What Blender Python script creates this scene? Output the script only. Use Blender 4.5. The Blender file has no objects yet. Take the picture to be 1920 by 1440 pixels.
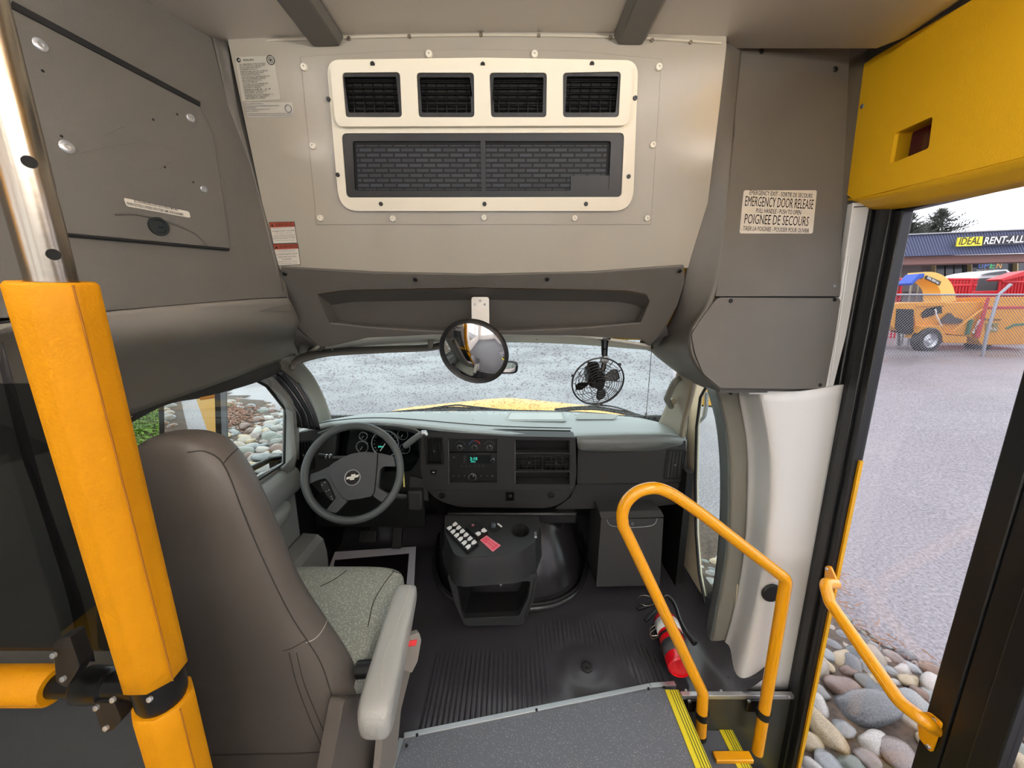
import bpy, bmesh, math, random
from math import sin, cos, pi, radians
from mathutils import Vector, Matrix, noise
from mathutils.bvhtree import BVHTree
from mathutils.geometry import tessellate_polygon
random.seed(7)
SC = bpy.context.scene
COL = SC.collection

# ---------------------------------------------------------------- camera
CAM_H = 1.35            # lens height above the cab floor (z = 0)
FPX = 720.0             # focal length in pixels of the 1920 x 1440 frame
PITCH = math.atan(154 / 720)
cam = bpy.data.objects.new('camera', bpy.data.cameras.new('camera'))
COL.objects.link(cam)
cam.data.sensor_width = 36
cam.data.lens = FPX / 1920 * 36
cam.data.clip_start = 0.02
cam.data.clip_end = 400
cam.location = (0, 0, CAM_H)
cam.rotation_euler = (pi / 2 - PITCH, 0, 0)
SC.camera = cam
SC.view_settings.view_transform = 'Standard'
SC.view_settings.look = 'None'
SC.view_settings.gamma = 1
SC.view_settings.use_curve_mapping = False
SC.view_settings.exposure = 0.0
SC.cycles.max_bounces = 8
SC.cycles.diffuse_bounces = 4
SC.cycles.glossy_bounces = 4
SC.cycles.transparent_max_bounces = 16
SC.cycles.use_denoising = True
SC.cycles.caustics_reflective = False
SC.cycles.caustics_refractive = False

# ---------------------------------------------------------------- overcast sky
W = bpy.data.worlds.new('overcast_sky')
SC.world = W
W.use_nodes = True
wn = W.node_tree
wn.nodes.clear()
w_out = wn.nodes.new('ShaderNodeOutputWorld')
w_bg = wn.nodes.new('ShaderNodeBackground')
w_bg.inputs['Strength'].default_value = 2.5
w_tc = wn.nodes.new('ShaderNodeTexCoord')
w_sp = wn.nodes.new('ShaderNodeSeparateXYZ')
w_rp = wn.nodes.new('ShaderNodeValToRGB')
w_rp.color_ramp.elements[0].color = (.86, .89, .93, 1)
w_rp.color_ramp.elements[1].color = (1, 1, 1, 1)
wn.links.new(w_tc.outputs['Generated'], w_sp.inputs[0])
wn.links.new(w_sp.outputs['Z'], w_rp.inputs[0])
wn.links.new(w_rp.outputs[0], w_bg.inputs['Color'])
wn.links.new(w_bg.outputs[0], w_out.inputs['Surface'])


# the bus's own dome lamps, hanging a little below the ceiling behind the camera
DOME_LAMPS = [(.12, -.65, 1.87), (.55, -.5, 1.87), (0.1, -1.8, 1.87)]
DOME_POWER = [5, 3, 3]
def dome_light(i):
    l = bpy.data.lights.new('dome_light', 'POINT')
    l.shadow_soft_size = .045
    l.energy = DOME_POWER[i]
    l.color = (1, .975, .95)
    o = bpy.data.objects.new('dome_light', l)
    COL.objects.link(o)
    o.location = Vector(DOME_LAMPS[i]) - Vector((0, 0, .13))
    return o
for i in range(3):
    dome_light(i)
# added area lights out of view, put in to brighten the ceiling
CEILING_FILL = [(-.84, 1.66, 1, 34), (.84, 1.66, -1, 62)]
for x_, z_, s_, e_ in CEILING_FILL:
    l = bpy.data.lights.new('ceiling_fill_light', 'AREA'); l.shape = 'RECTANGLE'; l.size, l.size_y = .05, 3.0
    l.energy = e_; l.spread = radians(156); l.color = (1, .97, .94)
    o = bpy.data.objects.new('ceiling_fill_light', l); COL.objects.link(o)
    o.location = (x_ + s_ * .03, -1.10, z_ + .03)
    zz = -Vector((s_ * .55, 0, .8)).normalized(); yy = Vector((0, 1, 0))
    o.rotation_euler = Matrix((yy.cross(zz), yy, zz)).transposed().to_euler()

# ---------------------------------------------------------------- measuring helpers
CS, SN = cos(PITCH), sin(PITCH)
def ray(px, py):
    uy = (720 - py) / FPX
    return Vector(((px - 960) / FPX, CS + SN * uy, -SN + CS * uy))
CAM = Vector((0, 0, CAM_H))
def P(px, py, X=None, Y=None, Z=None):
    r = ray(px, py)
    if X is not None: t = X / r.x
    elif Y is not None: t = Y / r.y
    else: t = (Z - CAM_H) / r.z
    return CAM + r * t
class Plane:
    """a real plane in the bus; hit() says where on it a measured point lies"""
    def __init__(s, p, n, up=(0, 0, 1)):
        s.p = Vector(p); s.n = Vector(n).normalized()
        up = Vector(up)
        s.u = up.cross(s.n).normalized()
        s.v = s.n.cross(s.u).normalized()
    def hit(s, px, py, off=0.0):
        r = ray(px, py)
        t = (s.p + s.n * off - CAM).dot(s.n) / r.dot(s.n)
        return CAM + r * t
    def uv(s, q):
        d = Vector(q) - s.p
        return (d.dot(s.u), d.dot(s.v))
    def at(s, u, v, off=0.0):
        return s.p + s.u * u + s.v * v + s.n * off
    def px(s, pts, off=0.0):
        return [s.uv(s.hit(a, b, off)) for a, b in pts]

def srgb(r, g, b):
    f = lambda c: (c / 255 / 12.92) if c / 255 <= .04045 else ((c / 255 + .055) / 1.055) ** 2.4
    return (f(r), f(g), f(b), 1)

# ---------------------------------------------------------------- materials
MATS = {}
def mat(name, col, rough=.5, metal=0.0, spec=.5, bump=0.0, bscale=400, var=0.0, vscale=8, coat=0.0, emit=None, estr=0):
    if name in MATS: return MATS[name]
    m = bpy.data.materials.new(name)
    m.use_nodes = True
    nt = m.node_tree
    b = nt.nodes['Principled BSDF']
    b.inputs['Base Color'].default_value = col
    b.inputs['Roughness'].default_value = rough
    b.inputs['Metallic'].default_value = metal
    b.inputs['Specular IOR Level'].default_value = spec
    b.inputs['Coat Weight'].default_value = coat
    b.inputs['Coat Roughness'].default_value = .12
    if emit:
        b.inputs['Emission Color'].default_value = emit
        b.inputs['Emission Strength'].default_value = estr
    tc = nt.nodes.new('ShaderNodeTexCoord')
    if bump:
        n = nt.nodes.new('ShaderNodeTexNoise')
        n.inputs['Scale'].default_value = bscale
        n.inputs['Detail'].default_value = 3
        bp = nt.nodes.new('ShaderNodeBump')
        bp.inputs['Strength'].default_value = bump
        bp.inputs['Distance'].default_value = .002
        nt.links.new(tc.outputs['Object'], n.inputs['Vector'])
        nt.links.new(n.outputs['Fac'], bp.inputs['Height'])
        nt.links.new(bp.outputs[0], b.inputs['Normal'])
    if var:
        n = nt.nodes.new('ShaderNodeTexNoise')
        n.inputs['Scale'].default_value = vscale
        n.inputs['Detail'].default_value = 5
        r = nt.nodes.new('ShaderNodeValToRGB')
        r.color_ramp.elements[0].position = .3
        r.color_ramp.elements[1].position = .7
        r.color_ramp.elements[0].color = tuple(c * (1 - var) for c in col[:3]) + (1,)
        r.color_ramp.elements[1].color = tuple(min(1, c * (1 + var)) for c in col[:3]) + (1,)
        nt.links.new(tc.outputs['Object'], n.inputs['Vector'])
        nt.links.new(n.outputs['Fac'], r.inputs[0])
        nt.links.new(r.outputs[0], b.inputs['Base Color'])
    MATS[name] = m
    return m

grey_trim = mat('grey_textured_plastic', srgb(93, 90, 84), .55, bump=.25, bscale=900, var=.05)
grey_dark = mat('dark_grey_plastic', srgb(84, 82, 77), .55, bump=.25, bscale=900)
white_panel = mat('glossy_white_laminate', srgb(160, 154, 141), .2, bump=.06, bscale=14, var=.02, spec=.55)
hvac_white = mat('moulded_cream_plastic', srgb(240, 233, 212), .42, bump=.2, bscale=700)
ceil_mat = mat('ceiling_laminate', srgb(246, 240, 236), .42, bump=.03, bscale=10)
fibre_white = mat('white_fibreglass', srgb(228, 229, 226), .33, bump=.03, bscale=30)
beige = mat('painted_cream_steel', srgb(232, 220, 190), .3)
black_plastic = mat('black_plastic', srgb(15, 15, 15), .4, bump=.1, bscale=600)
black_gloss = mat('glossy_black', srgb(10, 10, 11), .28)
black_matte = mat('matte_black', srgb(14, 14, 14), .8)
black_rubber = mat('black_rubber', srgb(20, 20, 20), .5)
seal = mat('rubber_seal', srgb(16, 16, 17), .45)
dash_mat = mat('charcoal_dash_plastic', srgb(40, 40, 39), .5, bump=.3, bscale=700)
dash_top_mat = mat('dash_top_painted_sheen', srgb(150, 158, 156), .38, bump=.3, bscale=600)  # windshield sheen put into the base colour as a paler grey
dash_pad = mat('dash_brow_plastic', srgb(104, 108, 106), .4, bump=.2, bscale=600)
yellow_foam = mat('yellow_vinyl_foam', srgb(204, 136, 0), .6, spec=.25, bump=.35, bscale=260, var=.07, vscale=9)
yellow_paint = mat('yellow_powder_coat', srgb(242, 166, 16), .24, coat=.5, bump=.08, bscale=120)
yellow_box = mat('yellow_padded_cover', srgb(238, 184, 24), .5, bump=.2, bscale=300)
yellow_body = mat('yellow_body_paint', srgb(240, 178, 6), .35, coat=.15, var=.03)
yellow_edge = mat('yellow_nosing', srgb(232, 214, 40), .45, bump=.2, bscale=400)
olive_line = mat('nosing_groove', srgb(70, 84, 30), .7)
chrome = mat('chrome', srgb(225, 225, 225), .08, metal=1)
steel = mat('brushed_steel', srgb(170, 160, 146), .24, metal=1, bump=.2, bscale=30)
alu = mat('aluminium_trim', srgb(196, 198, 200), .33, metal=.85, bump=.2, bscale=200)
screw_mat = mat('dark_screw', srgb(18, 18, 18), .35)
cap_mat = mat('ivory_cap', srgb(232, 226, 210), .3)
taupe = mat('taupe_leather', srgb(90, 84, 78), .45, bump=.25, bscale=500, var=.03)
taupe_arm = mat('armrest_leather', srgb(160, 160, 154), .38, bump=.3, bscale=500)
seat_plastic = mat('taupe_plastic', srgb(126, 120, 112), .4)
seam_mat = mat('dark_stitching', srgb(50, 46, 42), .8)
thread_mat = mat('light_stitching', srgb(190, 184, 172), .8)
sticker_white = mat('white_sticker', srgb(216, 210, 196), .45)
ink = mat('black_print', srgb(20, 18, 18), .6)
ink_blue = mat('blue_print', srgb(62, 60, 92), .6)
warn_red = mat('brown_red_print', srgb(150, 62, 38), .5)
pink_label = mat('pink_label', srgb(226, 84, 104), .4)
white_paint = mat('white_plastic', srgb(232, 232, 230), .35)
red_paint = mat('red_enamel', srgb(214, 10, 26), .2, coat=.6)
red_plastic = mat('red_button', srgb(226, 60, 62), .35)
maroon = mat('maroon_lens', srgb(66, 12, 28), .15)
wheel_mat = mat('charcoal_leather', srgb(70, 74, 74), .45, bump=.35, bscale=800)
wheel_hub = mat('charcoal_hub', srgb(52, 55, 56), .5, bump=.2, bscale=900)
silver_pl = mat('satin_silver', srgb(200, 204, 206), .25, metal=.7)
teal_led = mat('teal_display', srgb(40, 220, 190), .4, emit=srgb(70, 235, 205), estr=.8)
screen_dark = mat('dark_display', srgb(6, 8, 10), .1)
mirror_mat = mat('mirror_glass', srgb(228, 228, 228), .0, metal=1)
visor_mat = mat('visor_vinyl', srgb(96, 92, 84), .6)
pillar_mat = mat('pillar_cloth_plastic', srgb(126, 124, 114), .6, bump=.2, bscale=700)
smoke_plastic = mat('black_textured_panel', srgb(26, 26, 28), .45, bump=.4, bscale=300)
carpet_dark = mat('charcoal_panel', srgb(48, 52, 54), .8, bump=.5, bscale=500)
metal_grey = mat('grey_steel', srgb(150, 152, 152), .35, metal=.6)
belt_mat = mat('seat_belt_webbing', srgb(52, 50, 50), .7)

def glass_mat(name, tint, drops=0, dark=.35, haze=0.0, scale=130, thr=.16):
    m = bpy.data.materials.new(name); m.use_nodes = True
    nt = m.node_tree; nt.nodes.clear()
    out = nt.nodes.new('ShaderNodeOutputMaterial')
    tr = nt.nodes.new('ShaderNodeBsdfTransparent'); tr.inputs['Color'].default_value = tint
    gl = nt.nodes.new('ShaderNodeBsdfGlossy'); gl.inputs['Roughness'].default_value = .02
    lw = nt.nodes.new('ShaderNodeLayerWeight'); pw = nt.nodes.new('ShaderNodeMath'); pw.operation = 'POWER'; pw.inputs[1].default_value = 5
    nt.links.new(lw.outputs['Facing'], pw.inputs[0])
    fr = nt.nodes.new('ShaderNodeMath'); fr.operation = 'MULTIPLY_ADD'; fr.inputs[1].default_value = .8; fr.inputs[2].default_value = .03
    nt.links.new(pw.outputs[0], fr.inputs[0])
    mx = nt.nodes.new('ShaderNodeMixShader')
    nt.links.new(fr.outputs[0], mx.inputs[0]); nt.links.new(tr.outputs[0], mx.inputs[1]); nt.links.new(gl.outputs[0], mx.inputs[2])
    last = mx
    if haze:
        tl = nt.nodes.new('ShaderNodeBsdfTranslucent'); tl.inputs['Color'].default_value = (.95, 1, 1, 1)
        m2 = nt.nodes.new('ShaderNodeMixShader'); m2.inputs[0].default_value = haze
        nt.links.new(last.outputs[0], m2.inputs[1]); nt.links.new(tl.outputs[0], m2.inputs[2]); last = m2
    if drops:
        tc = nt.nodes.new('ShaderNodeTexCoord')
        vo = nt.nodes.new('ShaderNodeTexVoronoi'); vo.inputs['Scale'].default_value = scale
        nt.links.new(tc.outputs['Object'], vo.inputs['Vector'])
        no = nt.nodes.new('ShaderNodeTexNoise'); no.inputs['Scale'].default_value = scale * .35
        nt.links.new(tc.outputs['Object'], no.inputs['Vector'])
        mu = nt.nodes.new('ShaderNodeMath'); mu.operation = 'MULTIPLY'; mu.inputs[1].default_value = thr * 2
        nt.links.new(no.outputs['Fac'], mu.inputs[0])
        lt = nt.nodes.new('ShaderNodeMath'); lt.operation = 'LESS_THAN'
        nt.links.new(vo.outputs['Distance'], lt.inputs[0]); nt.links.new(mu.outputs[0], lt.inputs[1])
        ms = nt.nodes.new('ShaderNodeMath'); ms.operation = 'MULTIPLY'; ms.inputs[1].default_value = drops
        nt.links.new(lt.outputs[0], ms.inputs[0])
        d = nt.nodes.new('ShaderNodeBsdfTransparent'); d.inputs['Color'].default_value = (dark, dark * 1.04, dark * 1.04, 1)
        m3 = nt.nodes.new('ShaderNodeMixShader')
        nt.links.new(ms.outputs[0], m3.inputs[0]); nt.links.new(last.outputs[0], m3.inputs[1]); nt.links.new(d.outputs[0], m3.inputs[2]); last = m3
    nt.links.new(last.outputs[0], out.inputs['Surface'])
    return m
wet_glass = glass_mat('rain_spotted_windshield', (.72, .83, .83, 1), drops=1.0, dark=.45, haze=.03, scale=80, thr=.33)
side_glass = glass_mat('side_glass', (.95, 1, .99, 1), drops=.5, dark=.6, scale=70, thr=.1)
door_glass = glass_mat('door_glass', (.98, .97, 1, 1), drops=.6, dark=1.0, scale=60, thr=.08)
smoke_glass = glass_mat('smoked_acrylic', (.42, .44, .46, 1))

# ---------------------------------------------------------------- mesh helpers
class MB:
    def __init__(s): s.v = []; s.f = []
    def add(s, vs, fs):
        k = len(s.v); s.v += [Vector(v) for v in vs]; s.f += [[i + k for i in f] for f in fs]; return s
    def box(s, c, d, rot=None):
        c = Vector(c); R = rot or Matrix.Identity(3)
        vs = [c + R @ Vector((x * d[0] / 2, y * d[1] / 2, z * d[2] / 2)) for x in (-1, 1) for y in (-1, 1) for z in (-1, 1)]
        return s.add(vs, [(0, 1, 3, 2), (4, 6, 7, 5), (0, 4, 5, 1), (2, 3, 7, 6), (0, 2, 6, 4), (1, 5, 7, 3)])
    def grid(s, rows, closed=False, capends=False):
        n, m = len(rows), len(rows[0]); vs = [p for r in rows for p in r]; fs = []
        for i in range(n - 1):
            for j in range(m if closed else m - 1):
                a, b = i * m + j, i * m + (j + 1) % m
                fs.append((a, b, b + m, a + m))
        if capends:
            fs.append(tuple(range(m))[::-1]); fs.append(tuple((n - 1) * m + j for j in range(m)))
        return s.add(vs, fs)
    def tube(s, pts, r, seg=16, cap=True, rr=None):
        pts = [Vector(p) for p in pts]; rows = []; prev = None
        for i, p in enumerate(pts):
            t = (pts[min(i + 1, len(pts) - 1)] - pts[max(i - 1, 0)]).normalized()
            if prev is None:
                a = Vector((0, 0, 1)) if abs(t.z) < .9 else Vector((1, 0, 0))
                x = t.cross(a).normalized()
            else:
                x = (prev - t * prev.dot(t)).normalized()
            prev = x; y = t.cross(x); q = rr[i] if rr else r
            rows.append([p + (x * cos(2 * pi * k / seg) + y * sin(2 * pi * k / seg)) * q for k in range(seg)])
        return s.grid(rows, closed=True, capends=cap)
    def lathe(s, prof, axis_o, axis_d, seg=32, cap=True):
        """prof: list of (radius, height along the axis)"""
        o = Vector(axis_o); d = Vector(axis_d).normalized()
        a = Vector((0, 0, 1)) if abs(d.z) < .9 else Vector((1, 0, 0))
        x = d.cross(a).normalized(); y = d.cross(x)
        rows = [[o + d * h + (x * cos(2 * pi * k / seg) + y * sin(2 * pi * k / seg)) * max(r, 1e-5) for k in range(seg)] for r, h in prof]
        return s.grid(rows, closed=True, capends=cap)
    def prism(s, outer, pl, o0, o1, holes=()):
        """plate on plane pl between offsets o0 (back) and o1 (front), 2D outline with holes"""
        loops = [list(outer)] + [list(h) for h in holes]
        tri = tessellate_polygon([[Vector((a, b, 0)) for a, b in l] for l in loops])
        flat = [q for l in loops for q in l]; n = len(flat)
        vs = [pl.at(a, b, o1) for a, b in flat] + [pl.at(a, b, o0) for a, b in flat]
        fs = [tuple(t) for t in tri] + [tuple(i + n for i in t)[::-1] for t in tri]
        k = 0
        for l in loops:
            m = len(l)
            for i in range(m):
                a, b = k + i, k + (i + 1) % m
                fs.append((a, a + n, b + n, b))
            k += m
        return s.add(vs, fs)
    def build(s, name, m, parent=None, smooth=40, bevel=0, solid=0, sub=0, bseg=2, off=0):
        me = bpy.data.meshes.new(name)
        me.from_pydata([tuple(v) for v in s.v], [], s.f)
        bm = bmesh.new(); bm.from_mesh(me)
        bmesh.ops.recalc_face_normals(bm, faces=bm.faces); bm.to_mesh(me); bm.free()
        for mm in (m if isinstance(m, (list, tuple)) else [m]): me.materials.append(mm)
        if smooth:
            me.shade_smooth(); me.set_sharp_from_angle(angle=radians(smooth))
        o = bpy.data.objects.new(name, me); COL.objects.link(o)
        if parent:
            o.parent = parent
            o.matrix_parent_inverse = parent_world(parent).inverted()
        if solid:
            md = o.modifiers.new('thickness', 'SOLIDIFY'); md.thickness = solid; md.offset = off
        if bevel:
            md = o.modifiers.new('bevel', 'BEVEL'); md.width = bevel; md.segments = bseg; md.limit_method = 'ANGLE'; md.angle_limit = radians(35)
            md.harden_normals = False
        if sub:
            md = o.modifiers.new('sub', 'SUBSURF'); md.levels = sub; md.render_levels = sub
        return o
def parent_world(p):
    M = Matrix.LocRotScale(p.location, p.rotation_euler, p.scale)
    return (parent_world(p.parent) @ p.matrix_parent_inverse @ M) if p.parent else M

def tag(o, label=None, cat=None, group=None, kind=None):
    if label: o['label'] = label
    if cat: o['category'] = cat
    if group: o['group'] = group
    if kind: o['kind'] = kind
    return o
def thing(name, loc, label, cat, group=None, kind=None):
    o = bpy.data.objects.new(name, None); COL.objects.link(o)
    o.empty_display_size = .1
    o.location = loc
    return tag(o, label, cat, group, kind)

def cr(pts, n):
    """Catmull-Rom through pts, n samples a span"""
    pts = [Vector(p) for p in pts]
    if len(pts) < 3 or n <= 1:
        out = []
        for i in range(len(pts) - 1):
            for k in range(n): out.append(pts[i].lerp(pts[i + 1], k / n))
        return out + [pts[-1]]
    q = [pts[0] * 2 - pts[1]] + pts + [pts[-1] * 2 - pts[-2]]
    out = []
    for i in range(1, len(q) - 2):
        for k in range(n):
            t = k / n; a, b, c, d = q[i - 1], q[i], q[i + 1], q[i + 2]
            out.append(.5 * ((2 * b) + (c - a) * t + (2 * a - 5 * b + 4 * c - d) * t * t + (3 * b - a - 3 * c + d) * t ** 3))
    return out + [pts[-1]]
def patch(rows, n=5, m=5):
    rows = [cr(r, n) for r in rows]
    cols = [cr([r[j] for r in rows], m) for j in range(len(rows[0]))]
    return [[c[i] for c in cols] for i in range(len(cols[0]))]
def fillet(pts, r, n=7):
    """polyline with rounded corners"""
    pts = [Vector(p) for p in pts]; rs = r if isinstance(r, (list, tuple)) else [r] * len(pts)
    out = [pts[0]]
    for i in range(1, len(pts) - 1):
        a, b, c = pts[i - 1], pts[i], pts[i + 1]
        u, v = (a - b), (c - b); L = min(u.length, v.length) * .49
        ang = u.angle(v); d = min(rs[i] / math.tan(ang / 2), L) if ang < 3.13 else 0
        p0, p1 = b + u.normalized() * d, b + v.normalized() * d
        for k in range(n + 1):
            t = k / n; out.append((1 - t) ** 2 * p0 + 2 * t * (1 - t) * b + t * t * p1)
    return out + [pts[-1]]
def rnd(pts, r, n=5):
    """closed 2D polygon with rounded corners"""
    pts = [Vector((a, b)) for a, b in pts]; out = []; m = len(pts)
    rs = r if isinstance(r, (list, tuple)) else [r] * m
    for i in range(m):
        a, b, c = pts[i - 1], pts[i], pts[(i + 1) % m]
        u, v = a - b, c - b
        d = min(rs[i], u.length * .49, v.length * .49)
        p0, p1 = b + u.normalized() * d, b + v.normalized() * d
        if rs[i] <= 0: out.append(tuple(b)); continue
        for k in range(n + 1):
            t = k / n; out.append(tuple((1 - t) ** 2 * p0 + 2 * t * (1 - t) * b + t * t * p1))
    return out
def circ(c, r, n=20, sy=1.0):
    return [(c[0] + r * cos(2 * pi * k / n), c[1] + r * sy * sin(2 * pi * k / n)) for k in range(n)]
def disc(pl, c, r, o0, o1, mb=None, n=20):
    mb = mb or MB(); return mb.prism(circ(c, r, n), pl, o0, o1)

TXT = {}
def text_mesh(s, size=1.0, sx=1.0, bold=0.0, shear=0.0, align='CENTER', space=1.0):
    cu = bpy.data.curves.new('text', 'FONT')
    cu.body = s; cu.size = size; cu.align_x = align; cu.align_y = 'CENTER'; cu.extrude = .0; cu.offset = bold; cu.shear = shear
    cu.resolution_u = 2; cu.space_character = space
    o = bpy.data.objects.new('text', cu); COL.objects.link(o)
    dg = bpy.context.evaluated_depsgraph_get(); dg.update()
    me = bpy.data.meshes.new_from_object(o.evaluated_get(dg))
    vs = [(v.co.x * sx, v.co.y) for v in me.vertices]; fs = [list(p.vertices) for p in me.polygons]
    bpy.data.objects.remove(o); bpy.data.curves.remove(cu); bpy.data.meshes.remove(me)
    return vs, fs
def put_text(mb, s, pl, c, h, off, width=None, sx=1.0, ang=0.0, bold=0.0, shear=0.0, space=1.0):
    """lettering of cap height about h centred at plane point c; width fixes its length"""
    vs, fs = text_mesh(s, h * 1.4, 1.0, bold * h, shear, space=space)
    if not vs: return
    x0, x1 = min(v[0] for v in vs), max(v[0] for v in vs)
    k = (width / (x1 - x0)) if width else sx
    ca, sa = cos(ang), sin(ang); out = []
    for x, y in vs:
        x = (x - (x0 + x1) / 2) * k
        out.append(pl.at(c[0] + x * ca - y * sa, c[1] + x * sa + y * ca, off))
    mb.add(out, fs)
def screw(pl, c, r, parent, m=None, name='screw', off=0.0, h=.003):
    mb = MB()
    mb.lathe([(0, -.002), (r, -.002), (r, h * .5), (r * .8, h), (r * .35, h), (r * .3, h * .4), (0, h * .4)], pl.at(c[0], c[1], off), pl.n, 14)
    return mb.build(name, m or screw_mat, parent)

# ================================================================ THE BUS SHELL
BH = Plane((0, 1.0, 1.93), (0, -1, -.175))              # white bulkhead above the cab, leaning forward at its foot
LWn = Vector((1, -.4, 0)).normalized()
LW = Plane((-.665, 1.0, 1.5), LWn)                      # grey electrical panel on the driver's side
RP = Plane((.49, 1.05, 1.5), Vector((.18, -1, 0)))       # grey panel beside the entry door
HP = Plane((0, 1.0865, 1.416), (0, -.153, -.11))          # moulded header over the windshield
DOOR = Plane((1.0, 1.0, 1.0), (-1, 0, 0))               # entry door, facing in
LD = Plane((-.98, 1.2, .8), (1, 0, 0))                  # driver's door
RD = Plane((.86, 1.6, .6), (-1, 0, 0))                  # passenger side of the cab
GROUND = -.75

# ---- ceiling
rows = []
for i in range(25):
    x = -1.2 + 2.14 * i / 24
    z = 1.936 - .03 * min(x, .5) ** 2 + max(0, x - .86) * .4
    rows.append([Vector((x, y, z)) for y in (1.04, .6, .1, -.6, -1.4, -2.2, -3.2)])
tag(MB().grid(rows).build('ceiling', ceil_mat, solid=.02, off=1), 'off-white laminate ceiling above the cab entrance', 'ceiling', kind='structure')
def rib(x0, x1, name, lab):
    mb = MB()
    sec = [(x0 - .006, 1.932), (x0 + .006, 1.915), (x1 - .006, 1.915), (x1 + .006, 1.932)]
    mb.grid([[Vector((x, y, z - .03 * x * x)) for x, z in sec] for y in (1.0, .4, -.3, -1.6, -3.1)], closed=True, capends=True)
    o = mb.build(name, grey_trim, bevel=.003)
    return tag(o, lab, 'ceiling trim', kind='structure')
rib(-.452, -.380, 'trim_1', 'grey lengthwise ceiling strip on the driver side')
rib(.231, .297, 'trim_2', 'grey lengthwise ceiling strip nearer the entry door')

# ---- white bulkhead
top = [(-.665, 1.935)]
def bh_z(z): return Vector((0, 1.0 + (1.93 - z) * .175, z))
outer = BH.px([(424, 60), (1362, 60), (1362, 86), (1349, 200), (1327, 380), (1296, 480), (1290, 502), (1100, 515), (900, 518), (700, 515), (518, 505)])
o = MB().prism(outer, BH, -.02, 0).build('wall_front', white_panel)
tag(o, 'glossy off-white bulkhead wall above the windshield', 'wall', kind='structure')
# bead of sealant along the ceiling
mb = MB()
mb.tube([P(424, 84, Y=1.018)] + cr([BH.hit(520, 75, .001), BH.hit(700, 69, .001), BH.hit(900, 66, .001), BH.hit(1100, 68, .001), BH.hit(1230, 73, .001), BH.hit(1352, 81, .001)], 6), .0028, 8)
mb.build('sealant_bead', mat('sealant', srgb(186, 178, 160), .7), o)
for a, b in ((655, 73), (768, 69), (902, 66), (1010, 67), (1144, 71), (1222, 76), (1294, 80)):
    screw(BH, BH.px([(a, b)])[0], .004, o, steel, 'rivet', .002)

# ---- left overhead wall
u = LW.uv
def lwz(y, z): return Vector((-1.065 + .4 * y, y, z))
outer = [u(lwz(y, z)) for y, z in ((1.035, 1.95), (-.35, 1.95), (-.35, 1.325), (1.105, 1.325))]
lw = MB().prism(outer, LW, -.02, 0).build('wall_left', grey_trim)
tag(lw, 'dark grey plastic side wall above the driver seat', 'wall', kind='structure')
# rounded corner strip between the side wall and the bulkhead
mb = MB()
r0 = [P(a, b, Y=y) for a, b, y in ((398, 62, .99), (428, 200, 1.01), (450, 330, 1.03), (478, 470, 1.045), (494, 560, 1.05))]
r1 = [P(a, b, Y=y) for a, b, y in ((412, 70, 1.004), (438, 200, 1.018), (466, 330, 1.04), (497, 470, 1.06), (515, 560, 1.07))]
r2 = [P(a, b, Y=y) for a, b, y in ((427, 80, 1.012), (446, 200, 1.026), (479, 330, 1.05), (515, 470, 1.074), (532, 545, 1.088))]
mb.grid(patch([r0, r1, r2], 5, 4)).build('corner_strip', grey_trim, lw, solid=.006, off=1)
# electrical cover on the side wall
acc = LW.px([(112, 438), (25, 12), (372, 198), (400, 260), (432, 468)])
ep = thing('electrical_cover', LW.hit(260, 330), 'large dark grey access cover on the side wall, with scratches and a white notice', 'cover')
pan = MB().prism(LW.px([(108, 436), (-120, -60), (36, 20), (372, 200), (398, 250), (430, 466)]), LW, .0005, .004).build('panel', grey_trim, ep, bevel=.001)
MB().prism(LW.px([(20, 4), (372, 192), (372, 201), (16, 16)]), LW, .004, .007).build('slot', black_matte, ep)
mb = MB(); mb.tube([LW.hit(112, 439, .006), LW.hit(429, 468, .006)], .0028, 8).build('lower_seam', black_matte, ep)
arch = cr([LW.hit(215, 402, .004), LW.hit(255, 402, .004), LW.hit(310, 415, .004), LW.hit(360, 435, .004), LW.hit(380, 452, .004), LW.hit(390, 463, .004)], 5)
MB().tube(arch, .0022, 8).build('arched_seam', grey_dark, ep)
mb = MB(); c = LW.px([(295, 425)])[0]
mb.lathe([(0, 0), (.0185, 0), (.018, .003), (.013, .003), (.012, .001), (0, .001)], LW.at(*c, .004), LW.n, 24)
mb.box(LW.at(c[0] + .002, c[1], .006), (.004, .03, .004), Matrix.Rotation(math.atan2(1, .4), 3, 'Z'))
mb.build('latch', mat('teal_black_latch', srgb(18, 30, 34), .3), ep)
for a, b, r in ((73, 85, .0095), (123, 276, .0105), (355, 222, .0085), (380, 355, .0075)):
    screw(LW, LW.px([(a, b)])[0], r, ep, silver_pl, 'fastener', .004)
for a, b in ((78, 134), (113, 256), (285, 225), (307, 314), (360, 342), (330, 215)):
    screw(LW, LW.px([(a, b)])[0], .0022, ep, black_matte, 'rivet', .004, .001)
for k, line in enumerate(([(195, 256), (215, 245), (234, 236)], [(155, 286), (200, 276), (260, 267), (300, 272), (330, 279)], [(230, 310), (270, 321), (300, 316), (325, 300)], [(357, 328), (352, 344)])):
    MB().tube([LW.hit(a, b, .0042) for a, b in line], .0004, 5).build('scratch', mat('scratch_mark', srgb(88, 85, 80), .8), ep)
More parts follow.
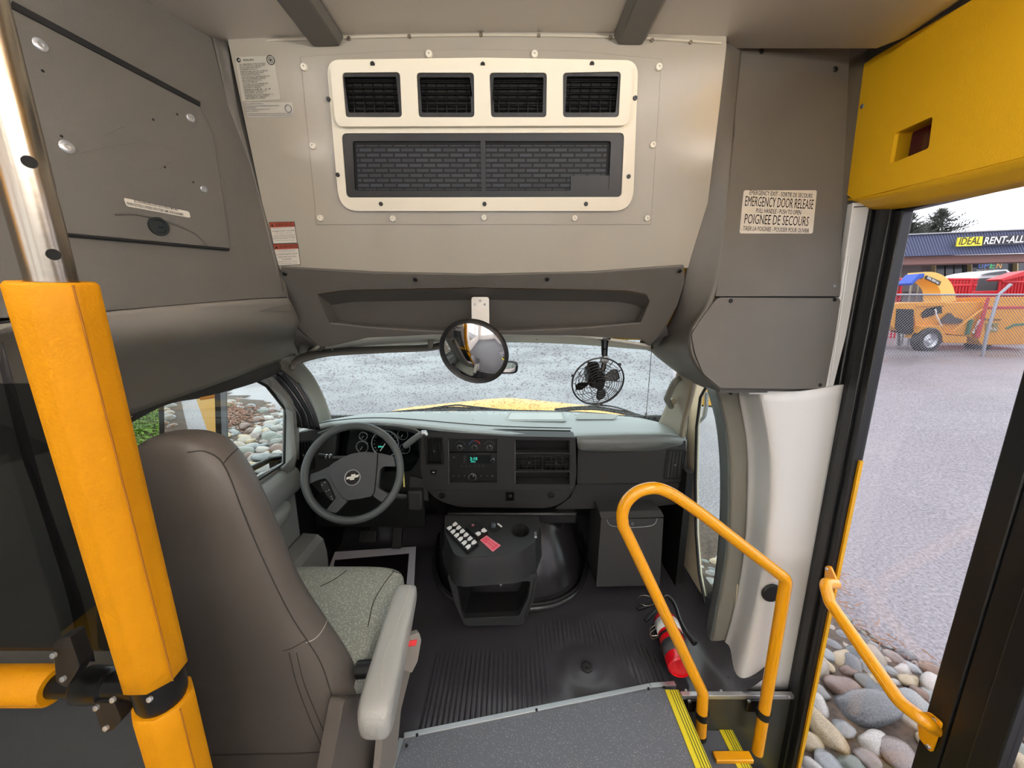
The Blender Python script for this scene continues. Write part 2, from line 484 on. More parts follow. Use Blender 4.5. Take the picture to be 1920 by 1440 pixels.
# notice on the cover
st = thing('electrical_notice', LW.hit(291, 390), 'narrow white notice with two lines of small capitals on the grey side cover', 'sticker')
q = LW.px([(229, 371), (352, 397), (355, 409), (235, 387)])
MB().prism(rnd(q, .004), LW, .004, .0048).build('sheet', sticker_white, st)
mb = MB()
a0 = math.atan2(q[1][1] - q[0][1], q[1][0] - q[0][0])
cc = LW.px([(292, 386), (291, 393)]); wd = math.hypot(q[1][0] - q[0][0], q[1][1] - q[0][1])
put_text(mb, 'ELECTRICAL PANEL INSIDE. DO NOT USE AS STORAGE COMPARTMENT', LW, cc[0], .0052, .0052, width=wd * .68, ang=a0, bold=.02)
put_text(mb, "PANNEAU ELECTRIQUE A L'INTERIEUR. NE PAS UTILISER COMME COFFRE DE RANGEMENT", LW, cc[1], .0052, .0052, width=wd * .86, ang=a0, bold=.02)
mb.build('lettering', ink, st)

# ---- lower moulding on the driver's side (over the door window)
seam_px = [(-260, 640), (-60, 612), (60, 596), (170, 586), (320, 573), (460, 561), (537, 557)]
r0 = [LW.hit(a, b) for a, b in seam_px]
r1 = [P(a, b, X=x) for (a, b), x in zip([(-300, 720), (-90, 690), (60, 655), (180, 640), (330, 622), (480, 610), (560, 604)], (-1.02, -.94, -.87, -.80, -.74, -.69, -.66))]
r2 = [P(a, b, X=x) for (a, b), x in zip([(-330, 860), (-100, 800), (80, 730), (200, 710), (350, 672), (500, 640), (575, 632)], (-1.05, -.99, -.93, -.89, -.84, -.79, -.77))]
r3 = [P(a, b, X=x) for (a, b), x in zip([(-360, 1000), (-110, 900), (90, 842), (228, 776), (400, 716), (510, 676), (592, 652)], (-1.06, -1.02, -.98, -.965, -.93, -.88, -.82))]
cv = MB().grid(patch([r0, r1, r2, r3], 6, 6)).build('trim_3', mat('window_lit_grey_plastic', srgb(122, 118, 110), .5, bump=.25, bscale=900), solid=.012, off=-1)  # same wall plastic in a paler colour, standing for window light from below
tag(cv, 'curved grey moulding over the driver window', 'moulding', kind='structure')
MB().tube([LW.hit(a, b + 1, .001) for a, b in seam_px], .0022, 6).build('seam', black_matte, cv)
for a, b in ((333, 580), (457, 568)):
    screw(LW, LW.px([(a, b)])[0], .006, cv, off=.001)
# cloth weatherstrip hanging below the moulding
e0 = [P(a, b, X=x) for a, b, x in ((222, 780, -.962), (300, 740, -.95), (400, 707, -.925), (500, 672, -.88), (580, 652, -.815))]
e1 = [P(a, b, X=x) for a, b, x in ((232, 785, -.965), (310, 752, -.96), (410, 722, -.94), (505, 694, -.905), (588, 657, -.83))]
e2 = [P(a, b, X=x) for a, b, x in ((240, 792, -.975), (315, 755, -.975), (410, 735, -.97), (500, 707, -.94), (592, 662, -.85))]
vis = MB().grid(patch([e0, e1, e2], 6, 3)).build('trim_4', mat('dark_cloth_edge', srgb(58, 54, 52), .8), solid=.01)
tag(vis, 'dark fabric edging between the curved moulding and the driver window', 'edging', kind='structure')

# ---- B-pillar trim behind the driver
b0 = [P(a, b, X=x) for a, b, x in ((-80, -20, -.92), (20, 200, -.90), (60, 430, -.89), (85, 700, -.92), (70, 840, -.95))]
rows = [[Vector((-1.02, .86, z)), Vector((-.985, .80, z)), Vector((-.97, .70, z)), Vector((-.99, .55, z)), Vector((-1.03, .3, z)), Vector((-1.06, -.3, z))] for z in (.62, .9, 1.1, 1.36)]
bp = MB().grid(patch(rows, 5, 3)).build('trim_5', grey_dark, solid=.02)
tag(bp, 'dark grey pillar moulding behind the driver window', 'moulding', kind='structure')
low = [[Vector((-1.03, .88, z)), Vector((-.97, .84, z)), Vector((-.95, .74, z)), Vector((-.98, .6, z)), Vector((-1.03, .3, z))] for z in (-.02, .4, 1.05)]
bl = MB().grid(patch(low, 4, 3)).build('trim_6', pillar_mat, solid=.02)
tag(bl, 'light grey lower pillar panel behind the yellow pole', 'panel', kind='structure')
mb = MB()
mb.tube([P(126, 935, Y=.80), P(122, 1000, Y=.80), P(130, 1100, Y=.80), P(165, 1240, Y=.80), P(200, 1400, Y=.80)], .03, 12)
mb.build('seal', seal, bl)

# ---- rear passenger room (behind the camera), walls whitened and windows enlarged for light
o = MB()
wp = Plane((-1.08, -1.4, 1), (1, 0, 0))
f = lambda y, z: wp.uv((0, y, z))
o.prism([f(-.35, -.02), f(-3.2, -.02), f(-3.2, 1.95), f(-.35, 1.95)], wp, -.03, 0, [[f(-.6, .62), f(-1.7, .62), f(-1.7, 1.62), f(-.6, 1.62)], [f(-1.85, .62), f(-2.95, .62), f(-2.95, 1.62), f(-1.85, 1.62)]])
tag(o.build('wall_left_rear', ceil_mat), 'whitened passenger side wall with windows, behind the camera', 'wall', kind='structure')
wq = Plane((1.06, -1.4, 1), (-1, 0, 0))
g = lambda y, z: wq.uv((0, y, z))
o = MB().prism([g(-.15, -.02), g(-3.2, -.02), g(-3.2, 1.95), g(-.15, 1.95)], wq, -.03, 0, [[g(-.3, .5), g(-1.6, .5), g(-1.6, 1.62), g(-.3, 1.62)], [g(-1.75, .5), g(-2.95, .5), g(-2.95, 1.62), g(-1.75, 1.62)]])
tag(o.build('wall_right_rear', ceil_mat), 'whitened right side wall with windows, behind the camera', 'wall', kind='structure')
wr = Plane((0, -3.2, 1), (0, 1, 0))
h = lambda x, z: wr.uv((x, 0, z))
o = MB().prism([h(-1.1, -.02), h(1.1, -.02), h(1.1, 1.95), h(-1.1, 1.95)], wr, -.03, 0, [[h(-.8, .6), h(.8, .6), h(.8, 1.65), h(-.8, 1.65)]])
tag(o.build('wall_back', ceil_mat), 'whitened rear wall of the bus, behind the camera', 'wall', kind='structure')
for i in range(3):
    l = thing('ceiling_lamp', DOME_LAMPS[i], ['dome lamp on the ceiling behind the camera, driver side', 'dome lamp on the ceiling behind the camera, door side', 'dome lamp at the rear of the ceiling'][i], 'lamp', 'dome lamps')
    MB().box(Vector(DOME_LAMPS[i]) + Vector((0, 0, .008)), (.2, .26, .02)).build('housing', white_paint, l, bevel=.005)
    MB().box(Vector(DOME_LAMPS[i]) + Vector((0, 0, -.006)), (.14, .2, .008)).build('lens', mat('lamp_lens', (1, 1, 1, 1), .3, emit=(1, .95, .88, 1), estr=6), l, bevel=.003)

# ---- right side: grey panels
px_up = [(1357, 60), (1594, 50), (1593, 118), (1588, 240), (1580, 380), (1576, 556), (1342, 556), (1362, 400), (1378, 240)]
rp = MB().prism(RP.px(px_up), RP, -.012, 0).build('wall_right', grey_trim, bevel=.002)
MB().prism(RP.px([(1345, 40), (1640, 40), (1575, 556), (1550, 735), (1345, 735)], -.03), RP, -.04, -.02).build('backing_wall', grey_dark, rp)
tag(rp, 'tall grey plastic panel beside the entry door, over the white pillar', 'wall', kind='structure')
for a, b, r in ((1428, 96, .0065), (1566, 130, .0065)):
    screw(RP, RP.px([(a, b)])[0], r, rp)
screw(RP, RP.px([(1565, 536)])[0], .0055, rp, silver_pl)
low_px = [(1343, 558), (1573, 559), (1561, 640), (1544, 729), (1348, 727), (1316, 700), (1300, 660), (1294, 626), (1318, 590)]
rl = thing('access_panel', RP.hit(1450, 640), 'square-cut grey removable panel beside the entry door, curved on its left edge', 'panel')
MB().prism(rnd(RP.px(low_px), .012), RP, -.008, .006).build('face', grey_trim, rl, bevel=.004, bseg=3)
for a, b in ((1367, 564), (1561, 562), (1534, 721)):
    screw(RP, RP.px([(a, b)])[0], .0058, rl, off=.006)
# moulded transition between the header, the bulkhead and these panels
A = [P(a, b, Y=y) for a, b, y in ((1357, 84, 1.02), (1346, 200, 1.04), (1322, 380, 1.072), (1288, 500, 1.092), (1270, 575, 1.17), (1240, 630, 1.34), (1218, 652, 1.47), (1258, 688, 1.50), (1300, 716, 1.46), (1346, 735, 1.36))]
Bm = [P(a, b, Y=y) for a, b, y in ((1370, 80, 1.028), (1360, 200, 1.045), (1342, 380, 1.07), (1316, 500, 1.085), (1290, 580, 1.12), (1270, 632, 1.18), (1268, 664, 1.24), (1290, 690, 1.26), (1318, 712, 1.25), (1348, 731, 1.24))]
Cc = [RP.hit(a, b, .001) for a, b in ((1390, 76), (1378, 200), (1364, 380), (1351, 500), (1335, 565), (1300, 618), (1298, 660), (1314, 693), (1330, 712), (1350, 728))]
tr = MB().grid(patch([A, Bm, Cc], 5, 5)).build('trim_7', grey_trim, solid=.006, off=0)
tag(tr, 'curved grey moulding between the windshield header and the access panel', 'moulding', kind='structure')

# ---- header over the windshield
hd_px = [(525, 501), (700, 511), (900, 515), (1100, 511), (1283, 498), (1284, 530), (1270, 575), (1244, 622), (1218, 650), (1200, 636), (1080, 630), (953, 628), (812, 628), (690, 634), (620, 650), (598, 650), (566, 622), (543, 585)]
rec_px = [(596, 552), (650, 545), (900, 540), (1170, 545), (1212, 553), (1218, 565), (1201, 606), (1100, 615), (953, 622), (812, 622), (700, 615), (618, 607)]
hd = MB().prism(HP.px(hd_px), HP, -.008, 0, [HP.px(rec_px)]).build('header', grey_trim, bevel=.003, bseg=3)
hd.name = 'trim_8'
tag(hd, 'moulded grey header with a long shallow recess over the windshield', 'moulding', kind='structure')
inner = [(622, 572), (660, 566), (900, 562), (1160, 566), (1192, 572), (1206, 580), (1194, 601), (1100, 609), (953, 614), (812, 614), (710, 609), (634, 602)]
rim = [HP.at(*q, 0) for q in HP.px(rec_px)]; inn = [HP.at(*q, -.045) for q in HP.px(inner, -.045)]
mb = MB(); mb.grid([rim, inn], closed=True); mb.add(inn, [tuple(range(len(inn)))])
mb.build('recess', grey_trim, hd, smooth=50)
for a, b in ((534, 513), (779, 524), (1026, 524), (1274, 508)):
    screw(HP, HP.px([(a, b)])[0], .0062, hd)
# headliner between the header and the glass
t0 = [HP.hit(a, b) for a, b in ((598, 649), (690, 634), (812, 627), (953, 627), (1080, 630), (1219, 650))]
t1 = [P(a, b, Y=1.5) for a, b in ((575, 664), (690, 652), (812, 645), (953, 642), (1080, 646), (1222, 657))]
hl = MB().grid(patch([t0, t1], 5, 4)).build('trim_9', mat('headliner', srgb(214, 212, 200), .5), solid=.008, off=1)
tag(hl, 'pale headliner strip along the top edge of the windshield', 'moulding', kind='structure')
MB().grid([[HP.hit(543, 600, -.01), HP.hit(566, 625, -.01), HP.hit(610, 652, -.01)], [P(520, 672, Y=1.5), P(560, 668, Y=1.55), P(590, 664, Y=1.55)]]).build('corner_piece', grey_trim, hl, solid=.008)
MB().grid([[HP.hit(1250, 612, -.012), HP.hit(1232, 632, -.012), HP.hit(1200, 640, -.012)], [P(1262, 676, Y=1.5), P(1236, 664, Y=1.54), P(1205, 652, Y=1.54)]]).build('corner_piece', grey_trim, hl, solid=.006)
for a, b in ((623, 655), (1007, 636)):
    MB().lathe([(0, 0), (.004, 0), (.003, .003), (0, .003)], P(a, b, Y=1.36), (0, -.3, -1), 12).build('rivet', metal_grey, hl)

# ---- floor of the cab: ribbed rubber mat
PLUG = P(1100, 1256, Z=0)
def mat_h(x, y):
    z = 0.0
    r = math.hypot(x - PLUG.x, (y - PLUG.y) * 1.0)
    z += .012 * math.exp(-(r / .05) ** 2) + .006 * math.exp(-((r - .075) / .03) ** 2)
    rib = .5 + .5 * sin(2 * pi * x / .0175)
    rib = rib ** 1.5
    m = 0.0
    if -.30 < x < .14 and y < 1.27 - .35 * max(0, .07 - abs(x + .06)) : m = min(1, (x + .30) / .01, (.14 - x) / .01)
    R = math.hypot(x - .26, y - 1.12)
    if .19 < R < .31 and y > 1.14 and x > .10 and x < .58: m = max(m, 1)
    if .45 < x < .57 and y <= 1.20: m = max(m, 1)
    z += .005 * rib * m
    z += .011 * (noise.noise(Vector((x * 3.2, y * 3.6, 1.3)))) + .006 * noise.noise(Vector((x * 8, y * 8, 5)))
    if y > 1.95: z += (y - 1.95) * .8
    if x > .74: z += (x - .74) ** 2 * 4
    return z
rows = []
nx, ny = 430, 84
for j in range(ny):
    y = .62 + (2.12 - .62) * j / (ny - 1)
    rows.append([Vector((x, y, mat_h(x, y))) for x in (-1.0 + 1.9 * i / (nx - 1) for i in range(nx))])
vinyl = mat('black_vinyl_mat', srgb(54, 52, 56), .26, bump=.12, bscale=140, spec=.6)
mb = MB().grid(rows)
# stairwell cut: keep only faces left of the stairs or ahead of them
keep = []
for f_ in mb.f:
    c = sum((mb.v[i] for i in f_), Vector()) / 4
    if c.x > .575 and c.y < 1.088: continue
    keep.append(f_)
mb.f = keep
fl = mb.build('floor', vinyl, smooth=60)
tag(fl, 'black ribbed rubber mat covering the cab floor', 'floor', kind='structure')
pm = MB()
pm.lathe([(0, 0), (.022, 0), (.022, .006), (.017, .008), (.016, .005), (.005, .005), (.005, .009), (0, .009)], PLUG + Vector((0, 0, .010)), (0, 0, 1), 28)
pm.build('plug', black_rubber, fl)
# passenger floor of speckled grey vinyl
m = mat('speckled_grey_vinyl', srgb(104, 108, 114), .45)
nt = m.node_tree; b = nt.nodes['Principled BSDF']; tc = nt.nodes.new('ShaderNodeTexCoord')
def speck(scale, thr, colr, prev):
    v = nt.nodes.new('ShaderNodeTexVoronoi'); v.inputs['Scale'].default_value = scale
    nt.links.new(tc.outputs['Object'], v.inputs['Vector'])
    l = nt.nodes.new('ShaderNodeMath'); l.operation = 'LESS_THAN'; l.inputs[1].default_value = thr
    nt.links.new(v.outputs['Distance'], l.inputs[0])
    s2 = nt.nodes.new('ShaderNodeMath'); s2.operation = 'MULTIPLY'
    n = nt.nodes.new('ShaderNodeTexNoise'); n.inputs['Scale'].default_value = scale * .7
    nt.links.new(tc.outputs['Object'], n.inputs['Vector'])
    nt.links.new(l.outputs[0], s2.inputs[0]); nt.links.new(n.outputs['Fac'], s2.inputs[1])
    mx = nt.nodes.new('ShaderNodeMix'); mx.data_type = 'RGBA'
    nt.links.new(s2.outputs[0], mx.inputs[0])
    if prev is None: mx.inputs[6].default_value = srgb(92, 96, 103)
    else: nt.links.new(prev, mx.inputs[6])
    mx.inputs[7].default_value = colr
    return mx.outputs[2]
s_ = speck(330, .22, srgb(40, 42, 46), None)
s_ = speck(210, .17, srgb(250, 250, 250), s_)
nt.links.new(s_, b.inputs['Base Color'])
E0 = P(757, 1386, Z=.022); E1 = P(1228, 1289, Z=.022)
pf = Plane((0, 0, .022), (0, 0, 1), up=(0, 1, 0))
w = lambda p: pf.uv(p)
corner = P(757, 1386, Z=.022)
bk = corner + Vector((-.05, -.55, 0))
mb = MB().prism([w(E0), w(E1), w((.578, 1.088, 0)), w((.578, -.3, 0)), w((1.0, -.3, 0)), w((1.0, -3.2, 0)), w((-1.1, -3.2, 0)), w((-1.1, -.2, 0)), w((corner.x - .03, .2, 0))], pf, -.02, 0)
pfl = mb.build('floor_rear', m)
tag(pfl, 'grey speckled vinyl floor of the passenger aisle', 'floor', kind='structure')
# aluminium edge strip
al = thing('floor_edge_strip', (E0 + E1) / 2, 'aluminium edge strip with dark screws between the rubber mat and the speckled floor', 'floor strip')
def strip(a, b, wdt, name):
    d = (b - a).normalized(); n_ = Vector((-d.y, d.x, 0))
    mb = MB(); pl = Plane((0, 0, .024), (0, 0, 1), up=(0, 1, 0))
    mb.prism([pl.uv(q) for q in (a, b, b + n_ * wdt, a + n_ * wdt)], pl, -.02, .003)
    return mb.build(name, alu, al, bevel=.001)
strip(E0, P(1222, 1290, Z=.024), .016, 'strip')
strip(P(1222, 1290, Z=.024), P(1268, 1286, Z=.024), .016, 'strip')
strip(E0 + Vector((-.022, -.45, 0)), E0, .014, 'strip')
up = Plane((0, 0, .024), (0, 0, 1), up=(0, 1, 0))
for a, b in ((782, 1378), (1006, 1331), (1216, 1291), (1246, 1289), (762, 1398)):
    screw(up, up.uv(P(a, b, Z=.027)), .0045, al, off=.003)

# ---- entry steps
def nosing(x1, y0, y1, z, par, wd=.046, name='nosing'):
    mb = MB()
    mb.box((x1 - wd / 2, (y0 + y1) / 2, z + .002), (wd, y1 - y0, .004)); mb.box((x1 - .001, (y0 + y1) / 2, z - .012), (.004, y1 - y0, .03))
    o = mb.build(name, yellow_edge, par)
    for k in range(4):
        MB().box((x1 - wd * .62 + k * .0085, (y0 + y1) / 2, z + .0045), (.0022, y1 - y0, .0012)).build('groove', olive_line, o)
    return o
stp = thing('entry_steps', (.8, .8, -.4), 'entry stairwell steps with yellow grooved nosings beside the door', 'steps')
nosing(.58, .25, 1.088, .022, stp)
stm = mat('step_vinyl', srgb(84, 88, 94), .6, bump=.2, bscale=300)
ZS = [.0, -.155, -.345]
MB().box((.576, .67, -.085), (.012, .836, .17)).build('riser', smoke_plastic, stp)
MB().box((.685, .67, -.165), (.21, .836, .02)).build('tread', stm, stp)
nosing(.79, .25, 1.088, -.155, stp)
MB().box((.784, .67, -.26), (.012, .836, .18)).build('riser', smoke_plastic, stp)
MB().box((.89, .67, -.355), (.21, .836, .02)).build('tread', stm, stp)
nosing(.985, .25, 1.088, -.345, stp)
MB().box((.982, .67, -.46), (.012, .836, .2)).build('riser', smoke_plastic, stp)
MB().box((.79, 1.095, -.28), (.44, .012, .54)).build('side_panel', mat('stairwell_metal', srgb(64, 64, 58), .28, metal=.3), stp)
MB().box((.79, .2, -.28), (.44, .012, .54)).build('side_panel', smoke_plastic, stp)
# strip of metal over the stairwell
ms = thing('stairwell_edge_strip', (.8, 1.09, .0), 'pale metal strip with rivets across the front of the stairwell', 'metal strip')
MB().box((.79, 1.085, .005), (.40, .016, .016)).build('strip', alu, ms, bevel=.001)
for a, b in ((1286, 1294), (1352, 1295), (1479, 1306)):
    MB().lathe([(0, 0), (.005, 0), (.004, .003), (0, .003)], P(a, b, Y=1.076), (0, -1, .2), 12).build('rivet', silver_pl, ms)

# ---- white fibreglass pillar
c0 = [P(a, b, Y=1.27) for a, b in ((1385, 733), (1401, 830), (1403, 920), (1396, 1040), (1376, 1150), (1345, 1254))]
c1 = [P(a, b, Y=1.235) for a, b in ((1400, 733), (1418, 830), (1420, 920), (1410, 1040), (1390, 1150), (1358, 1262))]
c2 = [P(a, b, Y=1.15) for a, b in ((1420, 733), (1438, 830), (1441, 920), (1430, 1040), (1410, 1150), (1378, 1285))]
c3 = [P(a, b, Y=1.125) for a, b in ((1436, 733), (1452, 830), (1456, 920), (1444, 1040), (1425, 1150), (1402, 1297))]
c4 = [P(a, b, Y=1.122) for a, b in ((1500, 733), (1505, 830), (1500, 920), (1485, 1040), (1470, 1150), (1445, 1300))]
c5 = [Vector((.995, 1.122, z)) for z in (1.11, .97, .82, .6, .35, -.02)]
wpil = MB().grid(patch([c0, c1, c2, c3, c4, c5], 5, 5)).build('wall_right_pillar', fibre_white, solid=.01, off=0)
tag(wpil, 'glossy white moulded pillar panel between the cab window and the entry door', 'wall', kind='structure')
wpil.name = 'wall_right_front'
# upper white edge beside the grey panels
mb = MB()
q = Plane((.9, 1.13, 1.2), (0, -1, 0))
mb.prism([q.uv(P(a, b, Y=1.13)) for a, b in ((1500, 735), (1546, 732), (1562, 640), (1575, 556), (1600, 380), (1640, 380), (1618, 500), (1560, 735))], q, -.02, 0)
mb.build('upper_edge', fibre_white, wpil, bevel=.002)
MB().tube([P(a, b, Y=1.122) for a, b in ((1404, 737), (1470, 738), (1552, 736))], .003, 8).build('ridge', fibre_white, wpil)
MB().tube([P(a, b, Y=1.128) for a, b in ((1592, 480), (1578, 580), (1562, 680), (1554, 738))], .0028, 8).build('ridge', fibre_white, wpil)
fr = Plane((0, 1.122, 0), (0, -1, 0))
pg = MB(); pg.lathe([(0, 0), (.033, 0), (.033, .004), (.029, .008), (.027, .004), (0, .005)], P(1446, 1111, Y=1.114), (0, -1, 0), 32)
pg.build('grommet', black_rubber, wpil)
# black kick moulding at the pillar foot
mb = MB(); mb.tube([P(a, b, Y=y) for a, b, y in ((1312, 1262, 1.22), (1345, 1258, 1.20), (1366, 1272, 1.15), (1386, 1294, 1.11), (1420, 1302, 1.10), (1482, 1304, 1.10))], .007, 10)
mb.build('foot_seal', black_rubber, wpil)
mb = MB(); mb.add([P(a, b, Y=y) for a, b, y in ((1310, 1262, 1.25), (1346, 1258, 1.22), (1372, 1278, 1.15), (1392, 1299, 1.11), (1270, 1299, 1.115))], [(0, 1, 2, 3, 4)])
mb.build('foot_panel', black_rubber, wpil, solid=.004)

# ---- grey door post with a bowed shape
p0 = [P(a, b, Y=1.36) for a, b in ((1326, 722), (1345, 800), (1352, 900), (1348, 1020), (1335, 1120), (1305, 1262))]
p1 = [P(a, b, Y=1.30) for a, b in ((1344, 726), (1362, 800), (1369, 900), (1365, 1020), (1350, 1120), (1322, 1258))]
p2 = [P(a, b, Y=1.275) for a, b in ((1385, 726), (1401, 800), (1407, 900), (1399, 1020), (1382, 1120), (1348, 1256))]
po = MB().grid(patch([p0, p1], 5, 5)).build('trim_10', mat('blue_grey_metal', srgb(112, 118, 116), .3, metal=.2), solid=.008, off=0)
tag(po, 'bowed grey metal post between the passenger window and the white pillar', 'post', kind='structure')
MB().grid(patch([p1, p2], 5, 5)).build('face_strip', pillar_mat, po, solid=.008, off=0)
screw(Plane(P(1370, 737, Y=1.275), (0, -1, 0)), (0, 0), .006, po)
screw(Plane(P(1336, 1252, Y=1.27), (0, -1, 0)), (0, 0), .006, po)

# ---- passenger side of the cab with its tall narrow window
hole = RD.px([(1330, 716), (1313, 745), (1307, 800), (1305, 900), (1306, 1000), (1312, 1075), (1324, 1140), (1370, 1170), (1378, 716)])
outer = RD.px([(1292, 700), (1388, 694), (1380, 1240), (1330, 1210), (1300, 1160), (1278, 1090), (1270, 1060), (1274, 950), (1282, 800)])
rd = MB().prism(outer, RD, -.012, 0, [hole]).build('door_2', beige, bevel=.003)
tag(rd, 'cream inner face of the passenger side beside the tall narrow window', 'door', kind='structure')
MB().tube([RD.hit(a, b, .004) for a, b in ((1330, 714), (1313, 745), (1306, 800), (1304, 900), (1305, 1000), (1311, 1075), (1324, 1142))], .0062, 10).build('gasket', seal, rd)
MB().tube([RD.hit(a, b, .006) for a, b in ((1306, 706), (1292, 760), (1287, 840), (1284, 960))], .0035, 8).build('gasket', metal_grey, rd)
MB().tube(cr([RD.hit(a, b, .004) for a, b in ((1262, 985), (1266, 1085), (1282, 1115), (1300, 1160), (1318, 1200))], 4), .005, 8).build('gasket', metal_grey, rd)
gl = MB().prism(hole, RD, -.010, -.007).build('window_3', side_glass)
tag(gl, 'narrow tall pane at the passenger side of the cab', 'window', kind='structure')

# ---- driver's door and window
wh_px = [(540, 875), (537, 764), (505, 728), (470, 708), (380, 700), (300, 722), (262, 775), (240, 830), (234, 900), (240, 985)]
outer = [LD.uv((-.98, y, z)) for y, z in ((1.62, .02), (1.66, .6), (1.62, .9), (1.42, 1.2), (.62, 1.2), (.62, .02))]
hole = LD.px([(534, 867), (536, 768), (500, 722), (460, 700), (380, 690), (290, 715), (255, 780), (236, 850), (234, 930), (262, 1010)])
dd = MB().prism(outer, LD, -.014, 0, [hole]).build('door_3', mat('door_trim', srgb(140, 142, 138), .5, bump=.2, bscale=700), bevel=.004)
tag(dd, 'grey driver door panel under the side window', 'door', kind='structure')
MB().tube([LD.hit(a, b, .002) for a, b in ((262, 1010), (400, 950), (490, 896), (533, 868), (536, 768), (500, 724), (460, 702))], .006, 8).build('gasket', seal, dd)
# sill pad and arm rest of the door
rows = []
for y in (.9, 1.2, 1.40, 1.50, 1.56):
    rows.append([Vector((-.98, y, .66)), Vector((-.955, y, .655)), Vector((-.93, y, .63)), Vector((-.925, y, .58)), Vector((-.94, y, .54)), Vector((-.98, y, .53))])
MB().grid(patch(rows, 3, 3), capends=True).build('sill_pad', mat('door_pad', srgb(140, 144, 142), .45, bump=.2, bscale=700), dd)
rows = []
for y, x in ((.95, -.905), (1.2, -.900), (1.36, -.90), (1.42, -.905), (1.455, -.925)):
    rows.append([Vector((-.99, y, .545)), Vector((x - .03, y, .548)), Vector((x, y, .54)), Vector((x + .004, y, .515)), Vector((x - .02, y, .47)), Vector((-.99, y, .42))])
MB().grid(patch(rows, 3, 4), capends=True).build('armrest', mat('door_pad', (0, 0, 0, 1)), dd)
rows = [[Vector((-.97, y, .30)), Vector((-.88, y, .27)), Vector((-.88, y, .06)), Vector((-.97, y, .04))] for y in (.9, 1.2, 1.5, 1.6)]
MB().grid(patch(rows, 3, 2), capends=True).build('map_pocket', dd.data.materials[0], dd, smooth=30)
sp = MB(); sp.lathe([(0, 0), (.05, 0), (.045, .008), (0, .01)], Vector((-.975, 1.33, .36)), (1, 0, 0), 24); sp.build('door_speaker', black_plastic, dd)
dg_ = MB().prism(hole, LD, -.012, -.009).build('window_2', side_glass)
tag(dg_, 'driver side window looking onto grass and stones', 'window', kind='structure')
# quarter pillar (black outer frame and grey inner)
a0 = [P(a, b, X=x) for a, b, x in ((462, 700, -.95), (500, 726, -.95), (534, 766, -.95), (538, 868, -.95))]
q0 = [P(a, b, Y=1.52) for a, b in ((468, 706), (505, 728), (537, 766), (539, 868))]
q1 = [P(a, b, Y=1.56) for a, b in ((500, 690), (532, 726), (556, 768), (560, 860))]
q2 = [P(a, b, Y=1.58) for a, b in ((528, 690), (556, 730), (582, 775), (590, 805))]
lp = MB().grid(patch([q0, q1], 4, 4)).build('trim_11', mat('sail_panel', srgb(128, 130, 126), .6), solid=.012)
tag(lp, 'grey corner trim in front of the driver window', 'trim', kind='structure')
dkp = [P(a, b, Y=1.555) for a, b in ((478, 700), (515, 732), (548, 772), (556, 800))]
dk2 = [P(a, b, Y=1.56) for a, b in ((540, 690), (572, 735), (592, 775), (600, 806))]
ws = MB().grid(patch([dkp, dk2], 4, 4)).build('weatherstrip', seal, lp, solid=.012)
for k in (.3, .6, .85):
    MB().tube([a_.lerp(b_, k) + Vector((.0, -.008, 0)) for a_, b_ in zip(cr(dkp, 4), cr(dk2, 4))], .004, 6).build('bead', black_gloss, lp)
MB().add([P(a, b, Y=1.5) for a, b in ((503, 893), (536, 868), (538, 766), (548, 772), (556, 850), (552, 880), (510, 905))], [tuple(range(7))]).build('corner_panel', lp.data.materials[0], lp, solid=.006)

# ---- windshield pillars
def pillar(L, Rr, name, m, lab, bow=.03):
    mid = [(a + b) / 2 + Vector((0, -bow, .01)) for a, b in zip(L, Rr)]
    o = MB().grid(patch([L, mid, Rr], 5, 5)).build(name, m, solid=.02)
    return tag(o, lab, 'pillar', kind='structure')
L_ = [P(a, b, Y=y) for a, b, y in ((512, 676, 1.44), (552, 712, 1.55), (580, 755, 1.66), (594, 802, 1.76))]
R_ = [P(a, b, Y=y) for a, b, y in ((556, 668, 1.46), (583, 700, 1.62), (607, 750, 1.84), (622, 796, 2.02))]
pillar(L_, R_, 'trim_12', pillar_mat, 'grey windshield pillar on the driver side')
L_ = [P(a, b, Y=y) for a, b, y in ((1274, 690, 1.5), (1262, 730, 1.66), (1250, 765, 1.84), (1234, 800, 2.02))]
R_ = [P(a, b, Y=y) for a, b, y in ((1304, 700, 1.42), (1297, 740, 1.5), (1284, 790, 1.6), (1278, 830, 1.68))]
rpil = pillar(L_, R_, 'trim_13', mat('taupe_pillar', srgb(150, 140, 122), .5), 'taupe windshield pillar on the passenger side')
gh = thing('grab_handle', P(1262, 730, Y=1.56), 'short curved grab handle on the passenger windshield pillar', 'handle')
MB().tube(fillet([P(1282, 706, Y=1.56), P(1266, 712, Y=1.50), P(1250, 748, Y=1.56), P(1258, 762, Y=1.64)], .03), .013, 12).build('grip', mat('handle_grey', srgb(120, 120, 110), .4), gh)
MB().lathe([(0, 0), (.016, 0), (.014, .012), (0, .012)], P(1261, 752, Y=1.64), (0, -1, 0), 14).build('mount', mat('handle_beige', srgb(170, 160, 140), .4), gh)

# ---- windshield
wsp = [(565, 664), (640, 652), (812, 643), (953, 640), (1100, 644), (1222, 656), (1276, 692), (1262, 740), (1244, 800), (1100, 784), (900, 779), (700, 784), (612, 796), (596, 740)]
wz = lambda a, b: P(a, b, Y=1.5 + (b - 640) / 160 * .66 - abs(a - 960) / 360 * .06)
rows = [[wz(a, 636 + k * 17) for a in range(540, 1300, 38)] for k in range(11)]
wsd = MB().grid(patch(rows, 2, 2)).build('window_1', wet_glass)
tag(wsd, 'rain-spotted windshield above the dashboard', 'window', kind='structure')

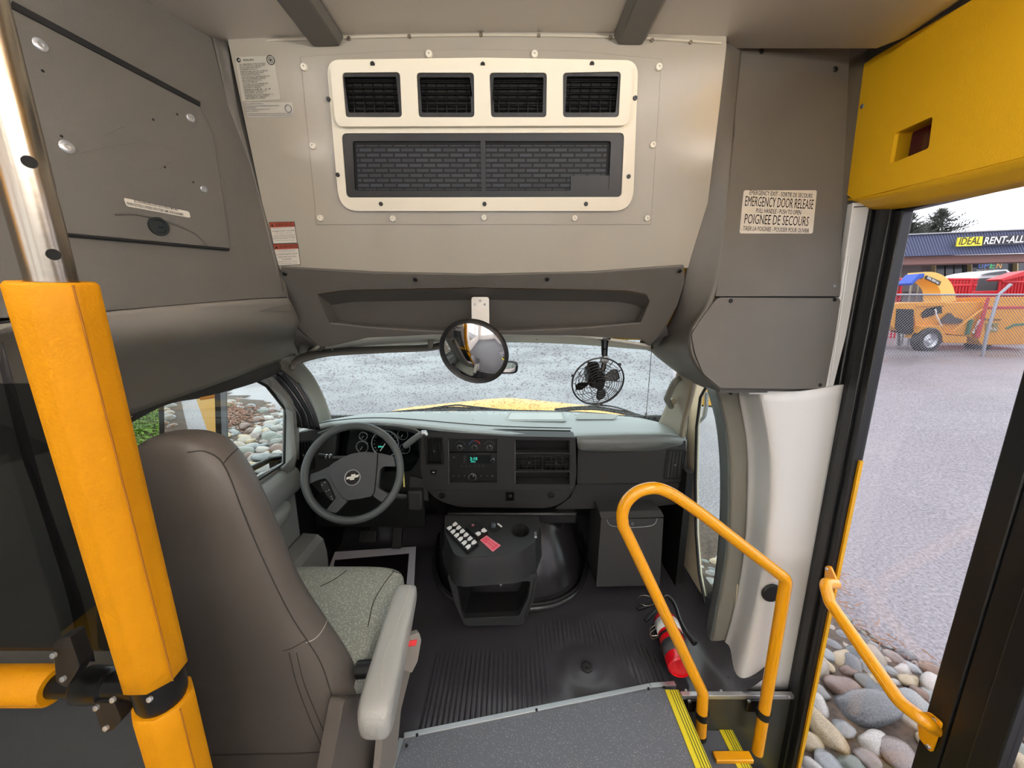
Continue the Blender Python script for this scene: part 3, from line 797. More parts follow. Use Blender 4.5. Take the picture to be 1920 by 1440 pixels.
# ---- firewall and lower side closures
fw = Plane((0, 2.08, .3), (0, -1, 0))
tag(MB().prism([fw.uv((x, 0, z)) for x, z in ((-1.05, -.05), (1.0, -.05), (1.0, .72), (-1.05, .72))], fw, -.02, 0).build('wall_firewall', black_matte), 'black firewall behind the pedals', 'wall', kind='structure')
tag(MB().box((-.99, 1.85, .3), (.03, .52, .72)).build('wall_footwell_left', black_plastic), 'black footwell side at the driver feet', 'wall', kind='structure')
tag(MB().box((.80, 1.85, .25), (.03, .50, .7)).build('wall_footwell_right', black_plastic), 'black footwell side on the passenger side', 'wall', kind='structure')

# ---- outer shell over the cab, closes the space behind the mouldings
sh = thing('bus_cap', (0, 1.3, 1.7), 'outer yellow body shell above the windshield', 'body shell', kind='structure')
ctr = [(-3.4, 2.08), (.4, 2.08), (1.32, 2.07), (1.72, 1.80), (1.74, 1.40), (1.62, 1.20)]
MB().grid([[Vector((x, y - .10 * abs(x) ** 2, z)) for y, z in ctr] for x in (-1.14, -.8, -.4, 0, .4, .8, 1.10)]).build('crown', yellow_body, sh, solid=.02)
for x, yb in ((-1.12, 0), (1.09, 1)):
    pl_ = Plane((x, 0, 0), (1 if x < 0 else -1, 0, 0)); q_ = [(-.3 if yb == 0 else 1.16, 1.28 if yb == 0 else 1.0), (-.3 if yb == 0 else 1.16, 2.06), (1.2, 2.05), (1.58, 1.78), (1.62, 1.40), (1.52, 1.22 if yb == 0 else 1.0)]
    if yb: q_ = [(-.3, 1.68), (-.3, 2.06)] + q_[2:5] + [(1.52, 1.20), (1.2, 1.18), (1.2, 1.68)]
    MB().prism([pl_.uv((x, y, z)) for y, z in q_], pl_, -.02, 0).build('side', yellow_body, sh)

for x_, z_, s_, e_ in CEILING_FILL:  # unseen housings for the added ceiling fill lights
    cl_ = thing('fill_light_strip', (x_, -1.10, z_), 'added fill light strip, out of view behind the camera, %s side' % ('driver' if s_ > 0 else 'door'), 'lamp', 'added fill lights')
    MB().box((x_ - s_ * .02, -1.10, z_ - .02), (.08, 3.1, .05)).build('housing', white_paint, cl_, bevel=.006)

# ================================================================ THINGS ON THE BULKHEAD
def screws_px(pl, pts, r, par, m=None, name='screw', off=0.0, h=.003):
    for a, b in pts: screw(pl, pl.px([(a, b)])[0], r, par, m, name, off, h)

ac = thing('air_conditioner_panel', BH.hit(905, 260), 'cream air conditioner panel with four square vents over one long brick-patterned grille', 'air conditioner')
mp = BH.px([(564, 107), (735, 96), (906, 93), (1075, 96), (1240, 111), (1220, 421), (594, 421)])
MB().prism(mp, BH, 0, .0022).build('mounting_plate', white_panel, ac, bevel=.0008)
fo = rnd(BH.px([(616, 116), (906, 112), (1194, 117), (1184, 396), (640, 396)]), [.03, 0, .03, .05, .05], 8)
vents = [[(643, 138), (751, 137), (755, 221), (650, 221)], [(782, 138), (889, 138), (890, 221), (786, 221)], [(918, 138), (1025, 138), (1024, 221), (921, 221)], [(1055, 138), (1163, 136), (1159, 221), (1055, 221)]]
gr = [(644, 252), (1168, 251), (1163, 370), (653, 371)]
MB().prism(fo, BH, .002, .012, [rnd(BH.px(v), .008) for v in vents] + [rnd(BH.px(gr), .012)]).build('frame', hvac_white, ac, bevel=.004, bseg=3)
MB().prism(rnd(BH.px([(623, 128), (1184, 127), (1176, 238), (634, 240)], .012), .02, 6), BH, .010, .026, [rnd(BH.px(v, .02), .008) for v in vents]).build('vent_housing', hvac_white, ac, bevel=.005, bseg=3)
for v in vents:
    q = BH.px(v, .015)
    vb = MB().prism(rnd([(x, y) for x, y in q], .008), BH, .003, .006).build('vent', black_matte, ac)
    x0, x1 = min(a for a, _ in q) + .009, max(a for a, _ in q) - .009; y0, y1 = min(b for _, b in q) + .009, max(b for _, b in q) - .009
    mb = MB().prism(rnd(q, .008), BH, .012, .022, [rnd([(x0, y0), (x1, y0), (x1, y1), (x0, y1)], .003)])
    mb.build('vent_bezel', black_plastic, vb, bevel=.0015)
    for k in range(6):
        y = y0 + (y1 - y0) * (k + .5) / 6
        MB().box(BH.at((x0 + x1) / 2, y, .012), (x1 - x0, .006, .0025), Matrix.Rotation(.7, 3, 'X')).build('louver', black_gloss, vb)
    mb = MB()
    for k in range(5):
        x = x0 + (x1 - x0) * (k + .5) / 5
        mb.box(BH.at(x, (y0 + y1) / 2, .008), (.0022, .006, y1 - y0))
    mb.build('blade', black_gloss, vb)
q = BH.px(gr, .004)
gm = mat('brick_pattern_filter', srgb(70, 76, 84), .7)
nt = gm.node_tree; bb = nt.nodes['Principled BSDF']; tc = nt.nodes.new('ShaderNodeTexCoord'); mpn = nt.nodes.new('ShaderNodeMapping')
mpn.inputs['Rotation'].default_value = (pi / 2, 0, 0)
bk_ = nt.nodes.new('ShaderNodeTexBrick'); bk_.inputs['Scale'].default_value = 1.0
bk_.inputs['Color1'].default_value = srgb(56, 61, 69); bk_.inputs['Color2'].default_value = srgb(46, 50, 57); bk_.inputs['Mortar'].default_value = srgb(8, 9, 10)
bk_.inputs['Brick Width'].default_value = .034; bk_.inputs['Row Height'].default_value = .0108; bk_.inputs['Mortar Size'].default_value = .0024
nt.links.new(tc.outputs['Object'], mpn.inputs[0]); nt.links.new(mpn.outputs[0], bk_.inputs[0]); nt.links.new(bk_.outputs['Color'], bb.inputs['Base Color'])
gb = MB().prism(BH.px([(648, 256), (1164, 255), (1158, 366), (657, 367)]), BH, .0022, .003).build('grille', black_matte, ac)
MB().prism(BH.px([(668, 272), (1138, 272), (1134, 356), (672, 356)], .004), BH, .003, .004).build('filter', gm, gb)
MB().prism(rnd(BH.px([(644, 252), (1168, 251), (1163, 370), (653, 371)]), .012), BH, .003, .009, [rnd(BH.px([(664, 266), (1144, 266), (1140, 358), (668, 358)]), .006)]).build('grille_frame', black_plastic, gb)
MB().prism(BH.px([(901, 262), (910, 262), (911, 358), (903, 358)], .006), BH, .004, .008).build('divider', black_plastic, gb)
MB().prism(BH.px([(1070, 329), (1142, 329), (1142, 360), (1070, 360)], .006), BH, .004, .007).build('blanking_plate', black_plastic, gb)
screws_px(BH, [(702, 124), (906, 125), (1108, 124), (620, 189), (1188, 187), (637, 329), (1176, 332), (717, 383), (909, 383), (1097, 383)], .0052, ac, off=.012)
screws_px(BH, [(572, 127), (805, 103), (1002, 103), (1234, 127), (588, 274), (1223, 272), (602, 409), (737, 410), (908, 408), (1077, 409), (1212, 409)], .0082, ac, cap_mat, 'screw_cap', .002, .006)

def sheet(name, px, pl, label, cat='sticker', m=None, r=.003, off=.0004):
    t = thing(name, pl.hit(*px[0]), label, cat)
    MB().prism(rnd(pl.px(px), r), pl, 0, off + .0006).build('sheet', m or sticker_white, t)
    return t
def lines(pl, par, rows_, m, off=.0016, name='lettering'):
    """rows_: (text, centre px, height px, width px, angle deg)"""
    mb = MB()
    for s, (a, b), hp, wp_, an in rows_:
        c = pl.px([(a, b)])[0]; e = pl.px([(a + 10, b)])[0]; k = math.hypot(e[0] - c[0], e[1] - c[1]) / 10
        put_text(mb, s, pl, c, hp * k, off, width=wp_ * k, ang=radians(an), bold=0)
    return mb.build(name, m, par, smooth=0)
# vehicle data plate
bh_sticker = mat('bulkhead_sticker', srgb(178, 174, 160), .4)
dp = sheet('vehicle_data_sticker', [(441, 107), (513, 105), (527, 187), (455, 190)], BH, 'pale data sticker with dense black print, upper left of the white wall', m=bh_sticker)
txt = ['VIN 1GB6GUBG5H1 TYPE OF VEH BUS', 'DATE OF MANUFACTURE MAY 2017', 'DATE DE FABRICATION MAI 2017', 'NO. PASSENGERS 16 SEATING 14-16', 'PNBV/GVWR 6 441 KG 14 200 LB', 'FRONT AXLE GAWR/PNBE 2 087 KG 4 600 LB', 'WITH TIRES LT225/75R16 COLD PRESS. 420 KPA', 'UNITS PSI 60 DUAL TIRE PRESSURE 60 PSI', 'THE GVWR IS THE MAXIMUM PERMISSIBLE', 'REAR AXLE GAWR 4 354 KG 9 600 LB DUAL', 'RIMS 16X6.5K COLD TIRE PRESSURE 420 KPA', 'WITH TIRES 16 IN DUAL PRESSURE 60 PSI', 'A MULTIPURPOSE PASSENGER VEHICLE', 'MODEL YEAR 2017 SERIES 4500', 'SIEGES 14', 'SPECIFIED CAPACITY', 'EQUIPMENT CAPACITY 1 300 KG 2 866 LB', 'MAXIMUM SEATING CAPACITY 16', 'CENTRE OF GRAVITY', 'VEHICLE CONFORMS TO ALL STANDARDS']
rws = []
for k, s in enumerate(txt):
    wd_ = 30 + 26 * ((k * 37) % 10) / 10 if k else 50
    rws.append((s, (449 + k * .62 + wd_ / 2, 120.5 + k * 3.4), 2.0, wd_, 2.2))
rws.append(('MICRO BIRD', (467, 113), 3, 20, 2))
lines(BH, dp, rws, ink)
c = BH.px([(448, 113)])[0]; e = BH.px([(508, 113)])[0]
MB().prism(circ(c, .0045), BH, .001, .0016, [circ((c[0] + .001, c[1]), .0022)]).build('logo', ink, dp)
o = MB().prism(circ(e, .0092, 28), BH, .001, .0016, [circ(e, .0076, 28)]); o.prism(circ(e, .0055, 24), BH, .001, .0016, [circ(e, .0046, 24)])
o.prism([(e[0] + .0038 * (1 if i % 2 == 0 else .45) * cos(pi / 2 + i * pi / 5), e[1] + .0038 * (1 if i % 2 == 0 else .45) * sin(pi / 2 + i * pi / 5)) for i in range(10)], BH, .001, .0016)
o.build('roundel', ink, dp)
d2 = sheet('emissions_sticker', [(460, 192), (549, 192), (552, 219), (464, 221)], BH, 'small pale sticker with fine blue print just below the data sticker', m=bh_sticker)
lines(BH, d2, [('VEHICLE EMISSIONS APPROVAL', (478, 195), 1.8, 34, 1), ('THIS VEHICLE CONFORMS TO THE EMISSION CONTROL STANDARDS', (493, 199), 1.6, 62, 1), ('MICRO BIRD INC', (471, 202.5), 1.6, 20, 1), ('MANUFACTURED IN DRUMMONDVILLE QC', (485, 205.5), 1.6, 44, 1), ('NO. 0478', (473, 209), 1.6, 22, 1), ('THIS LABEL CERTIFIES THAT THE VEHICLE WAS COMPLETED IN STAGES IN ACCORDANCE WITH THE PRIOR MANUFACTURERS', (507, 213.5), 1.7, 86, .5), ('INSTRUCTIONS WHERE APPLICABLE AND CONFORMS TO ALL OTHER APPLICABLE CANADA MOTOR VEHICLE SAFETY RULES', (508, 217), 1.7, 84, .5)], ink_blue)
e = BH.px([(541, 204)])[0]
MB().prism(circ(e, .008, 26), BH, .001, .0016, [circ(e, .0068, 26)]).build('roundel', ink_blue, d2)
for (px, lab, rws, q_) in (
    ([(505, 417), (552, 416), (558, 455), (513, 457)], 'upper of two small warning stickers with a brown-red heading, beside the bulkhead corner',
     [('ALARM MUST SOUND', (532, 433), 2.6, 42, 3), ('WHEN IGNITION IS ON AND ANY DOOR IS OPEN', (531, 428), 1.2, 38, 3), ('WHEN THE EXIT IS UNLOCKED', (532, 437), 1.2, 32, 3), ('FAILURE TO OPERATE COULD RESULT IN', (533, 441), 1.5, 41, 3), ('AN INOPERATIVE WARNING SYSTEM WHICH', (533, 444), 1.5, 41, 3), ('RESULTS IN SERIOUS INJURY OR DEATH', (533, 447), 1.5, 41, 3), ('SEE OPERATING MANUAL FOR DETAIL', (535, 451), 1.2, 38, 2)],
     ([(505, 417), (552, 416), (554, 425), (507, 427)], (533, 421.5))),
    ([(512, 458), (559, 457), (564, 496), (519, 498)], 'lower of two small warning stickers with a brown-red heading, in French',
     [("AVANT DE DEMARRER LE VEHICULE", (537, 469), 1.4, 36, 2), ("L'AVERTISSEUR DOIT", (539, 476.5), 2.4, 40, 3), ('EMETTRE UN SON', (539, 481.5), 2.4, 34, 3), ('PUISSANT', (539, 486), 2.4, 19, 3), ("L'ABSENCE DE SIGNAL PEUT", (539, 490.5), 1.3, 38, 2), ('CAUSER DES BLESSURES GRAVES', (540, 494), 1.3, 36, 2), ('SI LE SYSTEME EST INOPERANT', (537, 472), 1.2, 34, 2)],
     ([(512, 458), (559, 457), (561, 466), (514, 468)], (541, 462.5)))):
    w_ = sheet('warning_sticker', px, BH, lab)
    MB().prism(BH.px(q_[0]), BH, .0008, .0014).build('heading', warn_red, w_)
    lines(BH, w_, rws, ink)
    lines(BH, w_, [('WARNING', q_[1], 6, 34, 2.5)], mat('heading_print', srgb(30, 14, 10), .6), .0019, 'heading_lettering')
    c = BH.px([(q_[1][0] - 22, q_[1][1] + .5)])[0]
    MB().prism([(c[0] - .004, c[1] - .0034), (c[0] + .004, c[1] - .0034), (c[0], c[1] + .0036)], BH, .001, .0019).build('triangle', ink, w_)
    mb = MB(); qq = BH.px(px); 
    for i in range(4):
        a, b = qq[i], qq[(i + 1) % 4]; mb.tube([BH.at(*a, .0013), BH.at(*b, .0013)], .0006, 5)
    mb.build('border', ink, w_)

# emergency label
em = sheet('emergency_door_label', [(1394, 357), (1531, 357), (1523, 438), (1386, 438)], RP, 'white label with black capitals about the emergency door release, on the grey panel', r=.006, off=.0008)
lines(RP, em, [('EMERGENCY EXIT - SORTIE DE SECOURS', (1464, 365), 6.8, 118, 0), ('EMERGENCY DOOR RELEASE', (1461, 381.5), 15, 128, 0), ('PULL HANDLE - PUSH TO OPEN', (1459, 397.5), 6.8, 84, 0), ('POIGNEE DE SECOURS', (1456, 414), 15, 120, 0), ('TIRER LA POIGNEE - POUSSER POUR OUVRIR', (1455, 431), 6.8, 124, 0)], ink, .0022)

# ================================================================ MIRRORS AND FAN
MPc = P(888, 661, Y=1.04)
MN = (CAM - MPc).normalized() + Vector((.12, 0, -.30)); MN.normalize()
MN = Vector((-.20, -.90, -.36)).normalized()
cm = thing('convex_mirror', MPc, 'round convex interior mirror in a black rim hung from a white bracket under the header', 'mirror')
R_m = 66.5 / 720 * (MPc - CAM).dot(Vector((0, CS, -SN)))
mprof = [(R_m * .93 * k / 14, .024 * (1 - (k / 14) ** 2) + .002) for k in range(14, -1, -1)]
MB().lathe(mprof, MPc, MN, 48, cap=False).build('mirror_glass', mirror_mat, cm, smooth=60)
ringp = [(R_m * .90, .000), (R_m * .92, .006), (R_m * .96, .010), (R_m, .006), (R_m * 1.01, -.004), (R_m * .98, -.012), (R_m * .5, -.02), (0, -.024)]
MB().lathe(ringp, MPc, MN, 48, cap=False).build('rim', black_rubber, cm)
brk = [P(901, 557, Y=1.165), P(901, 600, Y=1.150), P(901, 640, Y=1.11), P(897, 655, Y=1.07)]
bp_ = Plane(P(901, 600, Y=1.148), (0, -1, .12))
bq = rnd(bp_.px([(884, 557), (917, 557), (918, 640), (885, 640)]), .008)
MB().prism(bq, bp_, 0, .003).build('bracket', mat('bracket_white', srgb(205, 200, 190), .35, metal=.3), cm, bevel=.0008)
MB().tube([P(900, 640, Y=1.148), P(896, 658, Y=1.08)], .008, 12).build('pivot', black_plastic, cm)
for a, b in ((900, 564), (890, 571), (909, 571)):
    screw(bp_, bp_.px([(a, b)])[0], .0036, cm, metal_grey, off=.003)

rv = thing('rear_view_mirror', P(955, 690, Y=1.72), 'grey rectangular rear-view mirror partly behind the round mirror', 'mirror')
rvp = Plane(P(930, 690, Y=1.72), (-.15, -1, -.05))
MB().prism(rnd(rvp.px([(868, 676), (962, 677), (971, 681), (970, 698), (962, 701), (868, 700)]), .012), rvp, -.02, .0).build('housing', black_plastic, rv, bevel=.004)
MB().prism(rnd(rvp.px([(872, 679), (960, 680), (967, 683), (966, 696), (960, 698), (872, 697)]), .01), rvp, .0, .001).build('mirror_glass', mirror_mat, rv)
MB().tube([P(925, 680, Y=1.74), P(925, 655, Y=1.62)], .008, 10).build('stem', black_plastic, rv)

fan = thing('fan', P(1122, 716, Y=1.2), 'small black caged fan hanging from the header in front of the windshield', 'fan')
fc = P(1121, 716, Y=1.16); fz = (fc - CAM).dot(Vector((0, CS, -SN))) / 720
FN = Vector((.06, -1, -.28)).normalized(); FR = 49 * fz
fpl = Plane(fc, FN)
mb = MB()
def ring(r, z, wr=.0012, seg=40, mb=mb):
    pts = [fpl.at(r * cos(2 * pi * k / seg), r * sin(2 * pi * k / seg), z) for k in range(seg + 1)]
    mb.tube(pts, wr, 6, cap=False)
for k in range(8):
    r = FR * (.28 + .70 * k / 7); ring(r, .022 * (1 - (r / FR) ** 3), .0009)
    if k % 3 == 1: ring(r, -.036 * (1 - (r / FR) ** 3) , .0009)
ring(FR * 1.0, 0, .0022)
for k in range(12):
    a = 2 * pi * k / 12
    for s_, dep in ((1, .022), (-1, -.036)):
        mb.tube([fpl.at(r * cos(a + .5 * s_ * (1 - r / FR)), r * sin(a + .5 * s_ * (1 - r / FR)), dep * (1 - (r / FR) ** 3)) for r in (FR * .2, FR * .5, FR * .8, FR)], .0009, 6)
mb.build('cage', black_gloss, fan)
MB().lathe([(0, .024), (FR * .18, .024), (FR * .2, .02), (FR * .2, .012), (0, .010)], fc, FN, 28).build('hub_cap', black_plastic, fan)
for k in range(4):
    a0 = 2 * pi * k / 4 + .35; rows = []
    for r, wv in ((.12, .25), (.4, .55), (.7, .62), (.86, .35)):
        rows.append([fpl.at(FR * r * cos(a0 + t * wv), FR * r * sin(a0 + t * wv), -.008 - .014 * t) for t in (-.5, -.15, .2, .5)])
    MB().grid(patch(rows, 3, 3)).build('blade', black_plastic, fan, solid=.0018)
MB().lathe([(0, -.012), (FR * .36, -.012), (FR * .38, -.03), (FR * .34, -.075), (0, -.085)], fc, FN, 28).build('motor', black_plastic, fan)
top_ = P(1134, 634, Y=1.235)
MB().lathe([(0, 0), (.021, 0), (.021, .005), (.013, .006), (.011, .02), (.0095, .055), (0, .056)], top_, (0, -.1, -1), 24).build('mount', black_gloss, fan)
MB().tube([top_ + Vector((0, -.006, -.03)), P(1134, 672, Y=1.235), P(1131, 690, Y=1.23), P(1126, 706, Y=1.22)], .009, 12).build('arm', black_gloss, fan)
MB().lathe([(0, -.012), (.012, -.010), (.012, .010), (0, .012)], P(1134, 674, Y=1.225), (0, 1, 0), 16).build('swivel', metal_grey, fan)
for k in range(3):
    a = -pi / 2 + .25 + 2 * pi * k / 3 * 1.0
    MB().box(fpl.at((FR + .003) * cos(a), (FR + .003) * sin(a)), (.008, .006, .008)).build('clip', black_plastic, fan)

sv = thing('sun_visor', P(700, 655, Y=1.42), 'folded grey sun visor seen edge-on along the top left of the windshield', 'sun visor')
s0 = [P(a, b, Y=y) for a, b, y in ((548, 695, 1.33), (566, 680, 1.36), (620, 668, 1.38), (720, 662, 1.40), (800, 658, 1.40), (830, 653, 1.40))]
s1 = [P(a, b, Y=y) for a, b, y in ((546, 687, 1.34), (566, 668, 1.39), (620, 657, 1.41), (720, 653, 1.43), (800, 650, 1.43), (826, 646, 1.43))]
MB().grid(patch([s0, [(a + b) / 2 + Vector((0, -.012, 0)) for a, b in zip(s0, s1)], s1], 5, 4)).build('pad', visor_mat, sv, solid=.018)
MB().tube([P(808, 628, Y=1.33), P(808, 642, Y=1.36), P(806, 652, Y=1.40)], .010, 12).build('bracket', pillar_mat, sv)
mb = MB(); mb.lathe([(0, 0), (.016, 0), (.014, .01), (0, .01)], P(808, 630, Y=1.33), (0, -.2, -1), 14); mb.build('mount', pillar_mat, sv)

# ================================================================ DASHBOARD
db = thing('dashboard', (-.1, 1.65, .4), 'wide charcoal dashboard with a top coloured pale for sheen, radio and gauges', 'dashboard')
lip_px = [(553, 812), (585, 801), (640, 793), (700, 791), (760, 795), (830, 803), (900, 810), (985, 815), (1080, 817)]
lipY = [1.62, 1.62, 1.60, 1.59, 1.60, 1.61, 1.62, 1.63, 1.635]
lip = [P(a, b, Y=y) for (a, b), y in zip(lip_px, lipY)]
rl_px = [(1080, 817), (1120, 815), (1200, 813), (1260, 815), (1287, 822)]
rlY = [1.635, 1.63, 1.63, 1.64, 1.67]
lip2 = [P(a, b, Y=y) for (a, b), y in zip(rl_px, rlY)]
full = cr(lip, 4) + cr(lip2, 4)[1:]
bk_px = [(600, 792), (700, 776), (840, 771), (960, 771), (1080, 773), (1180, 781), (1250, 796)]
bkY = [1.98, 2.12, 2.2, 2.22, 2.2, 2.12, 2.0]
back = cr([P(a, b, Y=y) for (a, b), y in zip(bk_px, bkY)], 8)
def resample(pts, n):
    L = [0]
    for a, b in zip(pts, pts[1:]): L.append(L[-1] + (b - a).length)
    out = []; j = 0
    for k in range(n):
        s = L[-1] * k / (n - 1)
        while j < len(L) - 2 and L[j + 1] < s: j += 1
        t = (s - L[j]) / max(1e-9, L[j + 1] - L[j]); out.append(pts[j].lerp(pts[j + 1], min(1, t)))
    return out
N = 48
fr_ = resample(full, N); bk2 = resample(back, N)
rows = [[p + Vector((0, .012, -.022)) for p in fr_], [p + Vector((0, 0, -.010)) for p in fr_], [p + Vector((0, .010, .001)) for p in fr_]]
for k in (.15, .3, .5, .7, .85, 1.0):
    rows.append([a.lerp(b, k) + Vector((0, 0, .012 * sin(pi * k))) for a, b in zip(fr_, bk2)])
rows.append([b + Vector((0, .04, -.06)) for b in bk2])
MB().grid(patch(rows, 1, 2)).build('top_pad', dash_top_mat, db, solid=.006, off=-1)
# defrost line and tray on top
dt = [a.lerp(b, .42) + Vector((0, 0, .014)) for a, b in zip(fr_, bk2)]
MB().tube([a.lerp(b, .2) + Vector((0, 0, .0085)) for a, b in zip(fr_, bk2)][1:34], .0022, 6).build('seam', dash_mat, db)
ztop = .745
tp = Plane((.1, 1.85, P(1020, 786, Y=1.93).z), (0, -.06, 1), up=(0, 1, 0))
tray = MB().prism(rnd([tp.uv(P(a, b, Y=y)) for a, b, y in ((946, 791, 1.86), (1062, 795, 1.86), (1056, 782, 2.0), (955, 780, 2.0))], .02), tp, .006, .011).build('tray', mat('tray_grey', srgb(150, 156, 154), .4), db, bevel=.002)
t2 = MB().prism(rnd([tp.uv(P(a, b, Y=y)) for a, b, y in ((952, 789, 1.88), (1056, 792, 1.88), (1052, 784, 1.98), (958, 782, 1.98))], .016), tp, .011, .0125).build('tray_floor', mat('tray_light', srgb(186, 194, 192), .35), tray)
MB().prism(rnd([tp.uv(P(a, b, Y=y)) for a, b, y in ((1078, 791, 1.9), (1150, 796, 1.9), (1160, 792, 1.97), (1085, 786, 1.99))], .012), tp, .004, .008).build('defroster_vent', mat('tray_grey', (0, 0, 0, 1)), db)
for a, b in ((887, 789), (924, 794)):
    MB().lathe([(0, 0), (.004, 0), (.003, .003), (0, .003)], P(a, b, Y=1.85) + Vector((0, 0, .004)), (0, 0, 1), 10).build('clip', dash_mat, db)
# fascia planes
DF = Plane((0, 1.628, .6), (0, -1, -.10))       # centre panel
DL = Plane((-.8, 1.66, .6), (.05, -1, 0))
# centre panel
cp_px = [(790, 806), (830, 811), (960, 818), (1079, 820), (1081, 885), (1078, 915), (1060, 940), (1030, 953), (860, 951), (820, 938), (797, 915), (788, 880)]
cpo = rnd(DF.px(cp_px), [.005, 0, 0, .01, 0, .03, .04, .04, .04, .04, .03, .02])
vent_q = DF.px([(801, 822), (828, 822), (828, 869), (801, 869)])
radio_q = DF.px([(841, 823), (932, 823), (932, 905), (841, 905)])
stor_q = DF.px([(966, 825), (1068, 826), (1068, 908), (966, 908)])
cpn = MB().prism(cpo, DF, -.06, .0, [vent_q, radio_q, stor_q]).build('center_panel', dash_mat, db, bevel=.003, bseg=3)
MB().prism(DF.px([(796, 815), (1074, 820), (1074, 912), (796, 908)]), DF, -.075, -.07).build('backing', black_matte, cpn)
tr_px = [(810, 919), (830, 919), (1050, 919), (1057, 921), (1040, 938), (1022, 942), (845, 942), (825, 938)]
MB().prism(rnd(DF.px(tr_px), .01), DF, 0, .003).build('ashtray_panel', dash_mat, cpn, bevel=.0015)
for a, b in ((829, 929), (1033, 928)):
    MB().lathe([(0, 0), (.016, 0), (.015, .004), (.011, .005), (.010, .002), (0, .002)], DF.hit(a, b, .003), DF.n, 24).build('power_outlet', black_plastic, cpn)
o = MB(); q = DF.px([(948, 922), (964, 922), (964, 938), (948, 938)]); o.prism(q, DF, .003, .004); o.build('dimmer', black_gloss, cpn)
mb = MB(); cq = DF.px([(957, 929)])[0]; mb.prism(circ(cq, .007), DF, .004, .0046, [circ(cq, .0055)])
for k in range(4): cc = DF.px([(950, 925 + k * 3)])[0]; mb.prism(circ(cc, .0008, 8), DF, .004, .0046)
mb.build('dimmer_mark', metal_grey, cpn)
for a, b in ((1072, 914), (1066, 931)): MB().lathe([(0, 0), (.0018, 0), (0, .001)], DF.hit(a, b, .001), DF.n, 8).build('dot', metal_grey, cpn)
q = DF.px([(813, 885)])[0]
MB().prism(rnd([(q[0] - .014, q[1] - .012), (q[0] + .014, q[1] - .012), (q[0] + .014, q[1] + .012), (q[0] - .014, q[1] + .012)], .005), DF, 0, .002).build('switch', black_gloss, cpn, bevel=.001)
MB().prism([(q[0] - .005, q[1] - .002), (q[0] + .005, q[1] - .002), (q[0] + .005, q[1] + .002), (q[0] - .005, q[1] + .002)], DF, .002, .0028).build('switch_mark', white_paint, cpn)

def air_vent(pl, q, par, nslat=5, vertical=True, nh=0):
    x0, x1 = min(a for a, _ in q), max(a for a, _ in q); y0, y1 = min(b for _, b in q), max(b for _, b in q)
    v = MB().prism(rnd([(x0 - .006, y0 - .006), (x1 + .006, y0 - .006), (x1 + .006, y1 + .006), (x0 - .006, y1 + .006)], .008), pl, -.02, .004, [rnd([(x0, y0), (x1, y0), (x1, y1), (x0, y1)], .004)]).build('air_vent', black_plastic, par, bevel=.0015)
    MB().prism([(x0, y0), (x1, y0), (x1, y1), (x0, y1)], pl, -.022, -.018).build('vent_backing', black_matte, v)
    R = Matrix((pl.u, pl.n, pl.v)).transposed()
    for k in range(nslat):
        x = x0 + (x1 - x0) * (k + .5) / nslat
        MB().box(pl.at(x, (y0 + y1) / 2, -.004), (.0022, .014, y1 - y0), R).build('louver', black_plastic, v)
    for k in range(nh):
        y = y0 + (y1 - y0) * (k + .5) / nh
        MB().box(pl.at((x0 + x1) / 2, y, -.009), (x1 - x0, .01, .002), R).build('louver', dash_mat, v)
    MB().box(pl.at((x0 + x1) / 2, (y0 + y1) / 2, .001), (.006, .008, .008), R).build('tab', dash_pad, v, bevel=.001)
    return v
air_vent(DF, vent_q, cpn)
air_vent(DF, DF.px([(969, 855), (1015, 855), (1015, 879), (969, 879)]), cpn, 6, nh=4)
air_vent(DF, DF.px([(1019, 855), (1066, 855), (1066, 880), (1019, 880)]), cpn, 5, nh=4)
for a, b in ((849, 853), (883, 887)):
    MB().prism(DF.px([(966, a), (1068, a), (1068, a + 3), (966, a + 3)]), DF, -.03, -.001).build('shelf_edge', dash_mat, cpn)
MB().tube([DF.hit(966, 827, .001), DF.hit(966, 906, .001)], .0012, 6).build('edge', metal_grey, cpn)
MB().tube([DF.hit(841, 825, .001), DF.hit(842, 906, .001)], .0012, 6).build('edge', metal_grey, cpn)
# radio and climate controls
rd_ = MB().prism(DF.px([(842, 850), (932, 850), (932, 904), (842, 904)]), DF, -.05, -.004).build('radio', black_plastic, db, bevel=.001)
rd_['label'] = 'black radio with teal clock digits'
MB().prism(rnd(DF.px([(866, 854), (922, 854), (922, 870), (866, 870)]), .004), DF, -.004, -.003).build('display', screen_dark, rd_)
mb = MB(); k_ = .00236
put_text(mb, '2:10', DF, DF.px([(888, 861)])[0], 6.5 * k_, -.0024, width=14 * k_, bold=0)
put_text(mb, 'FM1', DF, DF.px([(887, 866.5)])[0], 2.8 * k_, -.0024, width=8 * k_, bold=0)
mb.build('digits', teal_led, rd_, smooth=0)
mb = MB()
for k in range(6): mb.prism(circ(DF.px([(866 + k * 8, 874.5)])[0], .0014, 8), DF, -.004, -.003)
for x, w2 in ((850, 4), (860, 2.2), (870.5, 2.2), (902, 2.2), (913, 2), (923, 4.5)):
    q = DF.px([(x, 893)])[0]; mb.prism([(q[0] - w2 * .0012, q[1] - .0014), (q[0] + w2 * .0012, q[1] - .0014), (q[0], q[1] + .003)], DF, -.004, -.003)
q = DF.px([(851, 858)])[0]; mb.prism(circ(q, .003, 10), DF, -.004, -.003, [circ(q, .0018, 10)])
mb.build('button_marks', metal_grey, rd_)
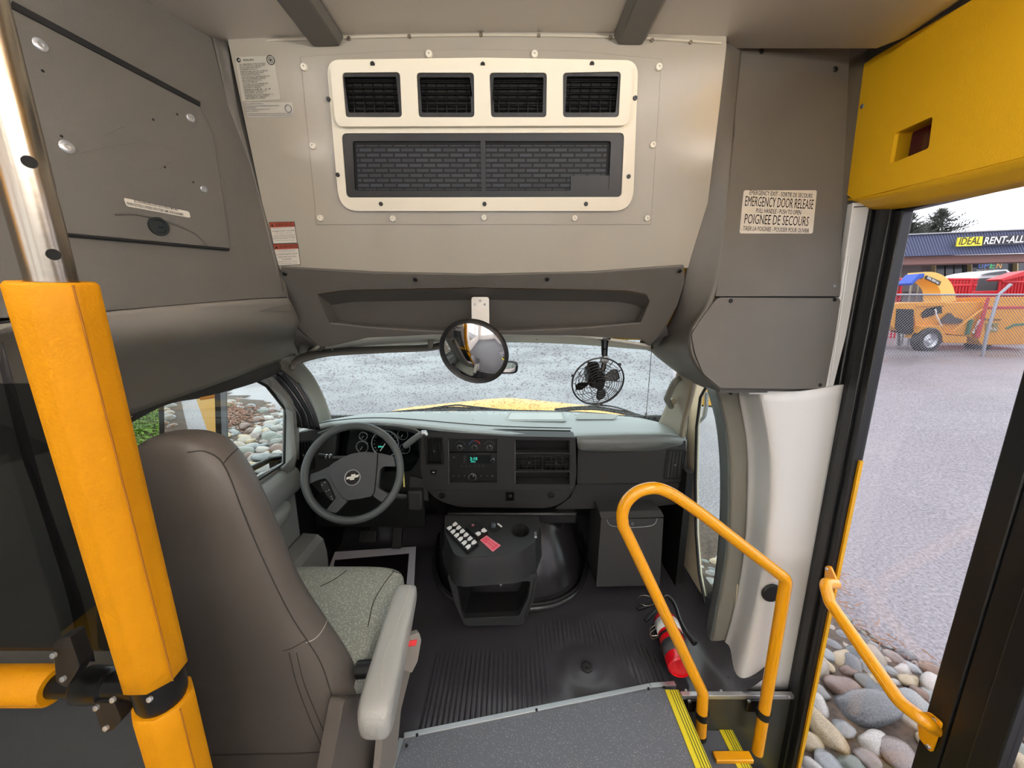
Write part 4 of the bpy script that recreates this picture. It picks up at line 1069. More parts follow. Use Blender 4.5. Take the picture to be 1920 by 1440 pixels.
def knob(a, b, r, par, mname='knob'):
    k = MB().lathe([(0, 0), (r, 0), (r * .92, .012), (r * .8, .014), (0, .013)], DF.hit(a, b, -.004), DF.n, 24).build(mname, black_plastic, par)
    MB().lathe([(r * 1.02, 0), (r * 1.14, .002), (r * 1.14, .006), (r * 1.0, .006)], DF.hit(a, b, -.004), DF.n, 28, cap=False).build('knob_ring', silver_pl, k)
    MB().box(DF.hit(a + 1.5, b - 1.5, .0105), (.003, .002, .003)).build('knob_mark', white_paint, k)
knob(886, 894, .0165, rd_, 'volume_knob'); knob(924, 862, .008, rd_, 'tuning_knob')
cl = MB().prism(DF.px([(842, 824), (932, 824), (932, 848), (842, 848)]), DF, -.05, -.005).build('climate_panel', black_plastic, db, bevel=.001)
for a in (862.5, 890, 918): knob(a, 838, .0115, cl, 'climate_knob')
mb = MB()
for cx in (862.5, 918):
    for k in range(7):
        an = radians(150 - k * 20); q = DF.px([(cx + 10 * cos(an), 838 - 10 * sin(an))])[0]; mb.prism(circ(q, .0014, 8), DF, -.005, -.004)
mb.build('dial_marks', metal_grey, cl)
mb = MB(); mr = MB()
for k in range(14):
    an = radians(160 - k * 10); q = DF.px([(890 + 11 * cos(an), 838 - 11 * sin(an))])[0]
    (mb if k < 7 else mr).prism(circ(q, .0024, 8), DF, -.005, -.004)
mb.build('cold_arc', mat('cold_blue', srgb(70, 90, 130), .5), cl); mr.build('warm_arc', mat('warm_red', srgb(170, 50, 40), .5), cl)

# left part: cluster hood, vent and lower column panel
lf = [P(a, b, Y=y) for a, b, y in ((553, 812, 1.63), (600, 800, 1.62), (628, 797, 1.62))]
LF = Plane((-.9, 1.625, .7), (.12, -1, -.04))
lvq = LF.px([(557, 829), (582, 829), (582, 877), (557, 877)])
pl_px = [(553, 813), (600, 803), (632, 800), (628, 860), (640, 905), (600, 925), (575, 900), (556, 884), (552, 845)]
MB().prism(LF.px(pl_px), LF, -.05, 0, [lvq]).build('left_panel', dash_mat, db, bevel=.003)
air_vent(LF, lvq, db)
CP = Plane((-.62, 1.70, .68), (0, -1, .12))
hood = [[P(a, b, Y=1.60) for a, b in ((596, 812), (640, 798), (700, 795), (770, 802), (793, 815))], [P(a, b, Y=1.70) for a, b in ((600, 822), (640, 806), (700, 803), (770, 810), (790, 822))]]
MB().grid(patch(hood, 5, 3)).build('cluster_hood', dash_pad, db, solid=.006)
MB().prism(CP.px([(590, 800), (795, 800), (795, 990), (590, 990)]), CP, -.03, -.012).build('column_cover', black_plastic, db)
cl2 = MB().prism(rnd(CP.px([(606, 812), (640, 803), (720, 800), (782, 808), (786, 860), (770, 884), (640, 886), (606, 862)]), .02), CP, -.012, -.004).build('gauge_cluster', screen_dark, db)
cl2['label'] = 'dark instrument cluster with chrome-ringed gauges'
def gauge(a, b, rp, ticks=11, arc=None):
    c = CP.px([(a, b)])[0]; k = CP.px([(a + 10, b)])[0][0] - c[0]; r = rp * k / 10
    g = MB().prism(circ(c, r, 36), CP, -.004, .001, [circ(c, r * .93, 36)]).build('gauge_ring', silver_pl, cl2)
    mb = MB()
    for t in range(ticks):
        an = radians(220 - 260 * t / (ticks - 1))
        x, y = c[0] + r * .8 * cos(an), c[1] + r * .8 * sin(an); mb.prism(circ((x, y), r * .035, 6), CP, -.004, -.003)
    mb.build('gauge_ticks', metal_grey, g)
    an = radians(235); MB().tube([CP.at(c[0], c[1], -.001), CP.at(c[0] + r * .65 * cos(an), c[1] + r * .65 * sin(an), -.001)], r * .03, 6).build('needle', white_paint, g)
gauge(679, 838, 11.5); gauge(722, 832, 26, 15); gauge(681, 818, 8); gauge(755, 815, 10); gauge(759, 841, 10)
mb = MB(); put_text(mb, '275348', CP, CP.px([(714, 838)])[0], .007, -.002, width=.026, bold=.03); mb.build('odometer_digits', teal_led, cl2, smooth=0)
MB().prism(CP.px([(768, 893), (800, 900), (804, 940), (768, 930)]), CP, -.01, 0).build('knee_panel', dash_mat, db)
MB().grid([[P(a, b, Y=1.66) for a, b in ((560, 886), (600, 905), (700, 920), (790, 930))], [P(a, b, Y=1.75) for a, b in ((575, 975), (620, 975), (700, 975), (820, 960))]]).build('lower_panel', black_plastic, db, solid=.01)
MB().box(P(780, 935, Y=1.66), (.07, .05, .10)).build('key_housing', dash_mat, db, bevel=.01)

# right part
RF = Plane((.55, 1.655, .6), (-.02, -1, -.06))
gb_ = MB().prism(rnd(RF.px([(1084, 832), (1262, 836), (1286, 826), (1284, 904), (1082, 908)]), .006), RF, -.06, 0).build('glove_box_panel', dash_mat, db, bevel=.004, bseg=3)
rows = [[P(a, b, Y=y) for a, b, y in ((1081, 818, 1.63), (1140, 816, 1.625), (1220, 815, 1.625), (1264, 817, 1.64), (1286, 824, 1.66))],
        [P(a, b, Y=y) for a, b, y in ((1082, 828, 1.61), (1140, 830, 1.605), (1215, 830, 1.605), (1258, 828, 1.62), (1287, 830, 1.655))],
        [P(a, b, Y=y) for a, b, y in ((1083, 836, 1.625), (1100, 842, 1.62), (1205, 842, 1.62), (1250, 836, 1.64), (1286, 838, 1.66))],
        [P(a, b, Y=y) for a, b, y in ((1084, 840, 1.65), (1104, 846, 1.65), (1200, 846, 1.65), (1248, 842, 1.655), (1285, 842, 1.665))]]
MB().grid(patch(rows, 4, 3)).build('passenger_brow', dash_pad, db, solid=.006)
air_vent(RF, RF.px([(1252, 846), (1278, 846), (1278, 896), (1252, 896)]), db, 5)
MB().prism(rnd(RF.px([(1081, 911), (1284, 908), (1274, 948), (1200, 955), (1040, 958), (1070, 935)], -.0), .008), RF, -.10, -.012).build('glove_box_door', dash_mat, db, bevel=.006)
MB().box(P(960, 958, Y=1.72), (.62, .14, .06)).build('under_panel', black_plastic, db, bevel=.01)
for a, b, n_ in ((1287, 860, 0),):
    MB().grid([[P(1286, 826, Y=1.66), P(1286, 905, Y=1.66), P(1276, 950, Y=1.68)], [P(1287, 818, Y=1.85), P(1282, 900, Y=1.85), P(1276, 945, Y=1.85)]]).build('end_cap', dash_mat, db, solid=.004)

# ---- steering wheel
SW_C = P(662, 885, Y=1.395)
sw = thing('steering_wheel', SW_C, 'charcoal four-spoke steering wheel with a bow-tie badge on its hub', 'steering wheel')
tilt = radians(24)
sn = Vector((.10, -cos(tilt), sin(tilt))).normalized()
WP = Plane(SW_C, sn)
WR = 93.5 / 720 * (SW_C - CAM).dot(Vector((0, CS, -SN))) * 1.0
def Wl(zx, zy): return ((zx - 804) / 611 * WR, -(zy - 742) / 611 * WR)
RM = WR * .925
seg = 72; rows = []
for i in range(seg):
    a = 2 * pi * i / seg; c = WP.at(RM * cos(a), RM * sin(a)); d = WP.u * cos(a) + WP.v * sin(a)
    rows.append([c + d * (WR - RM) * cos(2 * pi * k / 14) + WP.n * (WR - RM) * 1.1 * sin(2 * pi * k / 14) for k in range(14)])
rows.append(rows[0])
MB().grid(rows, closed=True).build('rim', wheel_mat, sw)
hubp = [Wl(*p) for p in ((525, 655), (600, 605), (700, 550), (790, 518), (920, 503), (1085, 520), (1083, 700), (1060, 1000), (1030, 1040), (900, 1062), (760, 1072), (690, 1035), (600, 900), (530, 760))]
MB().prism(rnd(hubp, .006), WP, -.04, .004).build('airbag_cover', wheel_hub, sw, bevel=.008, bseg=3)
rs = [Wl(*p) for p in ((1093, 522), (1180, 545), (1278, 575), (1310, 700), (1160, 690), (1118, 735), (1108, 950), (1230, 1030), (1150, 1120), (1040, 1035), (1068, 1000), (1090, 700))]
MB().prism(rnd(rs, .006), WP, -.03, -.004).build('spoke', wheel_hub, sw, bevel=.006, bseg=3)
ls = [Wl(*p) for p in ((517, 662), (400, 715), (300, 745), (290, 860), (400, 815), (480, 800), (520, 850), (610, 1040), (500, 1180), (620, 1215), (660, 1180), (750, 1080), (688, 1045), (592, 905), (522, 765))]
MB().prism(rnd(ls, .006), WP, -.03, -.004).build('spoke', wheel_hub, sw, bevel=.006, bseg=3)
bpd = MB().prism(rnd([Wl(*p) for p in ((425, 840), (500, 830), (598, 1035), (560, 1075), (500, 1000), (430, 890))], .005), WP, -.02, -.002).build('button_pad', black_plastic, sw, bevel=.002)
for a, b in ((450, 880), (478, 852), (500, 955), (530, 940), (560, 1020), (575, 1048)):
    c = Wl(a, b); MB().prism(circ(c, .0026, 10), WP, -.002, .0).build('button', metal_grey, bpd)
c = Wl(806, 808)
em_ = MB().prism(circ(c, WR * .158, 36), WP, .004, .008, [circ(c, WR * .138, 36)]).build('emblem_ring', silver_pl, sw, bevel=.001)
MB().prism(circ(c, WR * .138, 36), WP, .003, .005).build('emblem_field', mat('emblem_dark', srgb(34, 28, 26), .3), em_)
bt = [(740, 800), (790, 792), (790, 770), (838, 766), (838, 784), (886, 772), (872, 806), (830, 812), (826, 834), (776, 838), (776, 820), (735, 828)]
MB().prism([Wl(*p) for p in bt], WP, .005, .009).build('bow_tie_badge', mat('badge_cream', srgb(226, 222, 208), .3), em_, bevel=.0008)
MB().tube([SW_C - sn * .02, SW_C - sn * .25], .05, 20, rr=[.045, .065]).build('steering_column', black_plastic, sw)
MB().tube([WP.at(*Wl(500, 560), -.05), WP.at(*Wl(700, 560), -.06), WP.at(*Wl(780, 620), -.08)], .008, 12).build('turn_signal_stalk', black_plastic, sw)
MB().tube([WP.at(*Wl(334, 520), -.045), WP.at(*Wl(500, 548), -.05)], .009, 12).build('stalk_grip', black_gloss, sw)
for zx in (425, 470): MB().tube([WP.at(*Wl(zx, 534), -.048), WP.at(*Wl(zx + 14, 537), -.048)], .0105, 12).build('stalk_ring', silver_pl, sw)

gs = thing('gear_lever', P(770, 840, Y=1.5), 'dark column gear lever with a pale tip, right of the steering wheel', 'lever')
MB().tube([P(752, 848, Y=1.60), P(762, 838, Y=1.55)], .008, 12).build('shaft', black_plastic, gs)
MB().tube([P(760, 836, Y=1.55), P(775, 824, Y=1.52), P(792, 812, Y=1.49)], .014, 14, rr=[.013, .013, .011]).build('grip', dash_pad, gs, bevel=.002)
MB().tube([P(792, 812, Y=1.488), P(797, 811, Y=1.487), P(800, 816, Y=1.487)], .0085, 12, rr=[.011, .010, .007]).build('tip', silver_pl, gs)
tag_ = thing('key_tag', P(756, 900, Y=1.45), 'narrow yellow tag hanging beside the steering wheel rim', 'tag')
MB().prism([(-.003, -.04), (.003, -.04), (.003, .04), (-.003, .04)], Plane(P(757, 896, Y=1.46), (0, -1, 0)), 0, .001).build('card', mat('tag_yellow', srgb(220, 210, 120), .5), tag_)

# ================================================================ ENGINE COVER, CONSOLE, BOX
ecv = thing('engine_cover', (-.01, 1.75, 0), 'glossy black moulded engine cover bulging between the footwells', 'engine cover')
rows = []
for k in range(11):
    z = .41 * k / 10; t = k / 10
    hw = .402 - .055 * t - .085 * t ** 3; fy = 1.475 + .04 * t + .26 * t ** 3; cy = 2.08
    sec = []
    for j in range(33):
        a = pi * j / 32; ca, sa = cos(a), sin(a)
        sec.append(Vector((-.01 + hw * (abs(ca) ** .62) * (1 if ca > 0 else -1), cy - (cy - fy) * (abs(sa) ** .72), z)))
    rows.append(sec)
ebody = MB().grid(rows).build('body', mat('black_vinyl_gloss', srgb(30, 29, 31), .27, bump=.12, bscale=200, spec=.6), ecv)
fl_ = []
for j in range(33):
    a = pi * j / 32; ca, sa = cos(a), sin(a)
    fl_.append(Vector((-.01 + .414 * (abs(ca) ** .62) * (1 if ca > 0 else -1), 2.08 - (2.08 - 1.462) * (abs(sa) ** .72), .014)))
MB().tube(fl_, .013, 10).build('flange', mat('flange_rubber', srgb(40, 39, 41), .3), ecv)
MB().tube([p + Vector((0, 0, .022)) for p in fl_], .006, 8).build('flange_bead', black_rubber, ecv)

con = thing('center_console', (-.08, 1.45, 0), 'black floor console with switch banks, a cup holder and an open storage bin', 'console')
cm_ = mat('console_plastic', srgb(35, 36, 37), .38, bump=.2, bscale=600)
T = Plane((0, 1.33, .392), (0, -.16, 1), up=(0, 1, 0))
top_px = [(834, 966), (1010, 966), (1013, 985), (1003, 1015), (972, 1038), (868, 1046), (852, 1040), (834, 1000)]
tp3 = [T.hit(a, b) for a, b in top_px]
t2d = rnd([T.uv(p) for p in tp3], [.01, .01, .01, .01, .03, .03, .02, .02])
cupc = T.px([(976, 995)])[0]
topo = MB().prism(t2d, T, -.006, 0, [circ(cupc, .037, 28)]).build('top', cm_, con, bevel=.004, bseg=3)
ring0 = [T.at(a, b, -.004) for a, b in t2d]
def lower(z, sc, dy=0.0, cx=-.085):
    return [Vector((cx + (p.x - cx) * sc, p.y + dy - (1.6 - p.y) * (sc - 1), z + (p.z - .39) * .3)) for p in ring0]
MB().grid([ring0, lower(.355, 1.025), lower(.285, 1.04), lower(.272, 1.05)], closed=True).build('upper_body', cm_, con)
cup = MB().lathe([(.036, 0), (.035, -.03), (.032, -.075), (0, -.076)], T.at(*cupc), T.n, 28, cap=False).build('cup_holder', black_matte, con)
MB().prism(circ(cupc, .039, 28), T, 0, .002, [circ(cupc, .0365, 28)]).build('cup_holder_lip', black_plastic, con)
MB().box(T.hit(1004, 1003, .003), (.01, .03, .01)).build('cup_clip', silver_pl, con)
CF = Plane((0, 1.335, .15), (0, -1, .10))
fo_ = rnd(CF.px([(838, 1078), (1008, 1076), (1000, 1130), (980, 1172), (872, 1174), (856, 1140)]), .016)
fh_ = rnd(CF.px([(856, 1092), (995, 1090), (990, 1120), (973, 1155), (868, 1160), (862, 1130)]), .012)
MB().prism(fo_, CF, -.03, 0, [fh_]).build('bin_frame', cm_, con, bevel=.004, bseg=3)
mb = MB(); q0_ = [CF.at(*p, -.03) for p in fh_]; q1_ = [CF.at(p[0] * .96, p[1], -.2) for p in fh_]
mb.grid([q0_, q1_], closed=True); mb.add(q1_, [tuple(range(len(q1_)))]); mb.build('storage_bin', mat('bin_black', srgb(10, 10, 11), .6), con)
bn = [CF.at(*p, -.01) for p in fo_]
MB().grid([bn, [p + Vector((0, .2, .0)) for p in bn]], closed=True).build('lower_body', cm_, con)
screw(Plane(P(914, 1072, Y=1.315), (0, -1, .1)), (0, 0), .004, con, silver_pl)
MB().prism([(-.018, .012), (.018, .012), (.0, -.016)], Plane(P(939, 1092, Y=1.35), (0, -1, .2)), 0, .001).build('bracket_tab', metal_grey, con)
MB().tube([CF.at(*CF.px([(1003, 1085)])[0], .002), CF.at(*CF.px([(998, 1120)])[0], .004), CF.at(*CF.px([(985, 1160)])[0], .003)], .004, 8).build('side_rail', cm_, con)

def Tp(a, b): return T.px([(a, b)])[0]
def rocker_bank(p0, p1, p2, n, cols, lab, whites):
    """p0 top-left, p1 bottom-left, p2 top-right in photograph measure"""
    A, B, C_ = Vector(Tp(*p0)), Vector(Tp(*p1)), Vector(Tp(*p2)); D_ = B + C_ - A
    bk = MB().prism(rnd([tuple(A), tuple(B), tuple(D_), tuple(C_)], .003), T, 0, .012).build('switch_bank', black_plastic, con, bevel=.002)
    bk['label'] = lab
    for i in range(n):
        if not whites[i]: continue
        f0, f1 = (i + .12) / n, (i + .88) / n
        lp = lambda s, t: tuple(A + (B - A) * t + (C_ - A) * s)
        sw_ = MB().prism(rnd([lp(.06, f0), lp(.06, f1), lp(.94, f1), lp(.94, f0)], .0015), T, .012, .0145).build('rocker', black_gloss, bk, bevel=.001)
        MB().prism(rnd([lp(.08, f0 + .01), lp(.08, f1 - .01), lp(.34, f1 - .015), lp(.46, (f0 + f1) / 2 + .01), lp(.46, (f0 + f1) / 2 - .01), lp(.34, f0 + .015)], .001), T, .0145, .018).build('rocker_cap', white_paint, bk)
        MB().prism(rnd([lp(.92, f0 + .01), lp(.92, f1 - .01), lp(.66, f1 - .015), lp(.54, (f0 + f1) / 2 + .01), lp(.54, (f0 + f1) / 2 - .01), lp(.66, f0 + .015)], .001), T, .0145, .018).build('rocker_cap', white_paint, bk)
    return bk
rocker_bank((835, 996), (877, 1039), (855, 982), 6, 2, 'bank of six rocker switches with white caps', [1] * 6)
b2 = rocker_bank((873, 992), (896, 1013), (893, 981), 3, 2, 'short bank with one white rocker switch and a red-ringed button', [0, 0, 1])
cc = Tp(887, 989); MB().prism(circ(cc, .0065, 20), T, .012, .014, [circ(cc, .005, 20)]).build('red_ring', mat('ring_red', srgb(200, 80, 90), .4), b2)
MB().lathe([(0, 0), (.005, 0), (.0045, .004), (0, .004)], T.at(*cc, .012), T.n, 16).build('button', metal_grey, b2)
kq = Tp(925, 989)
kk = MB().lathe([(0, 0), (.010, 0), (.009, .016), (.0075, .018), (0, .018)], T.at(*kq, .004), T.n, 20).build('knob', mat('knob_slate', srgb(60, 68, 76), .4), con)
MB().prism(rnd([Tp(914, 988), Tp(926, 1000), Tp(940, 991), Tp(928, 981)], .003), T, 0, .005).build('knob_base', black_plastic, con, bevel=.001)
ml = MB().prism([Tp(931, 983), Tp(939, 990), Tp(942, 987), Tp(934, 981)], T, .0, .0012).build('mirror_plate', white_paint, con)
pk = MB().prism([Tp(900, 1013), Tp(912, 1004), Tp(939, 1023), Tp(924, 1035)], T, 0, .0012).build('pink_sticker', pink_label, con)
pk['label'] = 'pink-red sticker with a thin white border'
mb = MB(); qd = [Tp(901.5, 1013), Tp(912, 1005.5), Tp(937, 1023), Tp(924, 1033.5)]
for i in range(4): mb.tube([T.at(*qd[i], .0013), T.at(*qd[(i + 1) % 4], .0013)], .0005, 5)
aa = math.atan2(qd[2][1] - qd[1][1], qd[2][0] - qd[1][0])
for k, s in enumerate(('CHECK ALL SWITCHES', 'ARE OFF BEFORE', 'LEAVING VEHICLE')):
    cc = Tp(921.5 - k * 3.6 + 3, 1016 + k * 3.6)
    put_text(mb, s, T, cc, .0032, .0014, width=.036, ang=aa)
mb.build('sticker_print', white_paint, pk, smooth=0)

bx = thing('metal_box', P(1180, 1100, Y=1.55), 'grey metal box standing at the passenger footwell, with a curved pull line on top', 'box')
BP = Plane((.5, 1.55, .22), (0, -1, .08))
MB().prism(rnd(BP.px([(1127, 974), (1244, 972), (1237, 1098), (1118, 1100)]), .003), BP, -.22, 0).build('case', mat('dark_grey_metal', srgb(62, 62, 62), .42, metal=.3), bx, bevel=.004)
MB().prism(rnd(BP.px([(1124, 960), (1240, 958), (1246, 970), (1128, 974)]), .002), BP, -.16, -.004).build('lid', mat('dark_grey_metal', (0, 0, 0, 1)), bx, bevel=.003)
MB().tube(cr([BP.hit(a, b, .002) for a, b in ((1138, 974), (1142, 983), (1152, 987), (1180, 989), (1215, 987), (1228, 982), (1232, 972))], 4), .0014, 6).build('pull_line', metal_grey, bx)
MB().prism(circ(BP.px([(1186, 982)])[0], .006, 14), BP, 0, .002, [circ(BP.px([(1186, 982)])[0], .0045, 14)]).build('keyhole', metal_grey, bx)

# ---- paper floor mat and pedals
pp = thing('paper_floor_mat', P(700, 1060, Z=.02), 'white-bordered paper floor mat with a dark middle under the pedals', 'floor mat')
PF = Plane((0, 0, .018), (0, 0, 1), up=(0, 1, 0))
po_ = [PF.uv(P(a, b, Z=.018)) for a, b in ((628, 1035), (780, 1025), (776, 1105), (600, 1110))]
pi_ = [PF.uv(P(a, b, Z=.018)) for a, b in ((628, 1050), (767, 1038), (762, 1100), (618, 1100))]
MB().prism(po_, PF, 0, .001, [pi_]).build('border', mat('paper', srgb(228, 227, 236), .6), pp)
MB().prism(pi_, PF, 0, .0005).build('middle', mat('dark_print', srgb(26, 20, 22), .4), pp)
for a, b, w2, h2, lab in ((690, 1005, .09, .06, 'wide black brake pedal under the steering column'), (745, 1008, .05, .11, 'narrow black accelerator pedal beside the engine cover')):
    pd = thing('pedal', P(a, b, Y=1.85), lab, 'pedal')
    MB().box(P(a, b, Y=1.84), (w2, .02, h2), Matrix.Rotation(-.5, 3, 'X')).build('pad', black_rubber, pd, bevel=.004)
    MB().tube([P(a, b, Y=1.85), P(a, b - 40, Y=2.0)], .009, 8).build('arm', black_plastic, pd)

# ---- fire extinguisher lying on the mat
e0 = P(1243, 1150, Z=.085); e1 = P(1277, 1252, Z=.075)
ax = (e1 - e0); Lx = ax.length; ax.normalize()
fe = thing('fire_extinguisher', e1, 'red fire extinguisher lying in a bracket on the floor by the stairwell', 'fire extinguisher')
R_ = .047
MB().lathe([(0, 0), (.018, 0), (.030, .012), (R_ * .93, .035), (R_, .055), (R_, Lx - .012), (R_ * .96, Lx), (R_ * .86, Lx + .004), (R_ * .82, Lx - .004), (0, Lx - .010)], e0, ax, 36).build('cylinder', red_paint, fe)
def band(s0, s1, m_, nm, a0=0, a1=2 * pi, r=R_ * 1.012):
    a_ = Vector((0, 0, 1)); x = ax.cross(a_).normalized(); y = ax.cross(x); n_ = 24
    rows = [[e0 + ax * s + (x * cos(a0 + (a1 - a0) * k / n_) + y * sin(a0 + (a1 - a0) * k / n_)) * r for k in range(n_ + 1)] for s in (s0, s1)]
    return MB().grid(rows).build(nm, m_, fe, solid=.001)
band(.055, .105, white_paint, 'label_sheet', pi, 2 * pi)
band(.118, .128, black_rubber, 'strap', r=R_ * 1.03)
band(Lx - .085, Lx - .035, mat('dark_label', srgb(60, 62, 64), .6, var=.4, vscale=60), 'worn_label', pi, 2 * pi)
band(.150, .158, mat('dark_red', srgb(90, 10, 14), .5), 'stripe', r=R_ * 1.006)
hd0 = e0 - ax * .0
MB().tube([hd0, hd0 - ax * .05], .014, 14).build('valve', silver_pl, fe)
side = Vector((-1, -.12, .05)).normalized()
MB().box(hd0 - ax * .045 + side * .055, (.11, .018, .012), Matrix.Rotation(.35, 3, 'Z')).build('upper_handle', black_plastic, fe, bevel=.003)
MB().box(hd0 - ax * .018 + side * .055 + Vector((0, -.02, 0)), (.10, .016, .012), Matrix.Rotation(.75, 3, 'Z')).build('lower_handle', black_plastic, fe, bevel=.003)
rg = [hd0 - ax * .06 + side * .06 + Vector((.035 * cos(2 * pi * k / 20), .03 * sin(2 * pi * k / 20), .01)) for k in range(21)]
MB().tube(rg, .0012, 6, cap=False).build('pin_ring', steel, fe)
hs = cr([hd0 - ax * .045, P(1248, 1116, Z=.11), P(1263, 1130, Z=.10), P(1276, 1165, Z=.09), P(1290, 1190, Z=.085)], 6)
MB().tube(hs, .0075, 12).build('hose', black_gloss, fe)
MB().tube([P(1289, 1188, Z=.085), P(1303, 1207, Z=.08)], .011, 14, rr=[.0085, .0115]).build('nozzle', black_rubber, fe)
for s in (0, 1):
    pts = [P(1232, 1168 + s * 8, Z=.10), P(1218, 1180 + s * 8, Z=.08), P(1222, 1193 + s * 6, Z=.06), P(1238, 1190 + s * 4, Z=.07)]
    MB().tube(fillet(pts, .008), .0016, 6).build('wire_clip', steel, fe)
MB().box(e0 + ax * (Lx * .5) - Vector((0, 0, .044)), (.07, Lx * .9, .02)).build('bracket', black_plastic, fe, bevel=.003)

# ================================================================ YELLOW RAILS
def cyl_clamp(p, d, r, par, m=black_rubber, h=.012, nm='clamp_ring'):
    d = Vector(d).normalized()
    MB().lathe([(r, -h), (r + .004, -h), (r + .005, 0), (r + .004, h), (r, h)], p, d, 24, cap=False).build(nm, m, par)
rail = thing('step_rail', P(1320, 1330, Y=1.05), 'bent yellow tube rail looping up between the cab and the entry steps', 'handrail')
Yr = 1.04
pth = [P(1315, 1378, Y=Yr), P(1321, 1290, Y=Yr), P(1160, 985, Y=Yr), P(1195, 905, Y=Yr), P(1258, 915, Y=Yr), P(1476, 1094, Y=Yr), P(1415, 1425, Y=Yr)]
pth = [P(1314, 1376, Y=Yr), P(1318, 1300, Y=Yr), P(1166, 985, Y=Yr), P(1180, 905, Y=Yr), P(1250, 908, Y=Yr), P(1474, 1086, Y=Yr), P(1420, 1410, Y=Yr)]
pth[2] = P(1163, 990, Y=Yr); pth[3] = P(1172, 912, Y=Yr)
arc = [P(a, b, Y=Yr) for a, b in ((1168, 985), (1167, 962), (1176, 939), (1198, 921), (1228, 915), (1256, 924), (1285, 942), (1320, 967))]
low_ = fillet([P(1314, 1376, Y=Yr), P(1318, 1300, Y=Yr), P(1180, 1010, Y=Yr)], .05, 10)
hi_ = fillet([P(1345, 986, Y=Yr), P(1474, 1086, Y=Yr), P(1420, 1410, Y=Yr)], .035, 10)
MB().tube(low_ + cr(arc, 5) + hi_, .0178, 24).build('tube', yellow_paint, rail)
cyl_clamp(P(1317, 1340, Y=Yr), (0, .02, 1), .0178, rail); cyl_clamp(P(1432, 1338, Y=Yr), (.12, 0, 1), .0178, rail)
MB().lathe([(0, -.012), (.019, -.012), (.019, .002), (0, .002)], P(1314, 1378, Y=Yr), (0, 0, 1), 20).build('end_cap', black_rubber, rail)
for a in (1300, 1412):
    MB().box(P(a, 1322, Y=1.075), (.05, .012, .05)).build('mounting_bracket', black_gloss, rail, bevel=.003)
    MB().lathe([(0, 0), (.006, 0), (.005, .004), (0, .004)], P(a - 8, 1314, Y=1.068), (0, -1, 0), 10).build('bolt', silver_pl, rail)
MB().box(P(1374, 1420, Y=1.0), (.125, .03, .016)).build('foot_bar', yellow_paint, rail, bevel=.003)

dr = thing('door_handrail', P(1650, 1230, X=.93), 'yellow tube handrail bolted across the entry door glass', 'handrail')
Xr = .945
pth = [P(1561, 1080, X=.985), P(1543, 1105, X=Xr), P(1560, 1140, X=Xr), P(1665, 1290, X=Xr), P(1745, 1350, X=Xr + .01), P(1757, 1360, X=.985)]
pth = [P(1566, 1094, X=.992), P(1546, 1093, X=.94), P(1556, 1130, X=.935), P(1688, 1318, X=.935), P(1735, 1352, X=.95), P(1752, 1366, X=.992)]
MB().tube(fillet(pth, [0, .02, .03, .06, .02, 0], 8), .0155, 22).build('tube', yellow_paint, dr)
for px in ([(1549, 1062), (1558, 1060), (1569, 1085), (1568, 1112), (1560, 1112), (1548, 1085)], [(1728, 1336), (1742, 1334), (1768, 1356), (1748, 1412), (1726, 1385), (1722, 1350)]):
    fp = MB().prism(rnd(DOOR.px(px, .012), .008), DOOR, .010, .016).build('flange', yellow_paint, dr, bevel=.0015)
for a, b in ((1551, 1067), (1752, 1351), (1741, 1400)):
    screw(DOOR, DOOR.px([(a, b)], .016)[0], .005, dr, silver_pl, 'bolt', .016, .004)

# padded pole next to the camera
p_hi = P(14, 120, Y=.455); p_j1 = P(98, 528, Y=.462); p_j2 = P(295, 1268, Y=.50)
pole_d = (p_j2 - p_j1)
def pol(t): return p_j1 + pole_d * t
yp = thing('padded_pole', pol(2.4), 'thick steel pole with yellow foam padding behind the driver seat', 'pole')
MB().tube([pol(-1.5), pol(2.5)], .0215, 32).build('steel_tube', steel, yp)
def foam(t0, t1, nm='foam_pad', ang0=.35):
    d = pole_d.normalized(); a_ = Vector((0, 1, 0)); x = (a_ - d * a_.dot(d)).normalized(); y = d.cross(x)
    sec = []
    for k in range(8):
        for j in range(4):
            a = 2 * pi * (k + j / 4) / 8 + ang0
            r = .0375 / cos(2 * pi / 16) * (cos(pi / 8) / cos(((a - ang0) % (pi / 4)) - pi / 8)); r = r * .9 + .0375 * .1
            sec.append((x * cos(a) + y * sin(a)) * r)
    A, B = pol(t0), pol(t1); n_ = 14; rows = [[A + s * .6 for s in sec]]
    for k, sc in ((0, .93), (.006, 1.0)): rows.append([A.lerp(B, k) + s * sc for s in sec])
    for k in range(1, n_): rows.append([A.lerp(B, k / n_) + s for s in sec])
    for k, sc in ((.994, 1.0), (1, .93)): rows.append([A.lerp(B, k) + s * sc for s in sec])
    rows.append([B + s * .6 for s in sec])
    o = MB().grid(rows, closed=True).build(nm, yellow_foam, yp, smooth=55)
    # seam of the split foam
    a = ang0 + .9
    return o
f1 = foam(0, .985); foam(1.075, 2.4); foam(-1.2, -.50)
def pole_seam(t0, t1):
    d = pole_d.normalized(); pts = []
    toc = (CAM - pol(.5)); toc = (toc - d * toc.dot(d)).normalized(); sd = d.cross(toc)
    v = (toc * .93 - sd * .36)
    for k in range(13): pts.append(pol(t0 + (t1 - t0) * k / 12) + v * (.0405 + .0003 * sin(k * 2.1)))
    MB().tube(pts, .0011, 6).build('foam_seam', mat('seam_orange', srgb(150, 92, 8), .8), yp)
pole_seam(.003, .982); pole_seam(1.08, 1.9)
d_ = pole_d.normalized(); toc = (CAM - pol(-.3)).normalized(); sdv = d_.cross(toc)
